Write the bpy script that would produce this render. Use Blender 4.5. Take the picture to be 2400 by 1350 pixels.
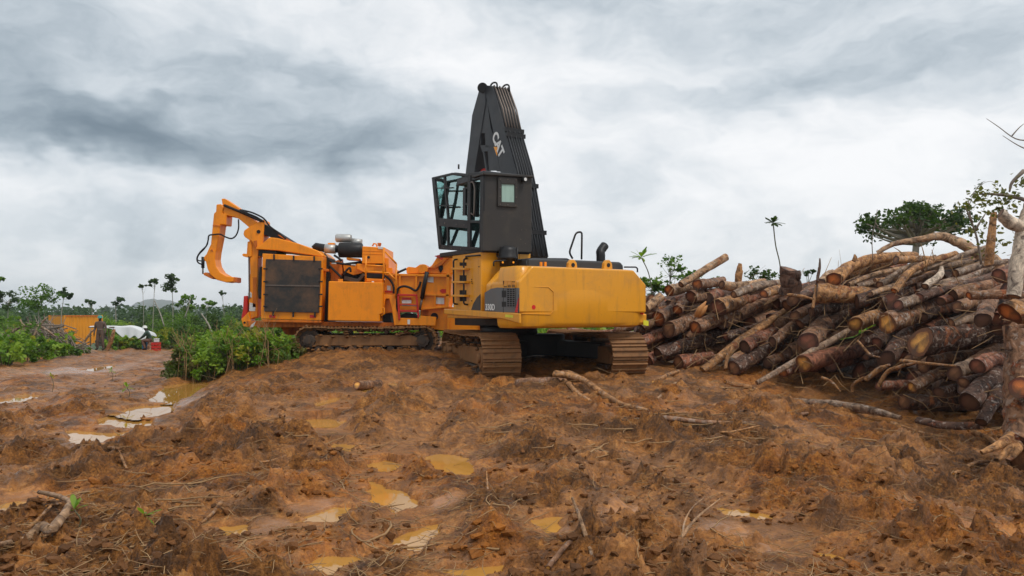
import bpy, math, random
import numpy as np
from mathutils import Vector, Matrix

random.seed(7); RNG = np.random.default_rng(11)
SC = bpy.context.scene; COL = SC.collection
for _o in list(bpy.data.objects): bpy.data.objects.remove(_o)

# ------------------------------------------------------------------ camera
F = 1848.0; HZ = 735.0; CH = 1.7            # focal length in photo pixels, horizon row, eye height
cam = bpy.data.cameras.new('camera'); camo = bpy.data.objects.new('camera', cam); COL.objects.link(camo)
cam.sensor_width = 36; cam.lens = 36 * F / 2400; cam.shift_y = (HZ - 675) / 2400
cam.clip_start = 0.05; cam.clip_end = 20000
camo.location = (0, 0, CH); camo.rotation_euler = (math.radians(90), 0, 0)
SC.camera = camo
SC.view_settings.view_transform = 'Standard'; SC.view_settings.look = 'None'
SC.view_settings.exposure = 0.42; SC.view_settings.gamma = 1.0
SC.cycles.max_bounces = 8; SC.cycles.transparent_max_bounces = 12

def P(px, py, d):
    """the point of the place seen at photo pixel (px, py) that lies d metres ahead"""
    return Vector(((px - 1200) * d / F, d, CH + (HZ - py) * d / F))

# ------------------------------------------------------------------ sky and sun
SUN_EL, SUN_AZ = math.radians(58), math.radians(130)      # azimuth clockwise from +Y: high, right, behind the viewer
w = bpy.data.worlds.new('World'); SC.world = w; w.use_nodes = True
nt = w.node_tree; nt.nodes.clear()
def N(t, **k):
    n = nt.nodes.new(t)
    for a, v in k.items(): setattr(n, a, v)
    return n
def LK(a, b): nt.links.new(a, b)
tc = N('ShaderNodeTexCoord')
sky = N('ShaderNodeTexSky'); sky.sky_type = 'NISHITA'; sky.sun_disc = False
sky.sun_elevation = SUN_EL; sky.sun_rotation = SUN_AZ
def vmath(op, a=None, b=None):
    n = N('ShaderNodeVectorMath', operation=op)
    for i, v in enumerate((a, b)):
        if v is None: continue
        if isinstance(v, (tuple, list)): n.inputs[i].default_value = v
        else: LK(v, n.inputs[i])
    return n
def smath(op, a, b=None, clamp=False):
    n = N('ShaderNodeMath', operation=op); n.use_clamp = clamp
    for i, v in enumerate((a, b)):
        if v is None: continue
        if isinstance(v, (int, float)): n.inputs[i].default_value = v
        else: LK(v, n.inputs[i])
    return n.outputs[0]
def noise(vec, scale, detail, rough, sc=(1, 1, 1), off=(0, 0, 0)):
    m = vmath('MULTIPLY', vec, sc); m2 = vmath('ADD', m.outputs[0], off)
    n = N('ShaderNodeTexNoise'); n.inputs['Scale'].default_value = scale
    n.inputs['Detail'].default_value = detail; n.inputs['Roughness'].default_value = rough
    LK(m2.outputs[0], n.inputs['Vector']); return n
D0 = tc.outputs['Generated']
wn = noise(D0, 5.0, 4, 0.55, (1, 1, 2.2))
wv = vmath('SUBTRACT', wn.outputs['Color'], (0.5, 0.5, 0.5))
wv2 = vmath('MULTIPLY', wv.outputs[0], (0.20, 0.12, 0.17))
D1 = vmath('ADD', D0, wv2.outputs[0]).outputs[0]
# cloud banks: (direction as photo pixel, half width, half height, brightness change)
BANKS = [(110, 305, 600, 135, -.34), (420, 348, 420, 70, -.22), (740, 325, 300, 95, -.28), (250, 110, 700, 110, -.14), (0, 60, 360, 160, -.06),
         (1000, 250, 460, 130, -.08), (1500, 30, 700, 70, -.12), (2150, 150, 560, 80, -.10), (1650, 230, 500, 70, -.08),
         (700, 560, 700, 120, -.09), (1420, 440, 260, 40, -.07), (2000, 90, 900, 90, -.06),
         (1270, 130, 330, 110, .20), (560, 350, 180, 80, .26), (400, 420, 260, 70, .10), (120, 440, 520, 60, .16), (250, 190, 160, 60, .12), (900, 60, 500, 90, .10),
         (2050, 400, 900, 220, .22), (1500, 560, 700, 200, .10), (250, 640, 700, 90, .05), (1750, 130, 200, 50, .08)]
tone = None
n1 = noise(D1, 4.6, 8, 0.58, (1, 1, 2.0), (3.1, 1.7, 0.4))
n2 = noise(D1, 12.0, 7, 0.6, (1, 1, 1.9), (7.3, 2.2, 5.0))
tone = smath('ADD', smath('MULTIPLY', smath('SUBTRACT', n1.outputs['Fac'], .5), .80),
             smath('MULTIPLY', smath('SUBTRACT', n2.outputs['Fac'], .5), .42))
tone = smath('ADD', tone, .685)
for px, py, sx, sy, amp in BANKS:
    c = Vector(((px - 1200) / F, 1, (HZ - py) / F)); k = 1 / c.length; c.normalize()
    df = vmath('SUBTRACT', D1, tuple(c))
    s = vmath('MULTIPLY', df.outputs[0], (F / sx / k * .9, F / sx / k * .9, F / sy / k * .9))
    ln = vmath('LENGTH', s.outputs[0])
    mr = N('ShaderNodeMapRange', interpolation_type='SMOOTHERSTEP'); LK(ln.outputs['Value'], mr.inputs['Value'])
    mr.inputs['From Min'].default_value = 0; mr.inputs['From Max'].default_value = 1.35
    mr.inputs['To Min'].default_value = amp; mr.inputs['To Max'].default_value = 0
    tone = smath('ADD', tone, mr.outputs[0])
rp = N('ShaderNodeValToRGB'); LK(tone, rp.inputs['Fac'])
cr = rp.color_ramp; cr.interpolation = 'B_SPLINE'
stops = [(0.0, (.15, .20, .245)), (.2, (.245, .305, .355)), (.42, (.42, .485, .54)), (.62, (.64, .695, .74)), (.82, (.86, .88, .90)), (1, (.99, .99, .995))]
while len(cr.elements) < len(stops): cr.elements.new(.5)
for e, (p, c) in zip(cr.elements, stops): e.position = p; e.color = (*c, 1)
bgs = N('ShaderNodeBackground'); LK(sky.outputs[0], bgs.inputs['Color']); bgs.inputs['Strength'].default_value = 0.08
bgc = N('ShaderNodeBackground'); LK(rp.outputs[0], bgc.inputs['Color']); bgc.inputs['Strength'].default_value = 0.80
mx = N('ShaderNodeMixShader'); mx.inputs[0].default_value = 0.93
LK(bgs.outputs[0], mx.inputs[1]); LK(bgc.outputs[0], mx.inputs[2])
wo = N('ShaderNodeOutputWorld'); LK(mx.outputs[0], wo.inputs['Surface'])
sun = bpy.data.lights.new('sun', 'SUN'); sun.energy = 1.5; sun.angle = math.radians(14); sun.color = (1, .96, .9)
suno = bpy.data.objects.new('sun', sun); COL.objects.link(suno)
sd = Vector((math.sin(SUN_AZ) * math.cos(SUN_EL), math.cos(SUN_AZ) * math.cos(SUN_EL), math.sin(SUN_EL)))
suno.rotation_euler = sd.to_track_quat('Z', 'Y').to_euler(); suno.location = (20, -20, 40)

# ------------------------------------------------------------------ helpers
def tag(o, label=None, cat=None, group=None, kind=None):
    for k, v in (('label', label), ('category', cat), ('group', group), ('kind', kind)):
        if v: o[k] = v
    return o
def empty(name, loc=(0, 0, 0), rz=0, parent=None):
    o = bpy.data.objects.new(name, None); COL.objects.link(o); o.location = loc; o.rotation_euler = (0, 0, rz)
    o.empty_display_size = .2
    if parent: o.parent = parent
    return o
def link(name, me, parent=None, m=None):
    o = bpy.data.objects.new(name, me); COL.objects.link(o)
    if parent: o.parent = parent
    if m is not None and not me.materials: me.materials.append(m)
    return o

class MB:
    """collects shapes (in the coordinates of the thing) and links them as one mesh object"""
    def __init__(s): s.v = []; s.f = []; s.sm = []
    def add(s, vs, fs, smooth=False):
        b = len(s.v); s.v += [tuple(v) for v in vs]; s.f += [tuple(b + i for i in f) for f in fs]; s.sm += [smooth] * len(fs); return s
    def box(s, a, b):
        x0, y0, z0 = a; x1, y1, z1 = b
        x0, x1 = min(x0, x1), max(x0, x1); y0, y1 = min(y0, y1), max(y0, y1); z0, z1 = min(z0, z1), max(z0, z1)
        return s.add([(x0, y0, z0), (x1, y0, z0), (x1, y1, z0), (x0, y1, z0), (x0, y0, z1), (x1, y0, z1), (x1, y1, z1), (x0, y1, z1)],
                     [(0, 3, 2, 1), (4, 5, 6, 7), (0, 1, 5, 4), (1, 2, 6, 5), (2, 3, 7, 6), (3, 0, 4, 7)])
    def prism(s, poly, ext):
        p = [Vector(q) for q in poly]; e = Vector(ext); n = len(p)
        nn = Vector((0, 0, 0))
        for i in range(n): nn += p[i].cross(p[(i + 1) % n])
        if nn.dot(e) > 0: p.reverse()
        return s.add(p + [q + e for q in p], [tuple(range(n)), tuple(range(2 * n - 1, n - 1, -1))] +
                     [(i, n + i, n + (i + 1) % n, (i + 1) % n) for i in range(n)])
    def bar(s, a, b, wd, h=None, up=(0, 0, 1)):
        a, b = Vector(a), Vector(b); h = h or wd; t = (b - a).normalized(); u = Vector(up)
        if abs(t.dot(u)) > .98: u = Vector((0, 1, 0))
        x = t.cross(u).normalized() * wd / 2; y = x.cross(t).normalized() * h / 2
        return s.prism([a - x - y, a + x - y, a + x + y, a - x + y], b - a)
    def tube(s, path, r, n=8, caps=True, smooth=True):
        path = [Vector(p) for p in path]; k = len(path); rs = r if isinstance(r, (list, tuple, np.ndarray)) else [r] * k
        vs = []; fs = []; ref = None
        for i, p in enumerate(path):
            t = (path[min(i + 1, k - 1)] - path[max(i - 1, 0)]).normalized()
            if ref is None: ref = t.orthogonal().normalized()
            ref = (ref - t * ref.dot(t)).normalized(); bn = t.cross(ref)
            for j in range(n):
                a = 2 * math.pi * j / n; vs.append(p + (ref * math.cos(a) + bn * math.sin(a)) * rs[i])
        for i in range(k - 1):
            for j in range(n):
                j2 = (j + 1) % n; fs.append((i * n + j, i * n + j2, (i + 1) * n + j2, (i + 1) * n + j))
        s.add(vs, fs, smooth)
        if caps:
            b = len(s.v) - len(vs)
            s.f.append(tuple(b + j for j in range(n - 1, -1, -1))); s.f.append(tuple(b + (k - 1) * n + j for j in range(n))); s.sm += [False, False]
        return s
    def build(s, name, m, parent=None, bevel=0, off=None, seg=1):
        me = bpy.data.meshes.new(name); v = s.v
        if off is not None: v = [(a - off[0], b - off[1], c - off[2]) for a, b, c in v]
        me.from_pydata(v, [], s.f); me.polygons.foreach_set('use_smooth', s.sm); me.update()
        o = link(name, me, parent, m)
        if bevel:
            bm = o.modifiers.new('bevel', 'BEVEL'); bm.width = bevel; bm.segments = seg; bm.limit_method = 'ANGLE'; bm.angle_limit = math.radians(35)
        return o

def rounded(path, rad=.06, k=4):
    """polyline with rounded corners"""
    path = [Vector(p) for p in path]; out = [path[0]]
    for a, b, c in zip(path, path[1:], path[2:]):
        r = min(rad, (b - a).length * .45, (c - b).length * .45)
        p = b + (a - b).normalized() * r; q = b + (c - b).normalized() * r
        for i in range(k + 1):
            t = i / k; out.append(p * (1 - t) ** 2 + b * 2 * t * (1 - t) + q * t * t)
    return out + [path[-1]]
def catmull(pts, k=5):
    pts = [Vector(p) for p in pts]; q = [pts[0] * 2 - pts[1]] + pts + [pts[-1] * 2 - pts[-2]]; out = []
    for i in range(len(pts) - 1):
        a, b, c, d = q[i:i + 4]
        for j in range(k):
            t = j / k; out.append(.5 * ((2 * b) + (c - a) * t + (2 * a - 5 * b + 4 * c - d) * t * t + (3 * b - a - 3 * c + d) * t ** 3))
    return out + [pts[-1]]

# ------------------------------------------------------------------ materials
def newmat(name):
    m = bpy.data.materials.new(name); m.use_nodes = True; t = m.node_tree
    return m, t, t.nodes['Principled BSDF']
def mixc(t, fac, a, b, mode='MIX'):
    n = t.nodes.new('ShaderNodeMix'); n.data_type = 'RGBA'; n.blend_type = mode
    for s, v in ((n.inputs[0], fac), (n.inputs[6], a), (n.inputs[7], b)):
        if isinstance(v, (int, float)): s.default_value = v
        elif isinstance(v, (tuple, list)): s.default_value = (*v[:3], 1)
        else: t.links.new(v, s)
    return n.outputs[2]
def tnoise(t, scale, detail=5, rough=.6, coord='Object', sc=None, dist=0):
    c = t.nodes.new('ShaderNodeTexCoord'); n = t.nodes.new('ShaderNodeTexNoise'); v = c.outputs[coord]
    if sc:
        mp = t.nodes.new('ShaderNodeMapping'); mp.inputs['Scale'].default_value = sc; t.links.new(v, mp.inputs[0]); v = mp.outputs[0]
    t.links.new(v, n.inputs['Vector'])
    n.inputs['Scale'].default_value = scale; n.inputs['Detail'].default_value = detail; n.inputs['Roughness'].default_value = rough
    n.inputs['Distortion'].default_value = dist
    return n.outputs['Fac']
def ramp(t, fac, stops):
    n = t.nodes.new('ShaderNodeValToRGB'); t.links.new(fac, n.inputs[0]); c = n.color_ramp
    while len(c.elements) < len(stops): c.elements.new(.5)
    for e, (p, v) in zip(c.elements, stops):
        e.position = p; e.color = (*v, 1) if isinstance(v, (tuple, list)) else (v, v, v, 1)
    return n.outputs[0]
def bump(t, b, h, strength=.3, dist=.01):
    n = t.nodes.new('ShaderNodeBump'); n.inputs['Strength'].default_value = strength; n.inputs['Distance'].default_value = dist
    t.links.new(h, n.inputs['Height']); t.links.new(n.outputs[0], b.inputs['Normal']); return n
def attr(t, name):
    n = t.nodes.new('ShaderNodeAttribute'); n.attribute_name = name; return n
def paint(name, base, rough=.38, dirt=(.20, .09, .035), amt=.35, metal=0, coat=.0, var=.12, spots=3.0, spec=.3):
    """worn painted or bare metal: slight fading, dust film, splashes"""
    m, t, b = newmat(name)
    c = mixc(t, tnoise(t, 1.3, 4), tuple(x * (1 - var) for x in base), tuple(min(1, x * (1 + var)) for x in base))
    d = ramp(t, tnoise(t, spots, 9, .68, dist=.4), [(.50, 0), (.78, 1)])
    mm = t.nodes.new('ShaderNodeMath'); mm.operation = 'MULTIPLY'; t.links.new(d, mm.inputs[0]); mm.inputs[1].default_value = amt
    c = mixc(t, mm.outputs[0], c, dirt)
    sk = ramp(t, tnoise(t, 7, 6, .65, sc=(1, 1, .12)), [(.52, 0), (.75, 1)]); m3 = t.nodes.new('ShaderNodeMath'); m3.operation = 'MULTIPLY'; t.links.new(sk, m3.inputs[0]); m3.inputs[1].default_value = amt * .9
    sp = ramp(t, tnoise(t, 26, 4, .6), [(.66, 0), (.70, 1)]); m4 = t.nodes.new('ShaderNodeMath'); m4.operation = 'MULTIPLY'; t.links.new(sp, m4.inputs[0]); m4.inputs[1].default_value = min(1, amt * 1.2)
    c = mixc(t, m4.outputs[0], mixc(t, m3.outputs[0], c, tuple(x * .6 for x in dirt)), tuple(x * .8 for x in dirt))
    t.links.new(c, b.inputs['Base Color'])
    rr = t.nodes.new('ShaderNodeMapRange'); t.links.new(tnoise(t, 5, 6), rr.inputs[0])
    rr.inputs[3].default_value = rough * .8; rr.inputs[4].default_value = min(1, rough * 1.45); t.links.new(rr.outputs[0], b.inputs['Roughness'])
    b.inputs['Specular IOR Level'].default_value = spec; b.inputs['Metallic'].default_value = metal; b.inputs['Coat Weight'].default_value = coat; b.inputs['Coat Roughness'].default_value = .2
    bump(t, b, tnoise(t, 30, 3), .06, .004)
    return m
M = {}
M['yellow'] = paint('loader_yellow_paint', (.74, .315, .018), .30, (.36, .18, .07), .45, coat=.22, var=.06, spots=1.6)
M['orange'] = paint('grinder_orange_paint', (.88, .27, .002), .38, (.33, .11, .025), .45, coat=.08, var=.08, spots=2.2)
M['orange_worn'] = paint('worn_orange_steel', (.62, .16, .012), .5, (.16, .035, .012), .8, var=.2, spots=4)
M['grey_paint'] = paint('cab_dark_grey_paint', (.034, .030, .027), .46, (.085, .068, .05), .6, var=.22, spots=1.4)
M['black'] = paint('black_steel', (.013, .013, .014), .42, (.05, .035, .025), .4)
M['boom'] = paint('boom_black_paint', (.030, .032, .036), .40, (.07, .06, .05), .35, var=.15, spots=1.5)
M['hood'] = paint('dark_hood_paint', (.045, .047, .050), .45, (.10, .08, .06), .35)
M['rubber'] = paint('hose_rubber', (.012, .012, .013), .55, (.03, .025, .02), .3)
M['steel'] = paint('bare_pipe_steel', (.16, .13, .11), .42, (.10, .05, .03), .6, metal=.6)
M['silver'] = paint('aluminium_heat_shield', (.50, .50, .48), .42, (.22, .18, .14), .5, metal=.6)
M['panel_grey'] = paint('decal_grey', (.13, .135, .14), .40, (.2, .12, .06), .25)
M['panel_dark'] = paint('decal_dark_grey', (.055, .050, .048), .42, (.2, .12, .06), .2)
M['red'] = paint('red_paint', (.52, .025, .018), .4, (.2, .06, .03), .5)
M['reflector'] = paint('red_reflector', (.60, .015, .015), .25, amt=.1)
M['reflect_y'] = paint('yellow_green_sticker', (.72, .68, .05), .35, amt=.2)
M['white'] = paint('white_sticker', (.68, .68, .66), .5, (.3, .2, .12), .5, spots=14)
M['amber'] = paint('amber_lens', (.9, .35, .02), .25, amt=.1)
M['mesh_screen'] = None
M['mudsteel'] = paint('mud_caked_steel', (.060, .045, .035), .6, (.215, .10, .04), .95, var=.35, spots=3.2)
M['mudcaked'] = paint('mud_caked_track', (.25, .120, .046), .62, (.09, .055, .035), .6, var=.35, spots=6)
M['dark'] = paint('dark_underbody', (.008, .008, .009), .55, (.035, .02, .012), .5)

def screen_mat():
    m, t, b = newmat('radiator_screen')
    c = t.nodes.new('ShaderNodeTexCoord'); wv = t.nodes.new('ShaderNodeTexWave'); wv.bands_direction = 'X'
    wv.inputs['Scale'].default_value = 14; wv.inputs['Distortion'].default_value = 1.2; t.links.new(c.outputs['Object'], wv.inputs['Vector'])
    dn = ramp(t, tnoise(t, 2.2, 8, .7), [(.42, 0), (.68, 1)])
    col = mixc(t, wv.outputs['Fac'], (.012, .012, .012), (.028, .026, .024))
    t.links.new(mixc(t, dn, col, (.12, .062, .030)), b.inputs['Base Color']); b.inputs['Roughness'].default_value = .6
    bump(t, b, wv.outputs['Fac'], .4, .01); return m
M['mesh_screen'] = screen_mat()

def glass_mat():
    m = bpy.data.materials.new('tinted_glass'); m.use_nodes = True; t = m.node_tree; t.nodes.clear()
    o = t.nodes.new('ShaderNodeOutputMaterial'); tr = t.nodes.new('ShaderNodeBsdfTransparent'); tr.inputs[0].default_value = (.84, .97, .95, 1)
    g = t.nodes.new('ShaderNodeBsdfGlossy'); g.inputs['Roughness'].default_value = .03; g.inputs[0].default_value = (.72, .95, .92, 1)
    fr = t.nodes.new('ShaderNodeFresnel'); fr.inputs[0].default_value = 1.5
    ad = t.nodes.new('ShaderNodeMath'); ad.operation = 'ADD'; ad.inputs[1].default_value = .44; t.links.new(fr.outputs[0], ad.inputs[0]); mxs = t.nodes.new('ShaderNodeMixShader'); t.links.new(ad.outputs[0], mxs.inputs[0]); t.links.new(tr.outputs[0], mxs.inputs[1]); t.links.new(g.outputs[0], mxs.inputs[2])
    t.links.new(mxs.outputs[0], o.inputs[0]); return m
M['glass'] = glass_mat()

def mud_mat():
    m, t, b = newmat('wet_red_mud')
    hue = attr(t, 'mud').outputs['Color']; sep = t.nodes.new('ShaderNodeSeparateColor'); t.links.new(hue, sep.inputs[0])
    R_, G_, B_ = sep.outputs[0], sep.outputs[1], sep.outputs[2]      # R: orange subsoil, G: slick wet, B: grown over
    fine = tnoise(t, 9, 8, .7, dist=.6); mid = tnoise(t, 2.1, 7, .65, dist=.5)
    base = ramp(t, fine, [(.30, (.072, .024, .004)), (.43, (.215, .080, .015)), (.56, (.40, .160, .034)), (.73, (.58, .29, .090))])
    oran = ramp(t, fine, [(.28, (.15, .038, .002)), (.46, (.38, .115, .009)), (.71, (.58, .23, .034))])
    c = mixc(t, R_, base, oran)
    dk = ramp(t, mid, [(.40, 1), (.56, 0)])
    dk2 = t.nodes.new('ShaderNodeMath'); dk2.operation = 'MULTIPLY'; t.links.new(dk, dk2.inputs[0]); dk2.inputs[1].default_value = .70
    c = mixc(t, dk2.outputs[0], c, (.070, .036, .018))
    slick = mixc(t, mid, (.28, .115, .036), (.43, .20, .075))
    sl = t.nodes.new('ShaderNodeMath'); sl.operation = 'MULTIPLY'; t.links.new(G_, sl.inputs[0]); sl.inputs[1].default_value = .55
    c = mixc(t, sl.outputs[0], c, slick)
    grn = ramp(t, fine, [(.3, (.035, .06, .012)), (.55, (.06, .11, .02)), (.8, (.10, .12, .04))])
    c = mixc(t, B_, c, grn)
    pit = ramp(t, tnoise(t, 42, 6, .72, dist=.4), [(.36, (.34, .30, .27)), (.50, (.95, .95, .95)), (.66, (1.45, 1.42, 1.36))])
    pm = t.nodes.new('ShaderNodeMapRange'); t.links.new(G_, pm.inputs[0]); pm.inputs[3].default_value = .95; pm.inputs[4].default_value = .25
    c = mixc(t, pm.outputs[0], c, pit, 'MULTIPLY')
    t.links.new(c, b.inputs['Base Color']); b.inputs['Specular IOR Level'].default_value = .30
    rr = t.nodes.new('ShaderNodeMapRange'); t.links.new(G_, rr.inputs[0]); rr.inputs[3].default_value = .48; rr.inputs[4].default_value = .17
    wn_ = t.nodes.new('ShaderNodeMath'); wn_.operation = 'MULTIPLY_ADD'; t.links.new(mid, wn_.inputs[0]); wn_.inputs[1].default_value = .4; t.links.new(rr.outputs[0], wn_.inputs[2])
    sb = t.nodes.new('ShaderNodeMath'); sb.operation = 'SUBTRACT'; t.links.new(wn_.outputs[0], sb.inputs[0]); sb.inputs[1].default_value = .2; t.links.new(sb.outputs[0], b.inputs['Roughness'])
    h1 = tnoise(t, 22, 8, .72, dist=.5); h2 = tnoise(t, 75, 4, .7)
    ad = t.nodes.new('ShaderNodeMath'); ad.operation = 'MULTIPLY_ADD'; t.links.new(h2, ad.inputs[0]); ad.inputs[1].default_value = .35; t.links.new(h1, ad.inputs[2])
    iv = t.nodes.new('ShaderNodeMath'); iv.operation = 'SUBTRACT'; iv.inputs[0].default_value = 1.0; t.links.new(G_, iv.inputs[1])
    bn = bump(t, b, ad.outputs[0], .9, .07)
    mr = t.nodes.new('ShaderNodeMapRange'); t.links.new(iv.outputs[0], mr.inputs[0]); mr.inputs[3].default_value = .12; mr.inputs[4].default_value = .95
    t.links.new(mr.outputs[0], bn.inputs['Strength'])
    return m
M['mud'] = mud_mat()
def clod_mat():
    m, t, b = newmat('mud_clod')
    v = attr(t, 'tint').outputs['Color']
    n = tnoise(t, 14, 6, .7)
    c = mixc(t, n, (.45, .45, .45), (1.35, 1.3, 1.25)); t.links.new(mixc(t, 1.0, v, c, 'MULTIPLY'), b.inputs['Base Color'])
    b.inputs['Roughness'].default_value = .6; b.inputs['Specular IOR Level'].default_value = .2; bump(t, b, tnoise(t, 35, 6, .7), .8, .02); return m
M['clod'] = clod_mat()
def water_mat():
    m, t, b = newmat('muddy_water')
    t.links.new(mixc(t, tnoise(t, 2.0, 3), (.40, .185, .030), (.50, .26, .065)), b.inputs['Base Color'])
    b.inputs['Roughness'].default_value = .03; b.inputs['IOR'].default_value = 1.36
    bump(t, b, tnoise(t, 6, 2), .02, .01); return m
M['water'] = water_mat()
def bark_mat():
    m, t, b = newmat('peeling_bark')
    v = attr(t, 'tint'); col = v.outputs['Color']
    mid = tnoise(t, 7, 8, .72, dist=.9); fine = tnoise(t, 34, 5, .7)
    c = mixc(t, ramp(t, mid, [(.36, 0), (.64, 1)]), mixc(t, 1.0, col, (.20, .16, .15), 'MULTIPLY'), mixc(t, 1.0, col, (1.75, 1.6, 1.45), 'MULTIPLY'))
    red = ramp(t, tnoise(t, 3.2, 7, .66, dist=1.4), [(.565, 0), (.59, 1)])
    rf = t.nodes.new('ShaderNodeMath'); rf.operation = 'MULTIPLY'; t.links.new(red, rf.inputs[0]); t.links.new(attr(t, 'peel').outputs['Fac'], rf.inputs[1])
    c = mixc(t, rf.outputs[0], c, ramp(t, mid, [(.35, (.085, .016, .008)), (.52, (.27, .075, .025)), (.68, (.52, .20, .06))]))
    lic = ramp(t, tnoise(t, 11, 7, .68, dist=.9), [(.56, 0), (.59, 1)])
    lf = t.nodes.new('ShaderNodeMath'); lf.operation = 'MULTIPLY'; t.links.new(lic, lf.inputs[0]); t.links.new(attr(t, 'pale').outputs['Fac'], lf.inputs[1])
    c = mixc(t, lf.outputs[0], c, mixc(t, fine, (.24, .18, .14), (.62, .52, .44)))
    t.links.new(c, b.inputs['Base Color']); b.inputs['Roughness'].default_value = .6; b.inputs['Specular IOR Level'].default_value = .25
    ad = t.nodes.new('ShaderNodeMath'); ad.operation = 'MULTIPLY_ADD'; t.links.new(rf.outputs[0], ad.inputs[0]); ad.inputs[1].default_value = -.5; t.links.new(mid, ad.inputs[2])
    bump(t, b, ad.outputs[0], 1.0, .06); return m
M['bark'] = bark_mat()
def cut_mat():
    m, t, b = newmat('sawn_wood_end')
    rad = attr(t, 'rad').outputs['Fac']; tint = attr(t, 'tint').outputs['Color']
    w_ = t.nodes.new('ShaderNodeMath'); w_.operation = 'MULTIPLY_ADD'; t.links.new(tnoise(t, 7, 5, .6), w_.inputs[0]); w_.inputs[1].default_value = .5; t.links.new(rad, w_.inputs[2])
    c = ramp(t, w_.outputs[0], [(.30, (1.25, 1.15, .95)), (.72, (.95, .85, .7)), (.95, (.55, .40, .32)), (1.12, (.22, .13, .1))])
    rg = t.nodes.new('ShaderNodeMath'); rg.operation = 'MULTIPLY'; t.links.new(rad, rg.inputs[0]); rg.inputs[1].default_value = 60
    sn = t.nodes.new('ShaderNodeMath'); sn.operation = 'SINE'; t.links.new(rg.outputs[0], sn.inputs[0])
    mr = t.nodes.new('ShaderNodeMapRange'); t.links.new(sn.outputs[0], mr.inputs[0]); mr.inputs[1].default_value = -1; mr.inputs[3].default_value = .8; mr.inputs[4].default_value = 1.1
    c = mixc(t, 1.0, c, mr.outputs[0], 'MULTIPLY'); st = ramp(t, tnoise(t, 5, 6, .6), [(.45, 0), (.7, 1)])
    c = mixc(t, 1.0, tint, c, 'MULTIPLY'); c = mixc(t, st, c, (.10, .045, .02))
    t.links.new(c, b.inputs['Base Color']); b.inputs['Roughness'].default_value = .6
    bump(t, b, tnoise(t, 25, 5), .5, .01); return m
M['cut'] = cut_mat()
def leaf_mat(name, trans=.35):
    m, t, b = newmat(name)
    v = attr(t, 'tint').outputs['Color']; n = tnoise(t, 3, 3)
    c = mixc(t, 1.0, v, mixc(t, n, (.75, .75, .75), (1.2, 1.2, 1.2)), 'MULTIPLY'); t.links.new(c, b.inputs['Base Color'])
    b.inputs['Roughness'].default_value = .5; b.inputs['Specular IOR Level'].default_value = .25
    tl = t.nodes.new('ShaderNodeBsdfTranslucent'); t.links.new(mixc(t, 1.0, c, (1.5, 1.6, .7), 'MULTIPLY'), tl.inputs[0])
    mxs = t.nodes.new('ShaderNodeMixShader'); mxs.inputs[0].default_value = trans
    t.links.new(b.outputs[0], mxs.inputs[1]); t.links.new(tl.outputs[0], mxs.inputs[2])
    t.links.new(mxs.outputs[0], t.nodes['Material Output'].inputs[0]); return m
M['leaf'] = leaf_mat('green_leaf')
def wood_mat(name, a, c_, sc=14):
    m, t, b = newmat(name); t.links.new(mixc(t, tnoise(t, sc, 6, .7), a, c_), b.inputs['Base Color']); b.inputs['Roughness'].default_value = .7
    bump(t, b, tnoise(t, 40, 4), .5, .01); return m
M['twig'] = wood_mat('dead_twig', (.15, .075, .030), (.46, .28, .12), 3)
M['greywood'] = wood_mat('weathered_branch', (.09, .065, .048), (.26, .20, .15))
M['trunk'] = wood_mat('pale_trunk', (.16, .14, .11), (.42, .38, .31), 6)
M['stem'] = wood_mat('green_stem', (.05, .05, .025), (.13, .12, .06))

# ------------------------------------------------------------------ noise in numpy
_g = np.random.default_rng(5); _perm = _g.permutation(4096); _ang = _g.random(4096) * 2 * np.pi; _ra = _g.random(4096); _rb = _g.random(4096); _rc = _g.random(4096)
def _h(i, j, s=0): return _perm[(_perm[(i + s * 131) & 4095] + j) & 4095]
def perlin(x, y, s=0):
    i = np.floor(x).astype(np.int64); j = np.floor(y).astype(np.int64); u = x - i; v = y - j
    def g(di, dj):
        a = _ang[_h(i + di, j + dj, s)]; return np.cos(a) * (u - di) + np.sin(a) * (v - dj)
    fu = u * u * u * (u * (u * 6 - 15) + 10); fv = v * v * v * (v * (v * 6 - 15) + 10)
    return (g(0, 0) * (1 - fu) + g(1, 0) * fu) * (1 - fv) + (g(0, 1) * (1 - fu) + g(1, 1) * fu) * fv
def fbm(x, y, o=4, s=0, g=.5):
    r = 0; a = 1
    for k in range(o): r = r + a * perlin(x * 2 ** k, y * 2 ** k, s + k); a *= g
    return r
def worley(x, y, s=0):
    i = np.floor(x).astype(np.int64); j = np.floor(y).astype(np.int64)
    f1 = np.full(x.shape, 9.0); f2 = np.full(x.shape, 9.0); idv = np.zeros(x.shape)
    for di in (-1, 0, 1):
        for dj in (-1, 0, 1):
            h = _h(i + di, j + dj, s); d = (i + di + _ra[h] - x) ** 2 + (j + dj + _rb[h] - y) ** 2
            n = d < f1; f2 = np.where(n, f1, np.minimum(f2, d)); idv = np.where(n, _rc[h], idv); f1 = np.where(n, d, f1)
    return np.sqrt(f1), np.sqrt(f2), idv
def sst(a, b, x):
    t = np.clip((x - a) / (b - a), 0, 1); return t * t * (3 - 2 * t)
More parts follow.
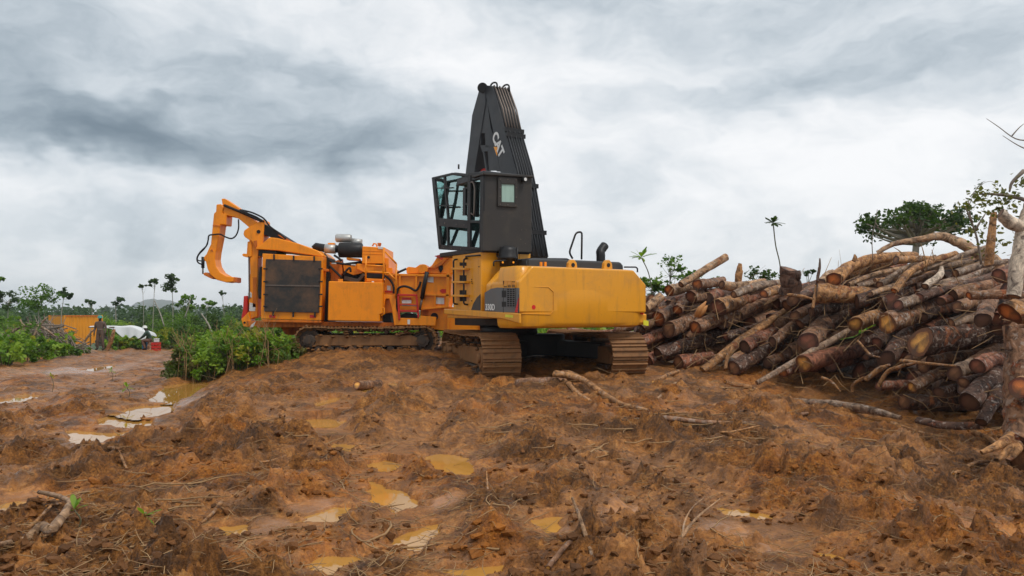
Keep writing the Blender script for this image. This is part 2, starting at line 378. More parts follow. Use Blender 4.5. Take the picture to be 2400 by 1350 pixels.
# ------------------------------------------------------------------ ground
def base_h(x, y):
    k = sst(16.3, 18.3, y); m = .35 * sst(8, 15.5, y) * (sst(-8.5, -3.5, x) * (1 - k) + sst(-9.6, -6.2, x) * k)
    m = m + .30 * sst(16, 20, y) * sst(-7.0, -4.4, x) * (1 - sst(1.5, 5, x))
    m = m - .46 * sst(3.2, 6.2, x) * (1 - sst(15.0, 18.5, y))
    m = m - .2 * sst(24, 40, y) * sst(0, -8, x) - 1.2 * sst(40, 85, y) - 9 * sst(85, 300, y)
    return m + .09 * fbm(x * .22 + 3, y * .22, 2, 40)
def _poly_world(px, lvl=None):
    z = 0.0 if lvl is None else lvl
    for _ in range(4):
        pts = np.array([[(a - 1200) * (CH - z) / (b - HZ), F * (CH - z) / (b - HZ)] for a, b in px])
        if lvl is not None: z = lvl; continue
        z = float(base_h(pts[:, 0], pts[:, 1]).mean()) - .035
    return pts, z
PUDDLES_PX = [
 ([(395, 905), (470, 894), (488, 901), (448, 930), (405, 944), (350, 940)], 'white and ochre puddle farthest back beside the green bush'),
 ([(326, 953), (392, 950), (400, 972), (335, 979), (283, 966)], 'white puddle second from the back in the left chain'),
 ([(228, 985), (270, 975), (345, 988), (332, 1004), (240, 1002)], 'small white puddle in the middle of the left puddle chain'),
 ([(160, 1012), (240, 1018), (388, 1006), (376, 1023), (240, 1032), (205, 1046), (182, 1036)], 'shallow white puddle at the near end of the left chain'),
 ([(1003, 1072), (1040, 1068), (1080, 1070), (1110, 1095), (1092, 1119), (1050, 1113), (1012, 1095)], 'bright ochre puddle in the middle of the churned mud'),
 ([(863, 1128), (925, 1148), (995, 1190), (920, 1207), (878, 1180)], 'cream puddle lying in the wheel rut'),
 ([(1248, 1219), (1306, 1214), (1312, 1240), (1286, 1260), (1255, 1242)], 'small ochre puddle beside the upright stick'),
 ([(28, 1180), (136, 1171), (132, 1190), (62, 1206), (0, 1218), (-40, 1200)], 'ochre puddle cut by the left edge of the photo'),
 ([(690, 1346), (760, 1310), (880, 1298), (935, 1288), (905, 1312), (785, 1352)], 'ochre puddle between mud lumps at the bottom edge'),
 ([(1045, 1346), (1100, 1329), (1182, 1326), (1176, 1352), (1100, 1368)], 'ochre puddle half out of the bottom edge'),
 ([(508, 1241), (560, 1233), (578, 1249), (545, 1262)], 'tiny ochre puddle behind the near mud bank'),
 ([(690, 990), (740, 981), (800, 985), (818, 996), (780, 1004), (710, 1001)], 'streaky ochre water film in the wheel track'),
 ([(843, 897), (932, 887), (927, 901), (860, 908)], 'thin ochre puddle in front of the orange machine track'),
 ([(735, 944), (790, 927), (786, 936), (745, 949)], 'thin ochre puddle left of the wheel track'),
 ([(932, 1266), (1012, 1234), (1008, 1257), (960, 1288), (922, 1283)], 'pale puddle between two near mud mounds'),
 ([(715, 1224), (790, 1188), (850, 1199), (785, 1222)], 'cream puddle at the edge of the smooth mud slab'),
 ([(785, 1042), (832, 1046), (822, 1058), (793, 1054)], 'tiny ochre puddle behind the dark mud mound'),
 ([(1700, 1196), (1800, 1210), (1790, 1216), (1720, 1205)], 'narrow ochre puddle under the smooth mud ridge'),
 ([(862, 1092), (903, 1080), (935, 1090), (905, 1108)], 'small ochre puddle in the wheel rut behind the cream one'),
 ([(0, 938), (60, 924), (112, 929), (42, 946), (-30, 956)], 'shiny grey puddle at the left edge of the track'),
 ([(190, 868), (262, 855), (266, 860), (215, 872)], 'thin white strip of water on the far dirt road'),
 ([(1935, 1303), (1985, 1306), (1972, 1318)], 'tiny ochre puddle near the lower right'),
]
PUDDLES = [(*_poly_world(p), lab) for p, lab in PUDDLES_PX]
_lv = PUDDLES[2][1]; _pp = [(*_poly_world(p, _lv + (.05 if i < 1 else .03 if i < 2 else 0)), lab) for i, (p, lab) in enumerate(PUDDLES_PX[:4])]
PUDDLES[:4] = [(_poly_world(p, q[1])[0], q[1], q[2]) for (p, _), q in zip(PUDDLES_PX[:4], _pp)]
GROW = [.03 if i < 4 else .0 for i in range(len(PUDDLES))]
def sdf(poly, x, y):
    d = np.full(x.shape, 1e9); inside = np.zeros(x.shape, bool); n = len(poly)
    for i in range(n):
        ax, ay = poly[i]; bx, by = poly[(i + 1) % n]; ex, ey = bx - ax, by - ay
        t = np.clip(((x - ax) * ex + (y - ay) * ey) / (ex * ex + ey * ey), 0, 1)
        d = np.minimum(d, (x - ax - t * ex) ** 2 + (y - ay - t * ey) ** 2)
        c = ((ay > y) != (by > y)) & (x < (bx - ax) * (y - ay) / ((by - ay) if by != ay else 1e-9) + ax); inside ^= c
    d = np.sqrt(d); return np.where(inside, -d, d)
def gpt(px, py, z=0.0):
    for _ in range(4):
        x = (px - 1200) * (CH - z) / (py - HZ); y = F * (CH - z) / (py - HZ); z = float(base_h(np.array([x]), np.array([y]))[0])
    return x, y
# the wheel rut, smooth slabs, mounds and pressed ridges, as places on the ground
RUTS = [([gpt(*p) for p in ((1010, 1300), (960, 1230), (905, 1150), (870, 1080), (800, 1020), (740, 985), (800, 945), (900, 905), (1000, 880))], .34, .13),
        ([gpt(*p) for p in ((2050, 1350), (1800, 1235), (1620, 1130), (1480, 1050))], .42, .11), ([gpt(*p) for p in ((1780, 1350), (1640, 1262), (1500, 1165), (1400, 1090), (1330, 1010))], .36, .09),
        ([gpt(*p) for p in ((560, 1350), (700, 1225), (850, 1120), (960, 1020), (1060, 930), (1110, 895))], .36, .10), ([gpt(*p) for p in ((180, 1060), (300, 985), (420, 920), (480, 893))], .45, .07),
        ([gpt(*p) for p in ((-60, 905), (60, 870), (200, 842), (300, 828))], .5, .06), ([gpt(*p) for p in ((60, 960), (230, 880), (330, 845), (370, 830))], .5, .06)]
SLICK = [(735, 1180, 120, 45), (640, 1230, 90, 35), (900, 1160, 60, 40), (1060, 1100, 90, 35), (1480, 1200, 110, 50), (1700, 1240, 140, 60), (1850, 1300, 120, 40), (60, 1170, 110, 30),
         (1600, 1310, 90, 40), (2300, 1250, 130, 30), (2150, 1190, 70, 20), (150, 870, 200, 22), (700, 985, 130, 25), (1040, 1190, 70, 30), (2050, 985, 70, 18), (430, 940, 80, 20), (1300, 1240, 70, 30)]
MOUNDS = [(1165, 908, 130, 13, .04), (1480, 892, 100, 10, .04), (1050, 888, 80, 13, .08), (760, 838, 90, 8, .05), (780, 1285, 150, 45, .17), (1140, 1290, 110, 60, .20), (880, 1265, 70, 40, .10), (620, 1330, 130, 40, .16), (1400, 985, 160, 30, .05), (740, 1060, 130, 40, .14), (500, 1050, 200, 40, .10),
          (300, 1110, 150, 40, .10), (1260, 930, 120, 20, .04), (1050, 930, 140, 22, .05), (1900, 1110, 200, 40, .10), (2200, 1080, 160, 30, .12), (1700, 1080, 160, 40, .08), (1550, 1340, 130, 50, .10),
          (2050, 1330, 160, 40, .12), (2250, 1330, 120, 40, .12), (430, 1180, 120, 30, .08), (820, 850, 130, 14, .05), (980, 850, 80, 12, .08), (1340, 905, 80, 12, .05), (1620, 925, 150, 20, .05), (170, 1330, 120, 40, .08)]
def _ell(l):
    out = []
    for e in l:
        x, y = gpt(e[0], e[1]); x2, _ = gpt(e[0] + e[2], e[1]); _, y2 = gpt(e[0], e[1] - e[3] * .9); out.append((x, y, abs(x2 - x), max(.25, abs(y2 - y) * .8)) + tuple(e[4:]))
    return out
SLICK_W, MOUND_W = _ell(SLICK), _ell(MOUNDS)
RIDGE = gpt(1720, 1250)
def ground(x, y):
    wx = x + .25 * fbm(x * 1.1, y * 1.1, 2, 3); wy = y + .25 * fbm(x * 1.1 + 9, y * 1.1, 2, 5)
    h = base_h(x, y)
    near = 1 - sst(45, 90, y)
    slick = sst(.18, .40, fbm(x * .55 + 1.7, y * .55, 3, 12)) * .30
    for ex, ey, rx, ry in SLICK_W: slick = np.maximum(slick, 1 - sst(.25, .95, np.sqrt(((wx - ex) / rx) ** 2 + ((wy - ey) / ry) ** 2)))
    rough = 1 - .80 * slick
    road = sst(-3.5, -7, x + (y - 20) * .10) * sst(15, 21, y) * (1 - sst(32, 40, y))
    rough = rough * (1 - .55 * road)
    d = .05 * fbm(wx * .7, wy * .7, 3, 20)
    patch = sst(-.15, .25, fbm(x * .8 + 5, y * .8, 2, 60))
    rid = 1 - np.abs(perlin(wx * 1.4, wy * 1.9, 25)) * 2.6
    vx = x + .05 * fbm(x * 4, y * 4, 2, 101); vy = y + .05 * fbm(x * 4 + 7, y * 4, 2, 103)
    churn = .055 * (rid - .4)
    for fq, am, sd_ in ((3.1, .050, 26), (6.4, .036, 27), (13.0, .022, 28), (27.0, .012, 29)):
        n_ = 1 - np.abs(perlin(vx * fq, vy * fq * 1.15, sd_)) * 2; churn = churn + am * (n_ * np.abs(n_) - .25) * (.35 + .9 * patch)
    f1, f2, idv = worley(vx * 3.6, vy * 3.6, 2); churn = churn + patch * .07 * np.clip((f2 - f1) * 1.6, 0, .8) * (idv > .45) * (.3 + idv)
    f1, f2, id2 = worley(vx * 9.0 + 4, vy * 9.0, 3); churn = churn + .040 * np.clip((f2 - f1) * 1.7, 0, .8) * (id2 > .35) * id2
    f1, f2, id3 = worley(vx * 21 + 1, vy * 21, 4); churn = churn + .018 * np.clip((f2 - f1) * 1.8, 0, .8) * id3
    f1, f2, idr = worley(wx * 2.7 + 3, wy * 2.7, 6); churn = churn + patch * .11 * np.clip(1 - (f1 / .6) ** 2, 0, 1) * (idr > .5) * idr
    d = d + rough * 1.5 * churn * (1 - .42 * sst(9.5, 15.5, y)) + (.35 + .65 * rough) * .010 * fbm(x * 9, y * 9, 3, 70)
    for ex, ey, rx, ry, a in MOUND_W:
        q = np.sqrt(((wx - ex) / rx) ** 2 + ((wy - ey) / ry) ** 2); g = np.exp(-q * q * 1.6); d = d + a * g * (.55 + .5 * np.clip(rid, -.5, 1))
    # pressed, smooth ridges lower right
    q = np.exp(-(((x - RIDGE[0]) / 1.3) ** 2 + ((y - RIDGE[1]) / .9) ** 2)); u = (x - RIDGE[0]) * .55 + (y - RIDGE[1]) * .85
    d = d + q * .06 * np.sin(u * 11 + 2.2 * fbm(x * .9, y * .9, 2, 81)); slick = np.maximum(slick, q * .6)
    wet = np.maximum(slick, .52 * sst(.04, .36, fbm(x * .9 + 21, y * .9, 3, 140)))
    for path, wd, dep in RUTS:
        best = np.full(x.shape, 1e9); arc = np.zeros(x.shape); acc = 0
        for (ax, ay), (bx, by) in zip(path, path[1:]):
            ex, ey = bx - ax, by - ay; L2 = ex * ex + ey * ey; t = np.clip(((wx - ax) * ex + (wy - ay) * ey) / L2, 0, 1)
            dd = (wx - ax - t * ex) ** 2 + (wy - ay - t * ey) ** 2; n = dd < best; best = np.where(n, dd, best); arc = np.where(n, acc + t * math.sqrt(L2), arc); acc += math.sqrt(L2)
        q = np.sqrt(best) / wd; k = 1 - sst(.55, 1.05, q)
        k = 1 - sst(.35, 1.15, q); d = d * (1 - .45 * k) - dep * .75 * k + dep * .5 * np.exp(-((q - 1.35) / .35) ** 2) + k * .026 * np.sin(arc * 2 * np.pi / .2) * sst(-.2, .1, perlin(x * 2, y * 2, 9))
        wet = np.maximum(wet, .45 * k)
    h = h + d * near
    later = []
    for (poly, lvl, _), grow in zip(PUDDLES, GROW):
        x0, y0 = poly.min(0) - .8; x1, y1 = poly.max(0) + .8
        s = (x > x0) & (x < x1) & (y > y0) & (y < y1)
        if not s.any(): continue
        sx, sy = x[s], y[s]; sdv = sdf(poly, sx, sy)
        sdv = sdv - grow + .13 * fbm(sx * 2.6, sy * 1.6, 3, 90) + .06 * fbm(sx * 9, sy * 6, 2, 94)
        hh = h[s]; bl_ = .85 * (1 - sst(.05, .6, sdv)); hh = hh * (1 - bl_) + bl_ * (lvl + .02 + .06 * np.clip(sdv, 0, 1) + .4 * np.clip(d[s], -.03, .06)); k = 1 - sst(-.05, .10, sdv)
        hh = hh * (1 - k) + (lvl - .06) * k
        later.append((s, sdv, lvl)); h[s] = hh; wet[s] = np.maximum(wet[s], .6 * (1 - sst(.03, .28, sdv)))
    inside = np.zeros(x.shape, bool)
    for s, sdv, lvl in later: inside[s] |= sdv < .05
    for s, sdv, lvl in later:
        hh = h[s]; h[s] = np.where(~inside[s] & (sdv > .05) & (sdv < .8), np.maximum(hh, lvl + .012 + .03 * np.clip(sdv - .06, 0, .5)), hh)
    orange = np.clip(sst(-.0, .4, fbm(x * .45 + 8, y * .45, 3, 33)) * .7 + .12 * sst(0, 2.5, x) * sst(9, 5, y), 0, 1)
    for ex, ey, rx, ry, a in MOUND_W[4:6] + MOUND_W[7:8]: orange = np.maximum(orange, .9 * np.exp(-(((x - ex) / rx) ** 2 + ((y - ey) / ry) ** 2)))
    # overgrown land beyond the clearing
    edge = y + 3 * fbm(x * .1, y * .1, 2, 50)
    lim = np.interp(x / np.maximum(y, 1), [-.70, -.65, -.60, -.55, -.50, -.47, -.43, -.405, -.37, -.1, .1, .25, .7], [25, 26, 29, 35, 40, 42, 42, 40, 25, 26, 28, 27, 24])
    green = sst(0, 3, edge - lim); wet = wet * (1 - green)
    return h, orange, np.clip(wet, 0, 1), green
def hz(x, y):
    return float(ground(np.array([float(x)]), np.array([float(y)]))[0][0])

def set_attr(me, name, arr, typ='FLOAT_COLOR'):
    a = me.attributes.new(name, typ, 'POINT'); arr = np.asarray(arr, np.float32)
    if typ == 'FLOAT_COLOR':
        if arr.shape[1] == 3: arr = np.concatenate([arr, np.ones((len(arr), 1), np.float32)], 1)
        a.data.foreach_set('color', arr.ravel())
    else: a.data.foreach_set('value', arr.ravel())
def grid_mesh(name, V, nr, nc):
    me = bpy.data.meshes.new(name); i = np.arange((nr - 1) * (nc - 1)); r = i // (nc - 1); c = i % (nc - 1); a = r * nc + c
    q = np.stack([a, a + 1, a + nc + 1, a + nc], 1)
    fast_mesh(me, V, q); return me
def fast_mesh(me, V, faces, smooth=True):
    k = faces.shape[1]; me.vertices.add(len(V)); me.vertices.foreach_set('co', np.asarray(V, np.float32).ravel())
    me.loops.add(faces.size); me.loops.foreach_set('vertex_index', faces.astype(np.int32).ravel())
    me.polygons.add(len(faces)); me.polygons.foreach_set('loop_start', np.arange(0, faces.size, k, dtype=np.int32))
    me.polygons.foreach_set('use_smooth', np.full(len(faces), smooth)); me.update(calc_edges=True)

def build_ground():
    k = .0031; ys = [2.6]
    while ys[-1] < 34: ys.append(ys[-1] * (1 + k))
    while ys[-1] < 2600: ys.append(ys[-1] * 1.03)
    ys = np.array(ys); inner = np.arange(-.80, .8001, k); outer = .80 + np.cumsum(.004 * 1.12 ** np.arange(48))
    us = np.concatenate([-outer[::-1], inner, outer])
    U, Y = np.meshgrid(us, ys); X = U * Y
    h, o, g, b = ground(X.ravel(), Y.ravel())
    V = np.stack([X.ravel(), Y.ravel(), h], 1)
    me = grid_mesh('ground', V, len(ys), len(us)); set_attr(me, 'mud', np.stack([o, g, b], 1))
    ob = link('ground', me, None, M['mud']); tag(ob, kind='structure')
    for poly, lvl, lab in PUDDLES:
        c = poly.mean(0); x0, y0 = poly.min(0) - .45; x1, y1 = poly.max(0) + .45; n = 30
        gx, gy = np.meshgrid(np.linspace(x0, x1, n), np.linspace(y0, y1, n)); ok = sdf(poly, gx.ravel(), gy.ravel()) < .30; V = np.stack([gx.ravel() - c[0], gy.ravel() - c[1], 0 * gx.ravel()], 1)
        q = [(r * n + k_, r * n + k_ + 1, (r + 1) * n + k_ + 1, (r + 1) * n + k_) for r in range(n - 1) for k_ in range(n - 1)]; q = [f_ for f_ in q if all(ok[v] for v in f_)]
        me = bpy.data.meshes.new('puddle'); me.from_pydata(V, [], q); me.update()
        w_ = link('puddle', me, None, M['water']); w_.location = (c[0], c[1], lvl); tag(w_, lab, kind='structure')
build_ground()

# loose clods, root fibres and twigs trodden into the mud
ICO = None
def ico_templates():
    import bmesh
    out = []
    for k in range(7):
        bm = bmesh.new(); bmesh.ops.create_icosphere(bm, subdivisions=1, radius=1); rr = np.random.default_rng(k)
        ph = rr.random((5, 3)) * 6; dr = rr.normal(size=(5, 3)) * 2.6
        V = np.array([v.co for v in bm.verts]); V = V + rr.normal(0, .16, V.shape); r = 1 + sum(.2 * np.sin(V @ dr[i] + ph[i, 0]) for i in range(5)); V = V * r[:, None] * (.75 + .5 * rr.random(3))
        out.append((V, np.array([[v.index for v in f.verts] for f in bm.faces]))); bm.free()
    return out
def scatter_px(n, y0=860, y1=1420, x0=-150, x1=2550, pw=1.0):
    px = RNG.uniform(x0, x1, n); py = y0 + (y1 - y0) * RNG.random(n) ** pw
    y = F * (CH - .1) / (py - HZ); x = (px - 1200) * y / F; return x, y
def build_clods():
    T = ico_templates(); n = 11000; x, y = scatter_px(n)
    keep = (y > 3) & (y < 26) & ~((y > 15.2) & (x > -7) & (x < 4)); x, y = x[keep], y[keep]
    h, o, g, b = ground(x, y); pm = fbm(x * .9 + 2, y * .9, 2, 77)
    keep = (g < .58) & (b < .2) & (pm > -.12); x, y, h, o = x[keep], y[keep], h[keep], o[keep]
    Vs, Fs, Cs = [], [], []; off = 0
    for i in range(len(x)):
        V, Fc = T[RNG.integers(len(T))]; s = .006 + .028 * RNG.random() ** 2.8
        a = RNG.random() * 6.28; R = np.array([[math.cos(a), -math.sin(a), 0], [math.sin(a), math.cos(a), 0], [0, 0, 1]])
        Vs.append((V @ R.T) * s * [1.3, 1.1, .75] + [x[i], y[i], h[i] + s * .15]); Fs.append(Fc + off); off += len(V)
        c = np.array([.17, .072, .023]) * (1 - o[i]) + np.array([.32, .11, .014]) * o[i]; c = c * RNG.uniform(.6, 1.35)
        Cs.append(np.tile(c, (len(V), 1)))
    me = bpy.data.meshes.new('mud_clods'); fast_mesh(me, np.concatenate(Vs), np.concatenate(Fs), False); set_attr(me, 'tint', np.concatenate(Cs))
    tag(link('mud_clods', me, None, M['clod']), 'loose crumbs and clods of wet red mud', 'mud clods', kind='stuff')
build_clods()
def build_litter():
    n = 6500; x, y = scatter_px(n, 850, 1420, pw=.9); keep = (y > 3) & (y < 24); x, y = x[keep], y[keep]
    h, o, g, b = ground(x, y); dens = fbm(x * .7, y * .7, 2, 55); keep = (g < .7) & (dens > -.18); x, y, h = x[keep], y[keep], h[keep]
    mb = MB()
    for i in range(len(x)):
        L = RNG.uniform(.03, .26) * (1 + .8 * (y[i] > 9)); a = RNG.random() * 6.28; ti = RNG.normal(0, .22); p = Vector((x[i], y[i], h[i] + .006)); r = RNG.uniform(.0014, .0036) * (1 + .06 * y[i])
        path = [p]
        for k in range(3):
            a += RNG.normal(0, .35); p = p + Vector((math.cos(a), math.sin(a), ti + RNG.normal(0, .12))) * L / 3; path.append(p)
        mb.tube(path, [r, r, r * .8, r * .5], 4, caps=False)
    for i in range(290):
        px, py = (RNG.uniform(1150, 2400), RNG.uniform(885, 1090)) if i < 215 else (RNG.uniform(0, 1200), RNG.uniform(900, 1330))
        gx, gy = gpt(px, py); z = hz(gx, gy); L = RNG.uniform(.12, .65); a = RNG.random() * 6.28; r = RNG.uniform(.003, .010); p = Vector((gx, gy, z + .02)); path = [p]
        for k in range(4): a += RNG.normal(0, .3); p = p + Vector((math.cos(a), math.sin(a), RNG.normal(.02, .10))) * L / 4; path.append(p)
        mb.tube(path, [r, r, r * .9, r * .7, r * .4], 5, caps=False)
    tag(mb.build('root_litter', M['twig']), 'fine roots, fibres and twigs trodden into the mud', 'litter', kind='stuff')
build_litter()
# ------------------------------------------------------------------ yellow tracked log loader
LO = Vector((-.08, 18.6, .30)); LA = math.radians(32)
loader = empty('log_loader', LO, LA)
tag(loader, 'yellow tracked log loader with raised dark cab and folded black boom', 'log loader')
def make_L(o, a):
    ca, sa = math.cos(a), math.sin(a)
    def inv(v): return Vector((v.x * ca + v.y * sa, -v.x * sa + v.y * ca, v.z))
    c0 = inv(Vector((0, 0, CH)) - o)
    def L(px, py, ax, val):
        """point of the machine (x right, y forward, z up) seen at a photo pixel, on the plane where one coordinate is known"""
        d = inv(Vector(((px - 1200) / F, 1, (HZ - py) / F))); t = (val - c0[ax]) / d[ax]; return c0 + d * t
    return L
L = make_L(LO, LA)
XL, YR = -1.63, -3.0
def LX(px, py, x=XL): return L(px, py, 0, x)
def LY(px, py, y=YR): return L(px, py, 1, y)
def Bx(name, m, a, b, par=loader, bev=.012): return MB().box(a, b).build(name, m, par, bev)
def face_plate(name, m, pts, ext, par=loader, bev=.006): return MB().prism(pts, ext).build(name, m, par, bev)

# --- undercarriage: carbody and two tracks, turned a little against the upper works
TA = math.radians(15) - LA
def rot(p, a): return Vector((p[0] * math.cos(a) - p[1] * math.sin(a), p[0] * math.sin(a) + p[1] * math.cos(a), p[2]))
TC = Vector((.56, -.25, 0))
def shoe_mesh(name, length, width, grousers, hgt, m):
    mb = MB().box((-width / 2, -length * .5, -.012), (width / 2, length * .44, .016))
    for k in range(grousers):
        y = -length * .5 + length * .94 * (k + .5) / grousers
        mb.prism([(-width / 2, y - .016, .016), (-width / 2, y + .016, .016), (-width / 2, y + .008, .016 + hgt), (-width / 2, y - .008, .016 + hgt)], (width, 0, 0))
    mb.prism([(-width * .18, -length * .42, -.012), (-width * .18, length * .36, -.012), (-width * .18, length * .28, -.075), (-width * .18, -length * .34, -.075)], (.05, 0, 0))
    mb.prism([(width * .12, -length * .42, -.012), (width * .12, length * .36, -.012), (width * .12, length * .28, -.075), (width * .12, -length * .34, -.075)], (.05, 0, 0))
    me = bpy.data.meshes.new(name); me.from_pydata(mb.v, [], mb.f); me.update(); me.materials.append(m); return me
def track_loop(half, r, n, sag=.02):
    """points and headings of n shoes round a stadium in the y-z plane, bottom at z=0"""
    per = 4 * half + 2 * math.pi * r; out = []
    for i in range(n):
        s = per * i / n
        if s < 2 * half: y = -half + s; out.append(((y, 0), math.pi))             # bottom, running forward
        elif s < 2 * half + math.pi * r:
            a = (s - 2 * half) / r; out.append(((half + r * math.sin(a), r - r * math.cos(a)), math.pi + a))
        elif s < 4 * half + math.pi * r:
            y = half - (s - 2 * half - math.pi * r); out.append(((y, 2 * r - sag * (1 - (y / half) ** 2)), 0.0))
        else:
            a = (s - 4 * half - math.pi * r) / r; out.append(((-half - r * math.sin(a), r + r * math.cos(a)), a))
    return out
# mud packed into the tracks
def caked(tr, place, half, r, wid, n, outer, seed):
    rng = np.random.default_rng(seed); T = ico_templates(); Vs, Fs, Cs = [], [], []; off = 0
    for i in range(n):
        V, Fc = T[rng.integers(len(T))]; y = rng.uniform(-half * 1.1, half * 1.1); z = r * rng.choice([.15, .45, 1.45, 1.75], p=[.3, .3, .2, .2]) + rng.normal(0, .05); s = rng.uniform(.02, .055)
        c = place(Vector((outer * wid * rng.uniform(.22, .42), y, z))); Vs.append(V * s * [1.5, 1.5, .6] + np.array(c)); Fs.append(Fc + off); off += len(V); Cs.append(np.tile(np.array([.24, .11, .04]) * rng.uniform(.55, 1.25), (len(V), 1)))
    me = bpy.data.meshes.new('caked_mud'); fast_mesh(me, np.concatenate(Vs), np.concatenate(Fs), True); set_attr(me, 'tint', np.concatenate(Cs)); tag(link('caked_mud', me, tr, M['clod']), kind='stuff')

def make_track(root, place, half, r, wid, n, shoe, label, frame_m, spr_m, outer):
    """place(v): track coordinates (x across, y along, z up) to machine coordinates"""
    mb = MB()      # track frame: a long box girder with rollers between the chains
    fw = wid * .30
    prof = [(-half * .96, r * .62), (half * .92, r * .62), (half * 1.02, r * 1.0), (half * .88, r * 1.42), (-half * .8, r * 1.42), (-half * 1.0, r * 1.05)]
    mb.prism([place(Vector((-fw, y, z))) for y, z in prof], place(Vector((fw, 0, 0))) - place(Vector((-fw, 0, 0))))
    tr = mb.build('track', frame_m, root, .02); tag(tr, label)
    for k in range(9):
        y = -half * .85 + k * half * 1.7 / 8
        MB().tube([place(Vector((-fw * 1.15, y, r * .34))), place(Vector((fw * 1.15, y, r * .34)))], r * .25, 12).build('track_roller', M['mudsteel'], tr)
    for k in (-.35, .3): MB().tube([place(Vector((-fw * .9, half * k, r * 1.68))), place(Vector((fw * .9, half * k, r * 1.68)))], r * .17, 12).build('carrier_roller', M['mudsteel'], tr)
    for nm, s in (('sprocket', -1), ('idler', 1)):
        w_ = MB()
        w_.tube([place(Vector((-fw * .55, s * half, r))), place(Vector((fw * .55, s * half, r)))], r * .80, 22, smooth=False)
        w_.tube([place(Vector((outer * fw * .5, s * half, r))), place(Vector((outer * fw * 1.5, s * half, r)))], [r * .52, r * .42], 20)
        w_.tube([place(Vector((outer * fw * 1.4, s * half, r))), place(Vector((outer * fw * 1.75, s * half, r)))], r * .22, 12)
        for a in range(10):
            aa = a * math.pi / 5; c = Vector((outer * fw * 1.05, s * half + r * .47 * math.cos(aa), r + r * .47 * math.sin(aa))); w_.tube([place(c), place(c + Vector((outer * .12 * wid, 0, 0)))], r * .045, 6)
        w_.build(nm, spr_m, tr)
    ex = (place(Vector((1, 0, 0))) - place(Vector((0, 0, 0)))); ey = (place(Vector((0, 1, 0))) - place(Vector((0, 0, 0)))); ez = Vector((0, 0, 1))
    for (y, z), a in track_loop(half, r, n):
        o = bpy.data.objects.new('track_shoe', shoe); COL.objects.link(o); o.parent = tr
        # outward normal of the shoe: top run points up; a turns it about the cross axis
        nrm = ez * math.cos(a) - ey * math.sin(a); tng = nrm.cross(ex)
        p = place(Vector((0, y, z))); mt = Matrix((ex, tng, nrm)).transposed().to_4x4(); mt.translation = p + nrm * (random.random() * .018 - .014)
        o.matrix_local = mt @ Matrix.Rotation(random.uniform(-.05, .05), 4, 'X')
    caked(tr, place, half, r, wid, 110, outer, len(bpy.data.objects))
    return tr
shoe_l = shoe_mesh('track_shoe', .272, .80, 2, .042, M['mudcaked'])
for s, nm in ((-1, 'left'), (1, 'right')):
    pl = lambda v, s=s: TC + rot(Vector((v.x + s * 1.40, v.y, v.z)), TA)
    make_track(loader, pl, 1.95, .47, .80, 39, shoe_l, 'mud caked %s crawler track of the log loader' % ('near' if s < 0 else 'far'), M['mudcaked'], M['mudcaked'], s)
mb = MB()
for s in (-1, 1):
    for y in (-1, 1):
        a = TC + rot(Vector((.2 * s, .25 * y, .62)), TA); b = TC + rot(Vector((1.35 * s, 1.0 * y, .55)), TA); mb.bar(a, b, .45, .36)
mb.tube([TC + Vector((0, 0, .45)), TC + Vector((0, 0, .92))], .72, 24)
mb.build('carbody', M['dark'], loader, .02)
MB().tube([Vector((0, 0, .90)), Vector((0, 0, 1.12))], .68, 40).build('swing_bearing', M['black'], loader)
# --- main frame and side decks
zt = LX(1216, 735).z; zb = LX(1040, 735).z
Bx('main_frame', M['black'], (-.75, -2.85, 1.12), (1.45, 1.3, 1.42))
deck = MB().prism([LX(1040, 724, -1.68), LX(1217, 735, -1.68), LX(1217, 758, -1.68), LX(1178, 747, -1.68), LX(1040, 736, -1.68)], (.05, 0, 0)).build('side_deck', M['yellow'], loader, .012)
Bx('deck_plate', M['yellow'], (-1.62, -2.7, 1.30), (-.75, LX(1042, 730, -1.68).y, 1.40))
Bx('side_deck', M['yellow'], (.9, -2.9, 1.16), (1.66, 1.6, 1.42))
face_plate('warning_sticker', M['reflect_y'], [LX(1184, 737, -1.683), LX(1202, 738.5, -1.683), LX(1202, 745, -1.683), LX(1184, 743, -1.683)], (.004, 0, 0), deck, 0)
# --- counterweight: lofted rings, bowed rear, leaning top
def cw_ring(z, inset, bow):
    pts = []; x0, x1 = XL + inset * .6, 1.66 - inset; yb = YR + inset
    ctl = [(x0, -2.2), (x0, yb + .14)] + [(x0 + .14 * (1 - math.cos(a)), yb + .14 - .14 * math.sin(a)) for a in (.5, 1.0, 1.5)]
    ctl += [(x0 + .14 + (x1 - x0 - .5) * t, yb - bow * math.sin(math.pi * t)) for t in (.02, .06, .2, .4, .6, .8, .94, .985)]
    ctl += [(x1 - .36 + .36 * math.sin(a), yb + .36 - .36 * math.cos(a)) for a in (.1, .5, .9, 1.3, 1.57)] + [(x1, -2.2)]
    return [Vector((x, y, z)) for x, y in ctl]
zcb, zct = LY(1365, 766).z, LY(1300, 624).z
levels = [(zcb - .02, .10, .02), (zcb + .02, .03, .02), (zcb + .10, 0, .025), (zcb + .60, 0, .025), (zct - .36, .01, .025), (zct - .10, .07, .02), (zct - .02, .12, .02), (zct, .18, .02)]
rings = [cw_ring(*l) for l in levels]; n = len(rings[0]); vs = [p for r_ in rings for p in r_]; fs = []
for i in range(len(rings) - 1):
    for j in range(n - 1): fs.append((i * n + j, i * n + j + 1, (i + 1) * n + j + 1, (i + 1) * n + j))
fs.append(tuple(range(n - 1, -1, -1))); fs.append(tuple((len(rings) - 1) * n + j for j in range(n)))
fs += [(i * n, (i + 1) * n, (i + 1) * n + n - 1, i * n + n - 1) for i in range(len(rings) - 1)]
cwm = MB().add(vs, fs, True); cwm.sm[-len(rings) - 1:] = [False] * (len(rings) + 1)
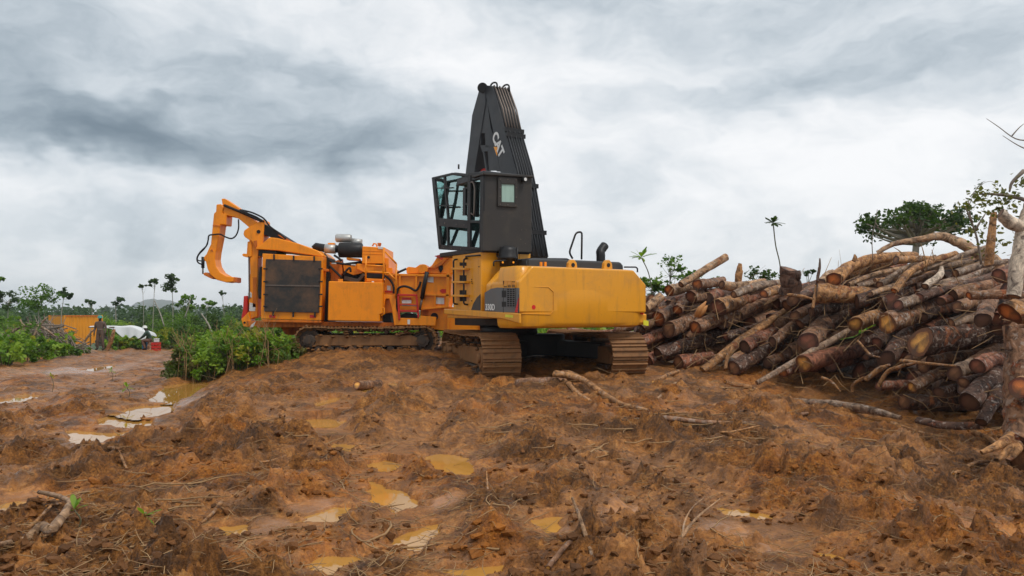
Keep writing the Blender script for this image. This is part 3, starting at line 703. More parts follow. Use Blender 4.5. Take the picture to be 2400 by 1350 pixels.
cw = cwm.build('counterweight', M['yellow'], loader); tag(cw, 'big smooth yellow counterweight across the rear')
es = cw.modifiers.new('split', 'EDGE_SPLIT'); es.split_angle = math.radians(38)
def rear_y(x, z):   # rear surface of the counterweight at (x, z)
    t = min(1, max(0, (x - XL - .14) / (1.66 - XL - .5))); return YR - .027 * math.sin(math.pi * t)
def on_rear(px, py, o=0):
    p = LY(px, py)
    for _ in range(3): p = LY(px, py, rear_y(p.x, p.z))
    return p + Vector((0, -o, 0))
# pressed door outline, tow notch, reflectors, lifting eyes
dr = [(1221, 671), (1285, 673), (1297, 684), (1297, 728), (1290, 737), (1221, 735)]
mb = MB()
for a, b in zip(dr, dr[1:]):
    for k in range(4):
        p = on_rear(a[0] + (b[0] - a[0]) * k / 4, a[1] + (b[1] - a[1]) * k / 4, .004); q = on_rear(a[0] + (b[0] - a[0]) * (k + 1) / 4, a[1] + (b[1] - a[1]) * (k + 1) / 4, .004); mb.bar(p, q, .018, .022, (0, 1, 0))
mb.build('pressed_panel_edge', M['yellow'], cw, .004)
def disc(name, m, p, r, d=(0, -.012, 0), par=None): return MB().tube([p, p + Vector(d)], r, 16).build(name, m, par)
disc('reflector', M['reflector'], on_rear(1250, 720, -.02), .045, (0, -.035, 0), cw); 
rp_ = on_rear(1508, 732); disc('reflector', M['reflector'], rp_ + Vector((.02, .14, 0)), .05, (.02, -.07, 0), cw)
mb = MB().box((1.30, -2.93, zcb + .06), (1.70, -2.62, zcb + .26)); mb.build('bumper_step', M['yellow'], cw, .02)
face_plate('reflective_sticker', M['reflect_y'], [LY(1508, 750, -2.936), LY(1520, 752, -2.936), LY(1520, 764, -2.936), LY(1508, 762, -2.936)], (0, .004, 0), cw, 0)
for px in (1343, 1426):
    p = LY(px, 628, -2.75); w_ = .13
    e = MB().prism([p + Vector((-w_, 0, -.1)), p + Vector((w_, 0, -.1)), p + Vector((w_ * .8, 0, .1)), p + Vector((w_ * .35, 0, .17)), p + Vector((-w_ * .35, 0, .17)), p + Vector((-w_ * .8, 0, .1))], (0, .09, 0)).build('lifting_eye', M['yellow'], cw, .012)
    disc('eye_hole', M['black'], p + Vector((0, -.003, .06)), .045, (0, -.004, 0), e)
# --- side cover between counterweight and cab riser
y0 = LX(1217, 700).y; y1 = LX(1137, 700).y; zc = LX(1219, 660).z; zp = zct - .02
sec = [(XL, 1.42), (XL, zc), (XL + .30, zp), (1.25, zp), (1.60, zc), (1.60, 1.42)]
mb = MB().prism([(x, y0 + .005, z) for x, z in sec], (0, y1 - y0 - .25, 0)); cover = mb.build('engine_cover', M['yellow'], loader, .03, seg=2)
# front cheek, curving into the recess behind the riser
yk = y1 - .245
mb = MB().prism([(XL + .01, yk, 1.42), (XL + .01, yk, zc - .02), (XL + .3, yk, zp - .02), (.2, yk, zp - .02), (.2, yk, 1.42)], (0, .25, 0)); mb.build('cover_cheek', M['yellow'], cover, .05, seg=3)
for px, a, b in ((1180, 628, 733), (1216, 660, 757)):
    p, q = LX(px, a + 30, XL - .002), LX(px, b, XL - .002); MB().bar(p, q, .012, .012, (1, 0, 0)).build('panel_seam', M['black'], cover)
def side_pt(px, py, o=.004):
    p = LX(px, py, XL - o)
    if p.z > zc:      # on the leaning upper part
        for _ in range(4): p = LX(px, py, XL - o + (p.z - zc) / (zp - zc) * .30)
    return p
# grey decal with the swept front edge, model number, grille cut-outs
dec = [(1217, 733), (1170, 731), (1136, 728.5), (1136, 686), (1150, 677), (1165, 674), (1217, 675)]
face_plate('grey_decal', M['panel_grey'], [side_pt(*p) for p in dec], (.003, 0, 0), cover, 0)
face_plate('red_stripe', M['reflector'], [side_pt(1206, 732, .008), side_pt(1213, 732.5, .008), side_pt(1217, 698, .008), side_pt(1215, 698, .008)], (.003, 0, 0), cover, 0)
def grille(px0, py0, px1, py1, nx, ny, slant=0):
    pts = [side_pt(px0, py0, .006), side_pt(px1, py0 + slant, .006), side_pt(px1, py1 + slant, .006), side_pt(px0, py1, .006)]
    g = face_plate('grille', M['dark'], pts, (.003, 0, 0), cover, 0); mb = MB()
    for i in range(nx + 1):
        t = i / nx; a = pts[0].lerp(pts[1], t) + Vector((-.008, 0, 0)); b = pts[3].lerp(pts[2], t) + Vector((-.008, 0, 0)); mb.bar(a, b, .016, .01, (1, 0, 0))
    for i in range(ny + 1):
        t = i / ny; a = pts[0].lerp(pts[3], t) + Vector((-.010, 0, 0)); b = pts[1].lerp(pts[2], t) + Vector((-.010, 0, 0)); mb.bar(a, b, .012, .01, (1, 0, 0))
    mb.build('grille_bars', M['yellow'] if py0 < 660 else M['panel_grey'], g)
grille(1184, 633, 1217, 646, 3, 3, 0); grille(1180.5, 659, 1209, 674, 3, 4); grille(1189, 676, 1208, 719, 3, 9)
latch = face_plate('latch', M['black'], [side_pt(1176, 681, .008), side_pt(1186, 681, .008), side_pt(1186, 697, .008), side_pt(1176, 697, .008)], (.003, 0, 0), cover, 0)
face_plate('latch', M['black'], [side_pt(1176, 707, .008), side_pt(1186, 707, .008), side_pt(1186, 719, .008), side_pt(1176, 719, .008)], (.003, 0, 0), cover, 0)
M['letter'] = paint('white_lettering', (.75, .75, .73), .5, amt=.15)
def text(name, s, m, par, org, ex, ey, size, off=0.0, ext=.002):
    cu = bpy.data.curves.new(name, 'FONT'); cu.body = s; cu.size = size; cu.extrude = ext; cu.offset = off; cu.materials.append(m)
    o = bpy.data.objects.new(name, cu); COL.objects.link(o)
    bpy.context.view_layer.update(); me = bpy.data.meshes.new_from_object(o.evaluated_get(bpy.context.evaluated_depsgraph_get()))
    bpy.data.objects.remove(o); me.name = name; o = link(name, me, par)
    ex, ey = Vector(ex).normalized(), Vector(ey); ey = (ey - ex * ey.dot(ex)).normalized(); mt = Matrix((ex, ey, ex.cross(ey))).transposed().to_4x4(); mt.translation = org; o.matrix_local = mt; return o
a, b = side_pt(1137.5, 726, .009), side_pt(1168, 727, .009)
text('model_number', '330D', M['letter'], cover, a, b - a, (0, 0, 1), .17, .005)
# --- cab riser with ladder
yr = LX(1126, 640).y; yf = LX(1061, 650).y; zr = LX(1126, 588).z
riser = MB().prism([(XL + .01, yf, 1.43), (XL + .01, yr, 1.43), (XL + .01, yr, zr), (XL + .01, yf + .05, zr)], (1.25, 0, 0)).build('cab_riser', M['yellow'], loader, .025, seg=2)
MB().box((-.35, yr + .05, 1.43), (.2, yr + .9, zr - .12)).build('boom_tower', M['yellow'], loader, .02)
# dark swoosh continuing the decal onto the riser foot
face_plate('dark_decal', M['panel_dark'], [LX(1104, 726.5, XL + .006), LX(1109, 712, XL + .006), LX(1117, 698, XL + .006), LX(1126, 689, XL + .006), LX(1126, 727.5, XL + .006)], (.003, 0, 0), riser, 0)
for k, py in enumerate((615, 645, 680, 698)):
    face_plate('painted_foot_pocket', M['dark'], [LX(1077, py, XL + .004), LX(1093, py, XL + .004), LX(1093, py + (8 if k in (0, 3) else 20), XL + .004), LX(1077, py + (8 if k in (0, 3) else 20), XL + .004)], (.003, 0, 0), riser, 0)  # flat dark plates paint the shade inside the foot openings
lad = MB()
for py in (630, 661, 693): lad.bar(LX(1063, py, XL - .06), LX(1094, py + .5, XL - .06), .12, .045)
ladder = lad.build('ladder', M['yellow'], riser, .006)
for px, a, b in ((1063, 608, 712), (1087, 606, 713)):
    MB().tube(rounded([LX(px + 8, a, XL), LX(px, a + 1, XL - .10), LX(px, b, XL - .10), LX(px + 9, b + 1, XL)], .06), .019, 8).build('grab_rail', M['black'], ladder)
MB().tube(rounded([LX(1092, 603, XL), LX(1092, 601, XL - .07), LX(1125, 598, XL - .07), LX(1125, 599, XL)], .03), .018, 8).build('grab_rail', M['black'], riser)
for px, py in ((1106, 655), (1106, 660), (1107, 664), (1123, 625), (1106, 705)): disc('bolt', M['black'], LX(px, py, XL + .006), .012, (-.012, 0, 0), riser)
# --- cab
yc = LX(1133, 500).y; yd = LX(1099, 500).y; XR = XL + 1.2; C0 = XL - .01
def cx(px, py, o=0): return LX(px, py, C0 - o)
cab = MB().prism([LY(1133, 405, yc), LY(1247, 412, yc), LY(1246, 592, yc), LY(1130, 588, yc)], (0, .06, 0)).build('cab', M['grey_paint'], loader, .012)
tag(cab, 'raised dark grey cab with bolted guard windows')
corner_b = cx(1130, 588); zcb2 = corner_b.z; zct2 = cx(1133, 405).z
Bx('cab_floor', M['black'], (C0, yc + .06, zcb2 - .02), (XR, cx(1030, 583).y, zcb2 + .08), cab)
Bx('cab_roof', M['boom'], (C0 + .02, yc + .02, zct2 - .10), (XR, cx(1068, 400).y, zct2 + .06), cab, .02)
v = [LY(1133, 404, yc - .08), LY(1251, 411, yc - .08), LY(1251, 416, yc - .08), LY(1133, 409, yc - .08)]
MB().prism(v, (0, .5, 0)).build('roof_visor', M['grey_paint'], cab, .006)
# left side: door post and guard frame of the glazed front
def sbar(p, q, wd, name='frame_bar', par=cab, m='black', th=.06): return MB().bar(cx(*p), cx(*q), th, wd, (0, 0, 1)).build(name, M[m], par, .006)
Bx('door_panel', M['black'], (C0 + .10, yc + .06, zcb2 + .05), (C0 + .13, yd - .02, zcb2 + .30), cab)
mbf = MB()
def fb(p, q, wpx):
    """flat bar in the left cab side from pixel p to pixel q, wpx photo pixels wide"""
    a, b = Vector((p[0], p[1], 0)), Vector((q[0], q[1], 0)); t = (b - a).normalized(); nn = Vector((-t.y, t.x, 0)) * wpx / 2
    mbf.prism([cx((a + nn).x, (a + nn).y), cx((b + nn).x, (b + nn).y), cx((b - nn).x, (b - nn).y), cx((a - nn).x, (a - nn).y)], (.05, 0, 0))
fb((1015, 416), (1031, 583), 7); fb((1013, 418), (1060, 407), 5); fb((1060, 407), (1099, 412), 5); fb((1029, 579), (1131, 586), 11); fb((1024, 520), (1098, 526), 19); fb((1099, 410), (1098, 584), 7)
fb((1129, 405), (1127, 588), 8); fb((1099, 408), (1133, 407), 8); fb((1099, 519), (1130, 520), 6)
mbf.build('guard_frame', M['black'], cab, .005)
mbf = MB(); fb((1040, 412), (1049, 514), 3); fb((1048, 530), (1049, 580), 3); fb((1019, 441), (1060, 440), 2.4); fb((1023, 482), (1060, 481), 2.4)
fb((1088, 440), (1087, 505), 6); fb((1088, 440), (1097, 440), 4); fb((1088, 478), (1097, 478), 4); fb((1112, 425), (1110, 508), 3)
tag(mbf.build('guard_bars', M['black'], cab), kind='stuff')
MB().tube(rounded([cx(1104, 500, -.02), cx(1111, 505, .03), cx(1113, 440, .03), cx(1108, 425, .03), cx(1103, 428, -.02)], .08), .017, 8).build('door_grab_rail', M['steel'], cab)
def pane(name, pts): return MB().prism(pts, (.008, 0, 0)).build(name, M['glass'], cab)
pane('window_pane', [cx(1017, 420, -.22), cx(1060, 410, -.22), cx(1097, 414, -.22), cx(1097, 518, -.06), cx(1024, 512, -.06)])
pane('window_pane', [cx(1028, 530, -.15), cx(1097, 535, -.15), cx(1097, 579, -.05), cx(1032, 576, -.05)])
pane('door_window', [cx(1102, 412, -.06), cx(1127, 411, -.06), cx(1126, 516, -.06), cx(1102, 516, -.06)])
pane('door_window', [cx(1102, 523, -.15), cx(1126, 523, -.15), cx(1126, 580, -.06), cx(1102, 578, -.06)])
for px, py in ((1043, 523), (1021, 436), (1023, 468), (1026, 500), (1040, 580), (1058, 582), (1080, 583), (1098, 425), (1098, 450), (1098, 480), (1098, 545), (1098, 565), (1070, 526), (1088, 527)):
    disc('bolt', M['steel'], cx(px, py, .002), .018 if px == 1043 else .011, (-.01, 0, 0), cab)
# right side wall and glazed front, closing the cab box
yfr = cx(1014, 417).y; yfb = cx(1031, 583).y; yrf = cx(1068, 400).y
mb = MB().prism([(XR, yc + .06, zcb2 + .08), (XR, yc + .62, zcb2 + .08), (XR, yc + .62, zct2 - .1), (XR, yc + .06, zct2 - .1)], (-.04, 0, 0)); mb.build('right_wall', M['black'], cab)
pf = [cx(1014, 417), cx(1031, 583)]
mb = MB()
for x in (C0 + .05, XR - .05):
    mb.bar(Vector((x, pf[0].y, pf[0].z)), Vector((x, pf[1].y, pf[1].z)), .07)
for f_ in (.02, .62, .98):
    p = pf[0].lerp(pf[1], f_); mb.bar(Vector((C0 + .05, p.y, p.z)), Vector((XR - .05, p.y, p.z)), .07)
zk = cx(1060, 407)
mb.bar(Vector((XR - .03, pf[0].y, pf[0].z)), Vector((XR - .03, zk.y, zk.z)), .06); mb.bar(Vector((XR - .03, zk.y, zk.z)), Vector((XR - .03, yc + .6, zct2 - .05)), .06); mb.bar(Vector((XR - .03, pf[1].y, pf[1].z)), Vector((XR - .03, yc + .6, zcb2 + .06)), .06)
mb.bar(Vector((C0 + .05, zk.y, zk.z)), Vector((XR - .05, zk.y, zk.z)), .06)
mb.build('front_frame', M['black'], cab, .006)
MB().prism([Vector((C0 + .06, pf[0].y, pf[0].z)), Vector((XR - .06, pf[0].y, pf[0].z)), Vector((XR - .06, pf[1].y, pf[1].z)), Vector((C0 + .06, pf[1].y, pf[1].z))], (0, -.008, 0)).build('windscreen', M['glass'], cab)
MB().prism([Vector((XR - .03, pf[0].y - .05, pf[0].z)), Vector((XR - .03, yc + .62, zct2 - .1)), Vector((XR - .03, yc + .62, zcb2 + .1)), Vector((XR - .03, pf[1].y - .05, pf[1].z))], (.006, 0, 0)).build('right_window', M['glass'], cab)
mb = MB().box((XL + .35, yc + .45, zcb2 + .1), (XL + .85, yc + 1.0, zcb2 + .5)); mb.prism([(XL + .38, yc + .42, zcb2 + .5), (XL + .38, yc + .58, zcb2 + .5), (XL + .38, yc + .46, zcb2 + 1.2), (XL + .38, yc + .34, zcb2 + 1.2)], (.45, 0, 0))
mb.build('operator_seat', M['black'], cab, .05)
mb = MB().box((XL + .2, yc + .9, zcb2 + .1), (XL + .32, yc + 1.25, zcb2 + .62)); mb.box((XL + .9, yc + .9, zcb2 + .1), (XL + 1.02, yc + 1.25, zcb2 + .62)); mb.tube([(XL + .26, yc + 1.15, zcb2 + .6), (XL + .26, yc + 1.2, zcb2 + .82)], .025); tag(mb.build('control_console', M['black'], cab, .02), kind='stuff')
# rear guard window: bolted plate round an opaque pane
def rw(px, py, o): return LY(px, py, yc - o)
outer = [(1168, 414), (1213, 417), (1213, 486), (1167, 483)]; inner = [(1176, 431), (1207, 432), (1207, 474), (1176, 473)]
mb = MB()
for k in range(4):
    a, b, c, d = outer[k], outer[(k + 1) % 4], inner[(k + 1) % 4], inner[k]; mb.prism([rw(*a, .045), rw(*b, .045), rw(*c, .045), rw(*d, .045)], (0, .045, 0))
rwf = mb.build('rear_window_frame', M['grey_paint'], cab, .006)
face_plate('window_recess', M['dark'], [rw(*p, .004) for p in inner], (0, .003, 0), rwf, 0)
gm = bpy.data.materials.get('tinted_glass')
M['sky_painted_glass'] = paint('painted_sky_reflection', (.30, .43, .37), .06, (.22, .3, .25), .4)  # opaque pale green stands in for the sky showing in the pane
face_plate('rear_window_pane', M['sky_painted_glass'], [rw(*p, .018) for p in inner], (0, .006, 0), rwf, 0)
for px, py in ((1172, 420), (1190, 420), (1209, 422), (1172, 440), (1172, 460), (1172, 479), (1190, 480), (1209, 481), (1210, 440), (1210, 462)): disc('bolt', M['steel'], rw(px, py, .045), .011, (0, -.01, 0), rwf)
for px, py in ((1222, 539), (1233, 539), (1220, 561), (1231, 571)): disc('bolt', M['steel'], rw(px, py, .0), .009, (0, -.01, 0), cab)
lp = rw(1229, 421, .10); MB().box(lp - Vector((.05, .04, .05)), lp + Vector((.05, .06, .05))).build('work_light', M['black'], cab, .01)
disc('lamp_lens', M['white'], lp + Vector((0, -.04, 0)), .035, (0, -.008, 0), cab)
rt = cx(1075, 396); MB().tube([rt, rt + Vector((0, 0, .10))], .02, 6).build('roof_antenna', M['black'], cab)
# --- boom and stick
bl, br = .10, .60
def bL(px, py): return L(px, py, 0, bl)
def bR(px, py): return L(px, py, 0, br)
foot = bL(1243, 620); bb = [bL(1127, 199), bL(1153, 201), bL(1158, 215), bL(1210, 404), bL(1243, 600), bL(1225, 640), bL(1190, 640), bL(1172, 402), bL(1160, 330), bL(1138, 225), bL(1126, 214)]
boom = MB().prism(bb, (br - bl, 0, 0)).build('boom', M['boom'], loader, .012); tag(boom, 'black folded boom carrying hydraulic lines')
# lattice plate with lightening holes between boom and stick (built round its openings)
ya, yb_ = bL(1131, 250), bL(1164, 398)
mb = MB()
pl = [((1131, 300), (1134, 232)), ]
mb.prism([bL(1127, 300), bL(1135, 226), bL(1142, 240), bL(1150, 300)], (.04, 0, 0))
mb.prism([bL(1127, 300), bL(1150, 300), bL(1151, 312), bL(1124, 312)], (.04, 0, 0)); mb.prism([bL(1136, 312), bL(1151, 312), bL(1156, 345), bL(1138, 345)], (.04, 0, 0)); mb.prism([bL(1122, 312), bL(1127, 312), bL(1127, 338), bL(1123, 340)], (.04, 0, 0))
mb.prism([bL(1125, 340), bL(1138, 340), bL(1156, 345), bL(1156, 352), bL(1130, 356)], (.04, 0, 0)); mb.prism([bL(1143, 352), bL(1157, 350), bL(1166, 400), bL(1146, 400)], (.04, 0, 0)); mb.prism([bL(1150, 300), bL(1160, 330), bL(1172, 402), bL(1164, 402), bL(1150, 320)], (.05, 0, 0)); mb.prism([bL(1131, 354), bL(1134, 354), bL(1142, 400), bL(1138, 400)], (.04, 0, 0))
mb.build('gusset_plate', M['boom'], boom)
# stick hanging in front
s1 = [L(*p, 0, .08) for p in ((1124, 205), (1136, 205), (1138, 240), (1113, 395), (1105, 470), (1085, 470), (1092, 395), (1100, 330), (1106, 270))]
stick = MB().prism(s1, (.48, 0, 0)).build('stick', M['boom'], loader, .012)
MB().tube([L(1131, 206, 0, .02), L(1131, 206, 0, .66)], .13, 18).build('pin_boss', M['black'], stick)
for x in (.20, .46): MB().tube([L(1140, 250, 0, x), L(1128, 330, 0, x), L(1118, 398, 0, x)], [.05, .05, .07], 12).build('stick_cylinder', M['black'], stick)
MB().tube([L(1128, 402, 0, .3), L(1136, 399, 0, .3)], .05, 10).build('cylinder_joint', M['red'], stick)
# hydraulic lines down the rear face
def rearface(t, u, o=.03):   # t 0 top .. 1 foot, u 0 left .. 1 right
    pa = [bL(1156, 212), bL(1210, 404), bL(1243, 602)]; k = t * 2; i = min(1, int(k)); p = pa[i].lerp(pa[i + 1], k - i); nrm = Vector((0, -1, .42)).normalized()
    return Vector((bl + u * (br - bl), p.y, p.z)) + nrm * o
hl = MB()
for k in range(7):
    u = .08 + k * .14; hl.tube([rearface(t, u, .035 + .015 * (k % 2)) for t in np.linspace(.25, 1.0, 8)], .017, 7)
hl.build('hydraulic_pipe', M['boom'], boom)
hb = MB()
for k in range(6):
    u = .1 + k * .16; a = rearface(.24, u, .05); b = rearface(.0, u, .06); hb.tube([a, a.lerp(b, .5) + Vector((.02, -.03, 0)), b, b + Vector((0, .1, .12))], .02, 7)
hb.build('steel_hose', M['steel'], boom)
for t in (.25, .28, .58, .86): MB().bar(rearface(t, -.02, .05), rearface(t, 1.04, .05), .10, .05, (0, 1, 0)).build('pipe_clamp', M['black'], boom)
for u, (a, b) in ((.15, ((1133, 215), (1143, 190))), (.85, ((1170, 205), (1176, 195)))):
    top = rearface(.0, u, .08)
    MB().tube(catmull([top, top + Vector((0, .05, .16)), top + Vector((0, .30, .18)), top + Vector((0, .5, -.10))], 5), .022, 8).build('hose_loop', M['rubber'], boom)
# painted name on the boom side
pa, pb = bL(1157, 312), bL(1177, 368); dn = (pb - pa).normalized(); rg = Vector((0, -dn.z, dn.y)); rg = rg if rg.y < 0 else -rg
org = bL(1158, 314) + Vector((-.006, 0, 0)) - rg * .10
tx = text('lettering', 'CAT', M['letter'], boom, org, dn, rg, .36, .014); tx.scale = (1, 1, 1)
tri = [bL(1155, 341), bL(1168, 338), bL(1165, 364)]
q0 = org + dn * .26 + rg * -.075
MB().prism([q0 + Vector((.001, 0, 0)), q0 + dn * .30 + Vector((.001, 0, 0)), q0 + dn * .15 + rg * .16 + Vector((.001, 0, 0))], (.002, 0, 0)).build('logo_triangle', M['amber'], boom)
# --- upper deck fittings
hd = MB().prism([LY(1239, 605, -2.2), LY(1300, 607, -2.2), LY(1455, 614, -2.2), LY(1462, 622, -2.2), LY(1462, 640, -2.2), LY(1239, 634, -2.2)], (0, 1.1, 0)).build('engine_hood', M['hood'], loader, .04, seg=2)
MB().prism([LY(1247, 604, -1.9), LY(1330, 605, -1.9), LY(1345, 612, -1.9), LY(1240, 612, -1.9)], (0, .8, 0)).build('hood_step', M['black'], hd, .02)
pc = LY(1190, 600, yr - .25)
pr = MB()
prof = [(.02, -.02), (.17, -.02), (.17, .12), (.205, .12), (.215, .16), (.20, .18), (.19, .30), (.165, .37), (.10, .40), (.0, .41)]
def lathe(mb, c, prof, n=20):
    vs = []; fs = []
    for r_, z in prof:
        for j in range(n): a = 2 * math.pi * j / n; vs.append(Vector(c) + Vector((r_ * math.cos(a), r_ * math.sin(a), z)))
    for i in range(len(prof) - 1):
        for j in range(n): j2 = (j + 1) % n; fs.append((i * n + j, i * n + j2, (i + 1) * n + j2, (i + 1) * n + j))
    mb.add(vs, fs, True); return mb
lathe(pr, LY(1190, 622, yr - .28), prof).build('air_precleaner', M['black'], loader)
for px in (1178, 1203): disc('amber_marker', M['amber'], LY(px, 615, yr - .50), .022, (0, -.01, 0), loader)
MB().tube(rounded([LY(1157, 624, yr - .4), LY(1157, 612, yr - .4), LY(1232, 608, yr - .4), LY(1234, 622, yr - .4)], .06), .017, 8).build('handrail', M['black'], loader)
MB().tube([LY(1212, 622, yr - .42), LY(1212, 580, yr - .42)], .02, 8).build('mirror_post', M['black'], loader)
MB().tube(rounded([LY(1165, 590, yr - .02), LY(1165, 602, yr - .12), LY(1178, 602, yr - .2)], .03), .015, 8).build('handrail', M['black'], loader)
MB().prism([LY(1217, 593, yr - .01), LY(1242, 594, yr - .01), LY(1242, 620, yr - .01), LY(1217, 620, yr - .01)], (0, .5, 0)).build('valve_box', M['yellow'], loader, .015)
MB().tube(rounded([LY(1342, 606, -2.0), LY(1334, 592, -2.0), LY(1350, 545, -2.0), LY(1364, 543, -2.0), LY(1363, 608, -2.0)], .08), .022, 8).build('handrail', M['black'], loader)
ex = MB(); p = LY(1408, 616, -1.9); ex.tube(catmull([p, p + Vector((0, 0, .18)), p + Vector((.02, .03, .26)), p + Vector((.16, .06, .40))], 4), .10, 14); ex.build('exhaust_stack', M['black'], loader)
MB().tube(rounded([LY(1463, 626, -2.4), LY(1490, 626, -2.4), LY(1494, 629, -2.4), LY(1494, 638, -2.4)], .05), .017, 8).build('handrail', M['black'], loader)
for px in (1268, 1278): MB().bar(LY(px, 624, -2.5), LY(px, 614, -2.5), .05, .03).build('hood_hinge', M['orange'], loader)
MB().tube(rounded([LX(1218, 655, XL + .2), LX(1234, 628, XL + .3), LX(1234, 607, XL + .32)], .05), .014, 6).build('filler_pipe', M['black'], loader)
# ------------------------------------------------------------------ orange tracked wood grinder (side on, behind the loader)
GD = 20.4
GO = Vector((P(860, 830, GD + 1.3).x, GD + 1.3, .62))
grinder = empty('wood_grinder', GO)
tag(grinder, 'orange tracked wood grinder with black radiator screen and hooked loader arm', 'wood grinder')
def G(px, py, dd=0.0): return P(px, py, GD + dd) - GO
def gp(name, m, pts, dd=0.0, dep=.1, par=None, bev=.012, label=None):
    o = MB().prism([G(a, b, dd) for a, b in pts], (0, dep, 0)).build(name, M[m], par or grinder, bev)
    if label: tag(o, label)
    return o
def gt(name, m, pts, r, par=None, dd=0.0, curve=True, n=8):
    q = [G(*p[:2], (p[2] if len(p) > 2 else 0) + dd) for p in pts]; q = catmull(q, 5) if curve and len(q) > 2 else q
    return MB().tube(q, r, n).build(name, M[m], par or grinder)
def gbar(name, m, a, b, wpx, dd=0.0, dep=.06, par=None):
    A, B_ = Vector((a[0], a[1], 0)), Vector((b[0], b[1], 0)); t = (B_ - A).normalized(); nn = Vector((-t.y, t.x, 0)) * wpx / 2
    return gp(name, m, [((A + nn).x, (A + nn).y), ((B_ + nn).x, (B_ + nn).y), ((B_ - nn).x, (B_ - nn).y), ((A - nn).x, (A - nn).y)], dd, dep, par, .004)
# tracks
zg = G(860, 831).z
xa, xb = G(697, 800, .25).x, G(1024, 800, .25).x; rg_ = (G(700, 767).z - zg) / 2; half = (xb - xa) / 2 - rg_
shoe_g = shoe_mesh('track_shoe', (4 * half + 2 * math.pi * rg_) / 44 * .98, .5, 2, .03, M['mudcaked'])
for k, (dd, lab) in enumerate(((.25, 'near muddy crawler track of the grinder'), (2.1, 'far muddy crawler track of the grinder'))):
    cxm = (xa + xb) / 2 - (.12 if k else 0); yy = G(860, 800, dd).y
    tilt = -.012
    pl = lambda v, cxm=cxm, yy=yy: Vector((cxm - v.y, yy + v.x, zg + v.z + .012 * v.y))
    make_track(grinder, (lambda v, cxm=cxm, yy=yy: Vector((cxm - v.y, yy + v.x, zg + v.z))), half, rg_, .5, 44, shoe_g, lab, M['mudcaked'], M['mudsteel'], -1)
gp('frame_guard', 'black', [(764, 790), (985, 786), (1003, 812), (764, 815)], .12, .06)
# chassis
gp('chassis_beam', 'orange_worn', [(577, 752), (1000, 757), (1000, 769), (690, 767), (585, 768)], .35, 1.9)
gp('chassis_floor', 'dark', [(700, 756), (1060, 758), (1060, 776), (700, 770)], .6, 1.4)
gp('side_skirt', 'orange_worn', [(612, 748), (752, 752), (752, 757), (612, 755)], .1, .35)
# radiator with screen
rad = gp('radiator_housing', 'orange', [(615, 594), (757, 602), (752, 751), (611, 747)], .10, 1.2, None, .012, 'orange radiator housing')
scr = gp('screen', 'mesh_screen', [(623, 607), (752, 611), (747, 733), (619, 730)], .05, .045, rad, .004, 'black radiator screen smeared with mud')
gp('screen_seam', 'steel', [(622, 667), (749, 669), (749, 672), (622, 670)], .035, .02, rad, .002)
for px, py in ((642, 603), (688, 606), (736, 608), (640, 735), (687, 737), (738, 738)): gbar('screen_clip', 'black', (px, py - 7), (px, py + 6), 4, .03, .02, rad)
for px in (621, 750):
    for py in (630, 660, 690, 718): gbar('screen_clip', 'black', (px - 4, py), (px + 6, py), 3.5, .03, .02, rad)
for px in (638, 733): gp('tail_reflector', 'red', [(px - 7, 738), (px + 7, 738.5), (px + 7, 745), (px - 7, 744.5)], .085, .02, rad, .002)
gp('air_box', 'black', [(608, 625), (614, 625), (614, 700), (606, 700), (604, 680), (606, 655)], .3, .5, rad)
# front mast and foot
mast = gp('mast', 'orange', [(584, 560), (606, 558), (604, 640), (603, 742), (586, 748), (582, 700), (586, 640)], .45, .35, None, .012, 'upright orange mast of the loader arm')
gp('mast_slot', 'orange_worn', [(593, 650), (602, 650), (600, 720), (592, 720)], .44, .02, mast, .002)
gbar('mast_rail', 'steel', (583, 600), (584, 700), 3, .42, .04, mast)
gp('mast_sticker', 'white', [(585, 709), (599, 712), (598, 729), (584, 729)], .44, .012, mast, .001)
gp('oval_sticker', 'white', [(581, 686), (585, 683), (590, 687), (590, 697), (582, 697)], .44, .012, mast, .001)
gp('red_flap', 'red', [(571, 694), (580, 693), (578, 735), (572, 748), (565, 750), (566, 740), (569, 728)], .4, .3, mast)
gp('foot_bracket', 'orange', [(565, 748), (572, 742), (583, 730), (588, 757), (582, 767), (570, 765)], .38, .4, mast)
gp('white_scuff', 'white', [(588, 762), (600, 752), (594, 766), (585, 768)], .345, .006, None, .001)
MB().tube([G(573, 756, .37), G(573, 756, .36)], .03, 12).build('pin', M['black'], mast)
kn = gp('knuckle', 'orange', [(570, 549), (572, 540), (584, 532), (617, 514), (620, 518), (617, 552), (614, 580), (600, 585), (590, 566), (574, 556)], .38, .5, mast, .015)
gp('lower_bracket', 'orange', [(580, 566), (590, 566), (590, 600), (583, 604), (570, 601), (567, 597), (570, 594), (578, 595)], .42, .4, mast, .01)
MB().tube([G(606, 543, .36), G(606, 543, .92)], .05, 14).build('pivot_pin', M['black'], kn)
gp('pin_boss', 'orange_worn', [(594, 564), (602, 563), (603, 575), (598, 583), (594, 574)], .37, .02, kn)
# slanted cover over the radiator
cov = gp('slanted_cover', 'orange', [(599, 584), (632, 556), (650, 558), (700, 571), (745, 588), (758, 599), (757, 602), (650, 587)], .15, 1.4, None, .015, 'slanted orange cover above the radiator')
gp('painted_cover_shadow', 'dark', [(606, 586), (648, 588), (646, 600), (606, 600)], .2, .9, cov, .004)  # dark block stands in for the shade between cover and radiator
gp('cover_brace', 'orange_worn', [(606, 588), (614, 588), (612, 603), (606, 603)], .3, .1, cov)
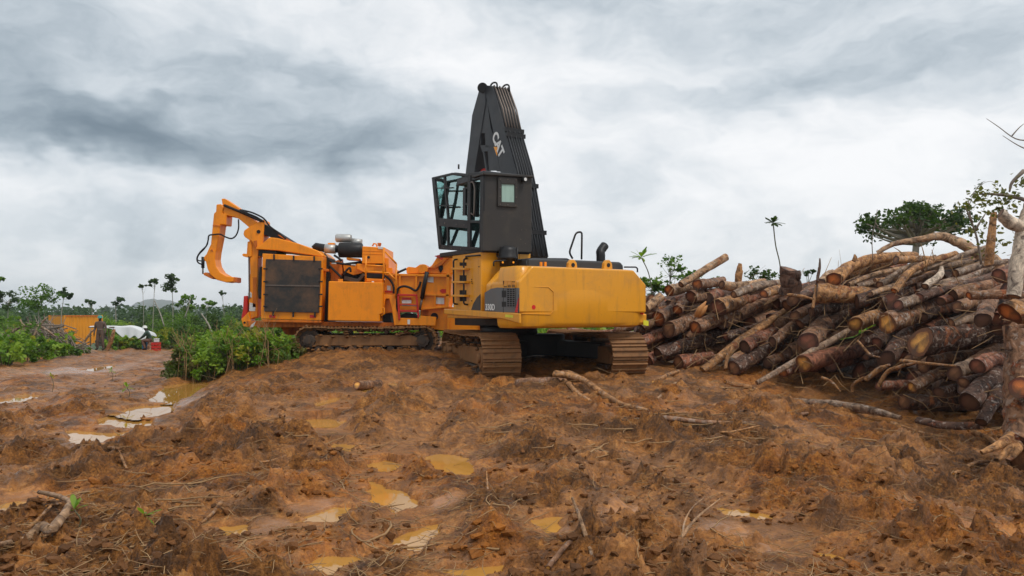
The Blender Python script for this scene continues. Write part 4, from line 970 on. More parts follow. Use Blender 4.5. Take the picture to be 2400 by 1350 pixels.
# arm: main boom, hooked stick
arm = gp('arm', 'orange', [(527, 484), (540, 487), (562, 496), (607, 523), (607, 543), (590, 538), (560, 513), (549, 508), (528, 504), (522, 497)], .42, .42, None, .012, 'orange loader arm')
gp('arm_crest', 'orange', [(519, 466), (526, 465), (562, 489), (600, 512), (598, 514), (560, 494), (522, 482)], .46, .30, arm, .008)
gp('arm_channel', 'dark', [(612, 524), (622, 526), (694, 571), (690, 578), (650, 562), (612, 548)], .42, .40, arm, .01)
gp('channel_top', 'orange_worn', [(650, 550), (660, 552), (696, 573), (690, 577)], .41, .42, arm, .004)
gt('arm_cylinder', 'black', [(525, 481), (560, 495), (612, 518)], .035, arm, .38, False)
gp('arm_cylinder_barrel', 'black', [(562, 489), (614, 514), (612, 521), (560, 496)], .33, .08, arm)
hook = gp('hooked_stick', 'orange', [(507, 479), (518, 478), (524, 486), (521, 500), (531, 501), (529, 527), (516, 526), (512, 555), (505, 590), (503, 608), (506, 624), (515, 638), (530, 647), (550, 650), (550, 660), (530, 662), (508, 656), (493, 644), (486, 630), (482, 612), (484, 594), (494, 572), (498, 530), (501, 500), (506, 496)], .40, .46, arm, .015, 'orange stick ending in a curved hook')
gp('hook_tip', 'orange_worn', [(548, 649), (551, 650), (551, 661), (546, 662)], .395, .47, hook, .002)
gp('stick_band', 'orange_worn', [(499, 526), (517, 528), (516, 531), (498, 530)], .385, .03, hook, .002)
gp('heel', 'orange', [(477, 604), (483, 596), (490, 594), (490, 614), (480, 612)], .42, .4, hook, .01)
gp('heel', 'orange_worn', [(476, 641), (482, 638), (500, 650), (497, 654), (478, 645)], .42, .4, hook, .006)
gt('hook_cylinder', 'black', [(476, 602), (475.5, 628)], .045, hook, .45, False); gt('cylinder_rod', 'steel', [(475.5, 628), (475.5, 642)], .022, hook, .45, False)
for a, nm in (([(492, 588), (497, 583), (499, 590)], 'pin_boss'),): gp(nm, 'orange_worn', a, .38, .03, hook, .002)
gt('hydraulic_hose', 'rubber', [(559, 514), (559, 535), (553, 552), (542, 559), (528, 555), (516, 549), (500, 550), (490, 552), (488, 562)], .02, arm, .36)
gt('hydraulic_hose', 'rubber', [(488, 562), (484, 576), (470, 590), (462, 604), (464, 615), (474, 620)], .02, hook, .38)
gt('hydraulic_hose', 'rubber', [(488, 564), (480, 582), (466, 597), (463, 609), (474, 612)], .016, hook, .42)
gt('hydraulic_hose', 'rubber', [(566, 492), (590, 498), (612, 508), (622, 516), (632, 530), (652, 545), (670, 560)], .022, arm, .36)
gt('hydraulic_hose', 'rubber', [(570, 496), (600, 508), (618, 520)], .02, arm, .33)
# fuel tank
tank = gp('fuel_tank', 'orange', [(770, 659), (897, 662), (897, 735), (890, 737), (890, 754), (768, 751)], .0, .8, None, .018, 'large plain orange fuel tank')
gp('tank_tab', 'orange', [(792, 654), (803, 654), (803, 661), (792, 660)], .05, .05, tank, .004); gp('tank_cap', 'white', [(871, 659), (876, 659), (876, 663), (871, 663)], .1, .06, tank, .004)
gt('tank_handle', 'orange', [(893, 722), (900, 722), (901, 735), (894, 740)], .022, tank, .02, False)
gp('tank_back', 'dark', [(755, 604), (771, 604), (771, 762), (752, 762)], .5, .8)
gp('rail_bracket', 'orange_worn', [(756, 630), (768, 630), (768, 636), (756, 636)], .2, .2)
# engine bay
gp('engine_block', 'dark', [(762, 622), (858, 610), (858, 668), (766, 668)], .9, 1.1)
gp('engine_shroud', 'orange_worn', [(772, 617), (800, 606), (802, 640), (790, 662), (774, 662)], .7, .25); gp('engine_plate', 'orange', [(803, 617), (850, 620), (850, 640), (828, 645), (806, 636)], .75, .2)
gp('engine_pipe', 'mudsteel', [(806, 646), (838, 654), (850, 640), (856, 645), (838, 664), (806, 656)], .6, .2)
gp('engine_post', 'orange_worn', [(768, 612), (774, 612), (772, 668), (766, 668)], .6, .2)
muf = MB().tube([G(795, 586, .8), G(849, 587, .8)], .20, 24).build('air_cleaner', M['black'], grinder, .015); tag(muf, 'black air cleaner drum')
gp('drum_bracket', 'orange', [(812, 603), (842, 606), (842, 611), (812, 609)], .7, .3, muf)
MB().tube([G(734, 582, .8), G(740, 577.5, .8), G(762, 582, .8), G(796, 584, .8)], [.07, .10, .11, .10], 16).build('intake_pipe', M['black'], grinder)
MB().tube([G(762, 582.5, .8), G(787, 584, .8)], .125, 16).build('heat_shield', M['silver'], grinder)
gp('intake_bracket', 'orange', [(768, 569), (784, 569), (784, 576), (768, 576)], .75, .15)
ch = MB().tube([G(787, 558, .9), G(790, 558, .9), G(820, 559, .9), G(824, 559, .9)], [.09, .115, .115, .09], 18).build('exhaust_muffler', M['silver'], grinder)
MB().tube([G(824, 566, .95), G(848, 568, .95)], .09, 16).build('exhaust_pipe', M['silver'], ch)
for a in ([(760, 595), (775, 612), (800, 618), (822, 620), (832, 622)], [(757, 597), (768, 618), (790, 640), (800, 650)], [(805, 645), (812, 634), (820, 628), (822, 638)], [(783, 598), (795, 606), (800, 612)]):
    gt('engine_hose', 'rubber', a, .03, None, .55)
for x, y in ((822, 619), (776, 616), (759, 652)): gp('hose_fitting', 'silver', [(x, y), (x + 12, y), (x + 12, y + 4), (x, y + 3)], .5, .05)
# engine house, walkway, steps, rails
eh = gp('engine_house', 'orange', [(849, 577), (902, 580), (902, 618), (848, 618)], .55, 1.5, None, .015, 'orange engine house')
for py in (587, 594): gbar('house_rib', 'orange', (850, py), (901, py + 2), 2, .54, .03, eh)
gp('house_base', 'orange', [(836, 618), (905, 620), (905, 640), (856, 640), (836, 630)], .6, 1.3, eh, .01)
gp('vent_slot', 'dark', [(880, 619), (900, 620), (900, 623), (880, 622)], .54, .02, eh, .001); gp('house_sticker', 'white', [(886, 578), (898, 579), (898, 584), (886, 583)], .53, .01, eh, .001)
disc('gauge', M['black'], G(864, 603, .55), .035, (0, -.03, 0), eh); MB().tube([G(873, 577, .9), G(876, 571, .9), G(882, 572, .9), G(884, 578, .9)], .022, 8).build('lifting_ring', M['orange'], eh)
gp('filler_cap', 'orange_worn', [(884, 569), (893, 569), (891, 577), (886, 577)], .9, .12, eh)
for k, pts in enumerate(([(902, 604), (911, 605), (911, 627), (902, 627)], [(902, 627), (920, 628), (920, 640), (902, 640)])): gp('step_box', 'orange', pts, .6, 1.2, eh, .008)
gp('sill_dark', 'dark', [(858, 638), (898, 640), (898, 652), (858, 652)], .5, .5); gp('sill', 'orange', [(856, 652), (898, 654), (898, 662), (856, 660)], .45, .6)
for a, b in (((858, 600), (857, 661)), ((900, 580), (898, 662)), ((903, 590), (929, 618)), ((929, 618), (927, 700)), ((857, 622), (899, 624)), ((857, 637), (899, 639)), ((899, 640), (912, 640)), ((911, 640), (928, 657))):
    gt('guard_rail', 'orange', [a, b], .024, None, .12, False)
# feed hopper
hop = gp('feed_hopper', 'orange', [(902, 640), (945, 642), (1060, 643), (1056, 690), (1046, 719), (960, 727), (900, 735)], .35, 1.9, None, .012, 'orange feed hopper wall with welded ribs')
for a, b, w_ in (((905, 643), (1058, 647), 5), ((986, 690), (1052, 692), 4), ((937, 644), (936, 695), 4), ((976, 645), (974, 690), 4), ((1050, 640), (1048, 720), 7), ((965, 726), (1046, 719), 4), ((1020, 692), (1019, 720), 3)): gbar('rib', 'orange', a, b, w_, .28, .08, hop)
hb_ = gp('hopper_lid', 'orange', [(953, 641), (952, 628), (958, 625), (974, 627), (984, 620), (992, 619), (1000, 621), (1001, 630), (1012, 622), (1026, 600), (1062, 589), (1061, 642)], .5, 1.4, hop, .012)
gp('lid_cheek', 'orange', [(980, 640), (982, 624), (990, 619), (998, 620), (1003, 628), (1002, 636), (990, 641)], .36, .2, hop, .012)
gp('lid_edge', 'orange_worn', [(1003, 628), (1016, 624), (1034, 612), (1046, 596), (1062, 589), (1060, 598), (1050, 604), (1036, 620), (1018, 630)], .42, .12, hop, .006)
gp('rusty_inside', 'red', [(1018, 600), (1050, 592), (1060, 590), (1050, 604), (1040, 612), (1030, 606)], .47, .04, hop, .003)
gp('lug', 'dark', [(1027, 622), (1038, 622), (1038, 630), (1033, 640), (1028, 632)], .46, .05, hop)
gt('lid_strut', 'black', [(930, 640), (952, 630)], .03, hop, .6, False)
gt('lift_cylinder', 'black', [(1001, 637), (995, 665), (989, 700)], .055, hop, .20, False, 12); gt('cylinder_rod', 'steel', [(989, 700), (984, 726)], .03, hop, .20, False)
for x0, y0_, x1, y1_ in ((1002, 648, 1016, 661), (1022, 697, 1041, 712), (907, 669, 916, 680)): gp('notice_sticker', 'white', [(x0, y0_), (x1, y0_ + 1), (x1, y1_ + 1), (x0, y1_)], .335, .012, hop, .001)
gp('heart_sticker', 'red', [(1030, 681), (1036, 677), (1046, 678), (1046, 686), (1036, 687)], .335, .012, hop, .001); gp('notice_stripe', 'red', [(902, 681), (922, 682), (922, 686), (902, 685)], .335, .012, hop, .001)
gt('hydraulic_hose', 'rubber', [(930, 690), (934, 676), (946, 671), (960, 674), (974, 681), (982, 672), (986, 660)], .03, hop, .22)
gt('hydraulic_hose', 'rubber', [(902, 646), (914, 656), (922, 670), (923, 688)], .03, hop, .30); gt('hydraulic_hose', 'rubber', [(930, 690), (929, 712), (930, 730)], .035, hop, .22)
# red ladder frame
lf = MB()
for a, b in (((933, 690), (936, 750)), ((976, 692), (981, 745)), ((931, 691), (978, 692)), ((935, 714), (979, 716)), ((936, 728), (980, 730))): lf.bar(G(*a, .15), G(*b, .15), .05, .05)
rl = lf.build('red_ladder', M['red'], grinder, .006)
gp('ladder_notice', 'white', [(942, 698), (964, 698), (964, 711), (942, 711)], .2, .02, rl, .001); gp('ladder_notice', 'red', [(942, 697), (964, 697), (964, 703), (942, 703)], .19, .01, rl, .001)
gp('tread', 'steel', [(942, 714), (976, 716), (976, 718), (942, 717)], .1, .14, rl, .001); gp('pump', 'dark', [(938, 738), (952, 733), (972, 736), (978, 746), (940, 746)], .3, .4)
# lower side frame
gp('side_frame', 'orange', [(898, 690), (929, 692), (928, 720), (934, 745), (985, 746), (985, 740), (1022, 743), (1020, 763), (924, 762), (918, 722), (912, 700), (904, 700), (898, 730)], .18, .15, None, .008)
gp('frame_sticker', 'white', [(955, 749), (961, 749), (961, 760), (955, 760)], .17, .012, None, .001); gp('frame_slot', 'dark', [(898, 702), (905, 702), (912, 730), (918, 762), (898, 762)], .4, .5)
gp('hopper_base', 'orange', [(985, 725), (1048, 718), (1110, 724), (1190, 742), (1196, 776), (1050, 776), (985, 768)], .5, 1.6, None, .012)
disc('drive_hole', M['dark'], G(1018, 742, .5), .10, (0, -.02, 0), grinder); gp('hatch', 'orange_worn', [(990, 728), (1004, 727), (1004, 740), (990, 741)], .48, .03)
gbar('post', 'orange', (1052, 735), (1050, 772), 6, .45, .06); gbar('post', 'orange', (1127, 745), (1127, 776), 5, .45, .06); disc('drive_hole', M['dark'], G(1142, 756, .5), .06, (0, -.02, 0), grinder)
gp('foot_rail', 'orange', [(1166, 766), (1195, 766), (1195, 778), (1166, 776)], .35, .3)
gp('rear_pad', 'orange_worn', [(655, 762), (700, 766), (700, 786), (668, 784)], 2.0, .4)
# ------------------------------------------------------------------ log pile
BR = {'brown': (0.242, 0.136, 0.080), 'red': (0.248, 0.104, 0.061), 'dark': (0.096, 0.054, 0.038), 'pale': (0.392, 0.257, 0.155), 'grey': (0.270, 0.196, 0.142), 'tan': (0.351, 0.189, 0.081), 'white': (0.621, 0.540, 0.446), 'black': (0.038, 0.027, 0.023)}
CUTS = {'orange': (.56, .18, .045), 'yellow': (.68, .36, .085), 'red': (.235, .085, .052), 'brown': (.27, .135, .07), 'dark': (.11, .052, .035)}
def log(path, rads, bark, cut, label=None, peel=.65, pale=.7, name='log', cat='log', group=None, n=16, knots=.06, stuff=None, ends=True):
    """a felled log along a path of points: bark mesh with lumps, knots and taper, and its sawn ends as parts"""
    path = [Vector(p) for p in path]; k = len(path)
    fine = catmull(path, 5 if k > 2 else 1) if k > 2 else [path[0].lerp(path[1], i / 13) for i in range(14)]
    m = len(fine); rs = np.interp(np.linspace(0, 1, m), np.linspace(0, 1, k), rads)
    rg = np.random.default_rng(random.randrange(1 << 30)); o = fine[0].copy()
    Ltot = (fine[-1] - fine[0]).length; side = Vector((rg.normal(), rg.normal(), rg.normal())) * Ltot * .006
    for i in range(m):
        t = i / (m - 1); fine[i] = fine[i] + side * math.sin(math.pi * t * 2 + 1) + Vector(rg.normal(size=3)) * float(rs[i]) * .05 * (0 < i < m - 1)
    V = []; ref = None; axes = []
    ph = rg.random(6) * 6.28; tilt = rg.normal(0, .22, 2)
    for i, p in enumerate(fine):
        t = (fine[min(i + 1, m - 1)] - fine[max(i - 1, 0)]).normalized()
        if ref is None: ref = t.orthogonal().normalized()
        ref = (ref - t * ref.dot(t)).normalized(); b = t.cross(ref); axes.append((t, ref.copy(), b))
        for j in range(n):
            a = 2 * math.pi * j / n; r = rs[i] * (1 + .07 * math.sin(2 * a + ph[0]) + .045 * math.sin(3 * a + ph[1] + i * .35) + knots * rg.normal() * .55)
            q = p + (ref * math.cos(a) + b * math.sin(a)) * r
            if i in (0, m - 1): q = q + t * r * (tilt[0] * math.cos(a) + tilt[1] * math.sin(a))
            V.append(q - o)
    Fq = [(i * n + j, i * n + (j + 1) % n, (i + 1) * n + (j + 1) % n, (i + 1) * n + j) for i in range(m - 1) for j in range(n)]
    me = bpy.data.meshes.new(name); me.from_pydata(V, [], Fq); me.polygons.foreach_set('use_smooth', [True] * len(Fq)); me.update()
    c = np.array(BR[bark]) * rg.uniform(.85, 1.15); set_attr(me, 'tint', np.tile(c, (len(V), 1))); set_attr(me, 'peel', np.full(len(V), peel), 'FLOAT'); set_attr(me, 'pale', np.full(len(V), pale), 'FLOAT')
    ob = link(name, me, None, M['bark']); ob.location = o
    if label: tag(ob, label, cat, group, stuff)
    if ends:
        for e in (0, m - 1):
            t, rf, b = axes[e]; sgn = -1 if e == 0 else 1; ring = [V[e * n + j] for j in range(n)]; cen = sum(ring, Vector()) / n; cv = [cen + t * sgn * rs[e] * .02]; rad = [0.0]
            for f_ in (.5, .97):
                for q in ring: cv.append(cen + (q - cen) * f_ + t * sgn * rs[e] * .03 * (1 - f_)); rad.append(f_)
            cf = [(0, 1 + j, 1 + (j + 1) % n) for j in range(n)] + [(1 + j, 1 + n + j, 1 + n + (j + 1) % n, 1 + (j + 1) % n) for j in range(n)]
            if e == 0: cf = [tuple(reversed(f_)) for f_ in cf]
            cm = bpy.data.meshes.new('cut_end'); cm.from_pydata(cv, [], cf); cm.update(); set_attr(cm, 'rad', np.array(rad), 'FLOAT')
            cc = np.array(CUTS[cut if e == 0 else 'brown']) * rg.uniform(.85, 1.15); set_attr(cm, 'tint', np.tile(cc, (len(cv), 1)))
            link('cut_end', cm, ob, M['cut'])
    return ob
def dpile(px, py):
    """how far off the face of the pile is at a photo pixel: it runs from behind the loader to the right edge, and leans back"""
    d0 = np.interp(px, [1200, 1500, 1650, 1800, 1950, 2080, 2200, 2330, 2450], [20.5, 18.4, 17.8, 17.0, 15.8, 14.4, 13.0, 11.6, 10.4])
    return float(d0 + max(0, (900 - py)) / 100 * .55)
def plog(pts, rpx, bark, cut, label, dd=None, dof=0.0, back=1.3, **k):
    """pts: photo pixels from the near sawn end to the far end; depth from the pile's face, the far end running back into it"""
    n_ = len(pts); out = []; d0 = (dd if dd is not None else dpile(*pts[0])) + dof; rr = []
    rp = np.interp(np.linspace(0, 1, n_), np.linspace(0, 1, len(rpx)), rpx)
    for i, p in enumerate(pts):
        d = d0 + back * i / (n_ - 1); out.append(P(p[0], p[1], d)); rr.append(rp[i] * d / F)
    return log(out, rr, bark, cut, label, **k)
PG = 'logs of the big pile'
LOGS = [
 ([(1595, 668), (1650, 634), (1700, 603)], (8, 8.5, 9), 'pale', 'brown', 'pale slim log poking up steeply at the left top of the pile', dict(pale=.8, back=.6)),
 ([(1568, 681), (1598, 674), (1630, 666)], (13, 12), 'pale', 'orange', 'log with round orange end at the upper left corner of the pile', dict(back=1.4)),
 ([(1634, 668), (1690, 660)], (12.5, 12), 'brown', 'orange', 'short log with orange end just under the steep slim log', dict(back=1.6)),
 ([(1620, 696), (1675, 690)], (15, 14), 'brown', 'red', 'log with dark red end below the two orange ended logs', dict(back=1.5)),
 ([(1588, 726), (1600, 712), (1612, 700)], (12, 11), 'brown', 'orange', 'log with small orange end tucked left above the split topped log', dict(back=1.4)),
 ([(1543, 747), (1580, 728)], (17, 15), 'brown', 'orange', 'log with pale cored end right beside the yellow counterweight', dict(back=1.6)),
 ([(1681, 722), (1730, 705), (1778, 686)], (20, 18, 15), 'tan', 'red', 'thick log with reddish end in the middle of the left half', dict(pale=.9, back=2.0)),
 ([(1652, 696), (1700, 690)], (18, 16), 'red', 'dark', 'dark red slanting log behind the thick reddish ended one', dict(dof=.7, back=1.2)),
 ([(1568, 772), (1605, 757), (1640, 738)], (18, 16, 13), 'brown', 'brown', 'log with splintered orange stub at its far end near the counterweight', dict(pale=.9, back=1.2, dof=-.2)),
 ([(1632, 767), (1690, 744), (1760, 718), (1826, 696)], (17, 19, 18, 16), 'brown', 'orange', 'long thick log with white peeling bark in the left half', dict(pale=1, peel=.9, back=2.2)),
 ([(1542, 831), (1640, 798), (1740, 766), (1835, 722)], (16, 15, 14, 10), 'dark', 'dark', 'very long dark log slanting up from behind the right crawler track', dict(pale=.7, back=2.6)),
 ([(1590, 850), (1665, 838)], (16, 14), 'red', 'brown', 'short red barked log at the foot of the pile near the loader', dict(peel=1, back=.8)),
 ([(1643, 866), (1720, 812), (1790, 765), (1850, 718)], (8, 12, 9, 6), 'tan', 'yellow', 'long split tan log slanting up from the mud', dict(dof=-.3, back=1.6, pale=.4)),
 ([(1745, 815), (1800, 782), (1862, 740)], (15, 14, 12), 'red', 'dark', 'ringed reddish log above the dark one with round end', dict(back=2.0)),
 ([(1719, 862), (1790, 825), (1868, 782)], (17, 17, 15), 'dark', 'brown', 'dark wet log with round brown end at the pile foot', dict(pale=.8, dof=-.3, back=1.8)),
 ([(1895, 800), (1925, 768), (1958, 738)], (22, 21, 18), 'brown', 'red', 'thick log with ragged bark and round end in the middle of the pile', dict(pale=.8, back=1.8)),
 ([(1883, 851), (1950, 834), (2016, 820)], (20, 18, 14), 'red', 'yellow', 'smooth brown log with yellow end over the dark hollow', dict(pale=.1, peel=.4, back=1.2, dof=-.3)),
 ([(1772, 898), (1850, 855), (1920, 815), (1990, 775)], (5, 7, 8, 7), 'grey', 'brown', 'thin crooked grey pole leaning across the middle of the pile', dict(dof=-.9, back=.8, peel=.2)),
 ([(2005, 762), (2040, 745), (2085, 726)], (17, 17, 15), 'tan', 'yellow', 'log with yellow end and orange streak left of the biggest yellow end', dict(pale=.8, back=1.4)),
 ([(2077, 760), (2160, 728), (2250, 690), (2335, 652)], (23, 22, 21, 18), 'brown', 'yellow', 'big long log with tall yellow end in the right half', dict(pale=.9, dof=-.1, back=1.8)),
 ([(2155, 800), (2220, 793), (2290, 790), (2350, 780)], (33, 29, 26, 26), 'dark', 'yellow', 'very thick log with bright yellow oval end', dict(pale=.7, dof=-.3, back=.7)),
 ([(2077, 841), (2105, 808), (2140, 772)], (20, 19, 17), 'dark', 'dark', 'dark log pointing at the viewer below the big yellow ended log', dict(pale=.6, back=1.2)),
 ([(1953, 654), (1998, 622), (2070, 606), (2142, 597)], (18, 15, 13, 9), 'tan', 'orange', 'curved tan log with orange end along the skyline of the pile', dict(back=1.6, pale=.3)),
 ([(1914, 688), (1980, 690), (2050, 688), (2118, 692)], (23, 21, 15, 8), 'tan', 'brown', 'thick tapering log lying level across the top middle', dict(pale=.3, back=.5, dof=-.2)),
 ([(1925, 668), (1950, 645)], (16, 14), 'pale', 'brown', 'pale log end beside the orange end on the skyline', dict(dof=.2, back=1.0)),
 ([(2107, 715), (2180, 690), (2250, 660), (2320, 622)], (13, 14, 14, 13), 'grey', 'red', 'long grey and pink barked log above the big yellow ended one', dict(pale=1, back=1.6)),
 ([(2056, 592), (2095, 571), (2164, 559), (2198, 554), (2238, 566), (2285, 590), (2320, 606), (2356, 630)], (5, 6, 8, 10, 12, 14, 15, 14), 'pale', 'brown', 'long pale bough arching over the top of the pile', dict(back=-.6, dof=1.3, pale=.5, peel=.3)),
 ([(2093, 682), (2129, 640), (2188, 611), (2238, 594)], (9, 9, 8, 7), 'tan', 'orange', 'slim tan log rising under the arching bough', dict(back=1.2, pale=.4)),
 ([(2271, 694), (2330, 690), (2402, 694)], (10, 11, 12), 'brown', 'orange', 'level slim log under the foot of the white trunk', dict(back=-.1, dof=-.5, peel=1)),
 ([(2302, 750), (2312, 728), (2322, 704)], (18, 17, 15), 'brown', 'dark', 'short upright looking log above the very thick one', dict(back=.9, pale=.6)),
 ([(2366, 734), (2420, 726), (2470, 716)], (27, 29, 30), 'tan', 'orange', 'thick log with orange broken end cut by the right edge', dict(back=.2, peel=1, dof=-.6)),
 ([(2391, 803), (2440, 795), (2500, 785)], (30, 32, 34), 'brown', 'yellow', 'thick log with ochre end at the right edge above the stump', dict(back=.6, dof=-.8)),
 ([(2395, 908), (2450, 900)], (26, 28), 'tan', 'orange', 'log with orange end low at the right edge', dict(back=.5, dof=-1.2)),
 ([(2118, 942), (2190, 944), (2270, 946)], (20, 21, 21), 'dark', 'brown', 'dark log lying level at the foot of the pile', dict(back=.2, pale=.3)),
 ([(2270, 942), (2305, 910), (2342, 872)], (24, 22, 18), 'dark', 'black' if False else 'dark', 'thick dark log pointing down at the viewer by the stump', dict(back=.9, dof=-.5)),
 ([(2290, 858), (2340, 838)], (18, 17), 'red', 'red', 'log with reddish broken end in the dark hollow on the right', dict(back=1.0)),
 ([(2259, 897), (2310, 885)], (13, 12), 'dark', 'brown', 'small log with brown end deep in the hollow on the right', dict(back=.9)),
 ([(2239, 874), (2290, 850)], (18, 16), 'grey', 'brown', 'grey brown log end between the hollow and the very thick log', dict(back=1.0, dof=.2)),
 ([(2137, 908), (2180, 885), (2228, 866)], (13, 13, 12), 'brown', 'yellow', 'slanting log with pale split face in the lower right hollow', dict(back=.7)),
 ([(1808, 932), (1880, 944), (1960, 951), (2040, 962), (2110, 978)], (5, 11, 12, 10, 5), 'grey', 'brown', 'half sunk split log along the front of the pile', dict(dd=15.3, back=-2.0, peel=.3)),
 ([(2150, 985), (2210, 996), (2300, 998)], (8, 9, 9), 'dark', 'dark', 'muddy log almost buried in front of the stump', dict(dd=12.2, back=-.6)),
 ([(2300, 990), (2322, 950), (2346, 905)], (14, 16, 15), 'dark', 'dark', 'dark log leaning behind the stump at the right edge', dict(back=.5, dof=-.4)),
 ([(1527, 700), (1500, 716)], (11, 10), 'brown', 'brown', 'short brown log peeking out behind the counterweight', dict(back=.6)),
 ([(1551, 694), (1515, 722)], (10, 9), 'pale', 'brown', 'pale log slanting down behind the counterweight', dict(back=-.3)),
 ([(1530, 720), (1480, 735)], (11, 10), 'grey', 'brown', 'grey log disappearing behind the counterweight', dict(back=.6)),
 ([(1500, 800), (1545, 786), (1580, 772)], (12, 13, 12), 'red', 'orange', 'peeled red log just right of the far crawler track', dict(peel=1, back=1.0)),
 ([(1520, 845), (1560, 815)], (12, 11), 'red', 'red', 'broken red log by the far crawler track', dict(peel=1, back=.7)),
 ([(1330, 772), (1400, 782), (1470, 776)], (7, 8, 8), 'red', 'orange', 'red log seen under the counterweight', dict(back=.6, dd=20.6, peel=1)),
 ([(1420, 792), (1480, 786), (1530, 776)], (10, 10, 10), 'grey', 'red', 'grey log seen between counterweight and far track', dict(back=.6, dd=20.2)),
 ([(1370, 800), (1440, 790), (1500, 796)], (7, 7, 7), 'brown', 'red', 'brown log lying deepest under the counterweight', dict(back=.4, dd=21.2)),
 ([(1300, 792), (1390, 800), (1500, 792)], (10, 11, 11), 'pale', 'orange', 'pale log seen low under the counterweight', dict(back=.5, dd=21.6)),
 ([(1440, 772), (1490, 764), (1540, 758)], (10, 10, 9), 'brown', 'red', 'brown log just under the right corner of the counterweight', dict(back=.5, dd=20.9)),
 ([(1340, 812), (1430, 808), (1530, 812)], (11, 12, 12), 'red', 'orange', 'red log at ground level behind the far crawler track', dict(back=.4, dd=21.0, peel=1)),
 ([(1490, 770), (1530, 790), (1570, 812)], (9, 10, 9), 'dark', 'red', 'dark log slanting down right behind the counterweight corner', dict(back=.3, dd=19.9)),
 ([(1200, 838), (1250, 846), (1300, 852)], (7, 8, 8), 'tan', 'orange', 'bark stripped log seen between the crawler tracks', dict(back=.3, dd=20.8, peel=.6)),
 ([(1180, 852), (1240, 858), (1310, 850)], (7, 8, 7), 'red', 'red', 'red log behind the gap between the crawler tracks', dict(back=.3, dd=21.3, peel=1)),
 ([(1690, 668), (1730, 672), (1790, 664)], (10, 12, 11), 'pale', 'brown', 'pale dry log on the skyline left of the dark stump', dict(back=.8, dof=.3, pale=.6)),
 ([(1720, 690), (1775, 672), (1830, 664)], (9, 11, 10), 'grey', 'brown', 'grey dry log just below the left skyline', dict(back=1.0, pale=.8)),
 ([(1790, 690), (1820, 680), (1860, 672)], (10, 11, 10), 'tan', 'orange', 'tan broken log leaning on the dark stump', dict(back=.8, peel=1)),
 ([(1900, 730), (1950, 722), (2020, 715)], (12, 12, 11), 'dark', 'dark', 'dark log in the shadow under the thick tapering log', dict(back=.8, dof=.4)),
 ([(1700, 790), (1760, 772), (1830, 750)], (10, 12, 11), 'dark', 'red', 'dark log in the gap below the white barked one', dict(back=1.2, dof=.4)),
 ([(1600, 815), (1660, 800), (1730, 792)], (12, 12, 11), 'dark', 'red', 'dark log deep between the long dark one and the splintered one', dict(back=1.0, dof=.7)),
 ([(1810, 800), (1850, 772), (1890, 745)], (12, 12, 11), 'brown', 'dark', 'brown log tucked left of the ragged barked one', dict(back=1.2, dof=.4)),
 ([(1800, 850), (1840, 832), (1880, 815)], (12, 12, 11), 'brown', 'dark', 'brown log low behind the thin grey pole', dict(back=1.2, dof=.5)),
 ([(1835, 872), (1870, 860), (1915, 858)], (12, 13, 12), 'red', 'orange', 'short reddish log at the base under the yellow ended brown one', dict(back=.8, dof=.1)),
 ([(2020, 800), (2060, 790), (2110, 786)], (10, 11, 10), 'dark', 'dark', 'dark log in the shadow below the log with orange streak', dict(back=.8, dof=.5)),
 ([(2030, 838), (2080, 822), (2150, 815)], (8, 9, 8), 'dark', 'dark', 'thin dark log in the hollow left of the very thick one', dict(back=.8, dof=.6)),
 ([(2180, 845), (2240, 836), (2330, 826)], (12, 13, 13), 'brown', 'dark', 'brown log in the shade under the very thick one', dict(back=.6, dof=.5)),
 ([(2060, 905), (2110, 902), (2170, 898)], (12, 12, 11), 'red', 'red', 'broken reddish log at the front edge of the right hollow', dict(back=.6, dof=.1)),
 ([(2200, 920), (2250, 915), (2300, 925)], (14, 14, 13), 'dark', 'dark', 'dark log wedged above the level one at the pile foot', dict(back=.6, dof=.2)),
 ([(2230, 760), (2290, 742), (2360, 735)], (12, 13, 12), 'grey', 'brown', 'grey log behind the short upright looking one', dict(back=.6, dof=.6)),
 ([(2240, 720), (2300, 700), (2380, 670)], (15, 16, 15), 'brown', 'brown', 'brown log running up behind the white trunk', dict(back=1.0, dof=.4, pale=.7)),
]
for pts, rpx, bark, cut, lab, kw in LOGS: plog(pts, rpx, bark, cut, lab, group=PG, **kw)
# the thin dry boughs heaped along the top right
TOP = [((1990, 668), (2060, 640), (2150, 622)), ((2010, 672), (2090, 655), (2180, 655)), ((1985, 650), (2050, 625), (2120, 612)), ((2060, 668), (2120, 630), (2190, 600)), ((2120, 668), (2190, 640), (2290, 606)),
       ((2040, 690), (2110, 668), (2200, 660)), ((2150, 690), (2230, 655), (2310, 640)), ((2100, 610), (2180, 606), (2260, 612)), ((2130, 650), (2210, 618), (2300, 616)), ((2000, 640), (2070, 632), (2140, 640)),
       ((2170, 672), (2200, 645), (2208, 626)), ((2240, 640), (2300, 622), (2360, 612)), ((2050, 655), (2140, 645), (2250, 628)), ((2160, 632), (2250, 600), (2320, 575)), ((2200, 676), (2280, 660), (2350, 650)), ((1960, 690), (2030, 668), (2100, 672))]
WHERE = ['just right of the orange end on the skyline', 'lowest of the dry boughs behind the tapering log', 'hugging the underside of the curved tan log', 'rising steeply left of the slim tan log', 'slanting to the foot of the arching bough', 'behind the thin end of the tapering log',
         'above the grey and pink barked log', 'level below the crown of the arching bough', 'crossing under the middle of the arching bough', 'lying level under the curved tan log', 'short and whitish, standing up in the middle of the dry boughs', 'reaching right to the white trunk', 'longest, through the middle of the dry boughs', 'topmost, below the big leafy tree', 'tucked behind the grey and pink barked log', 'leftmost, over the tapering log']
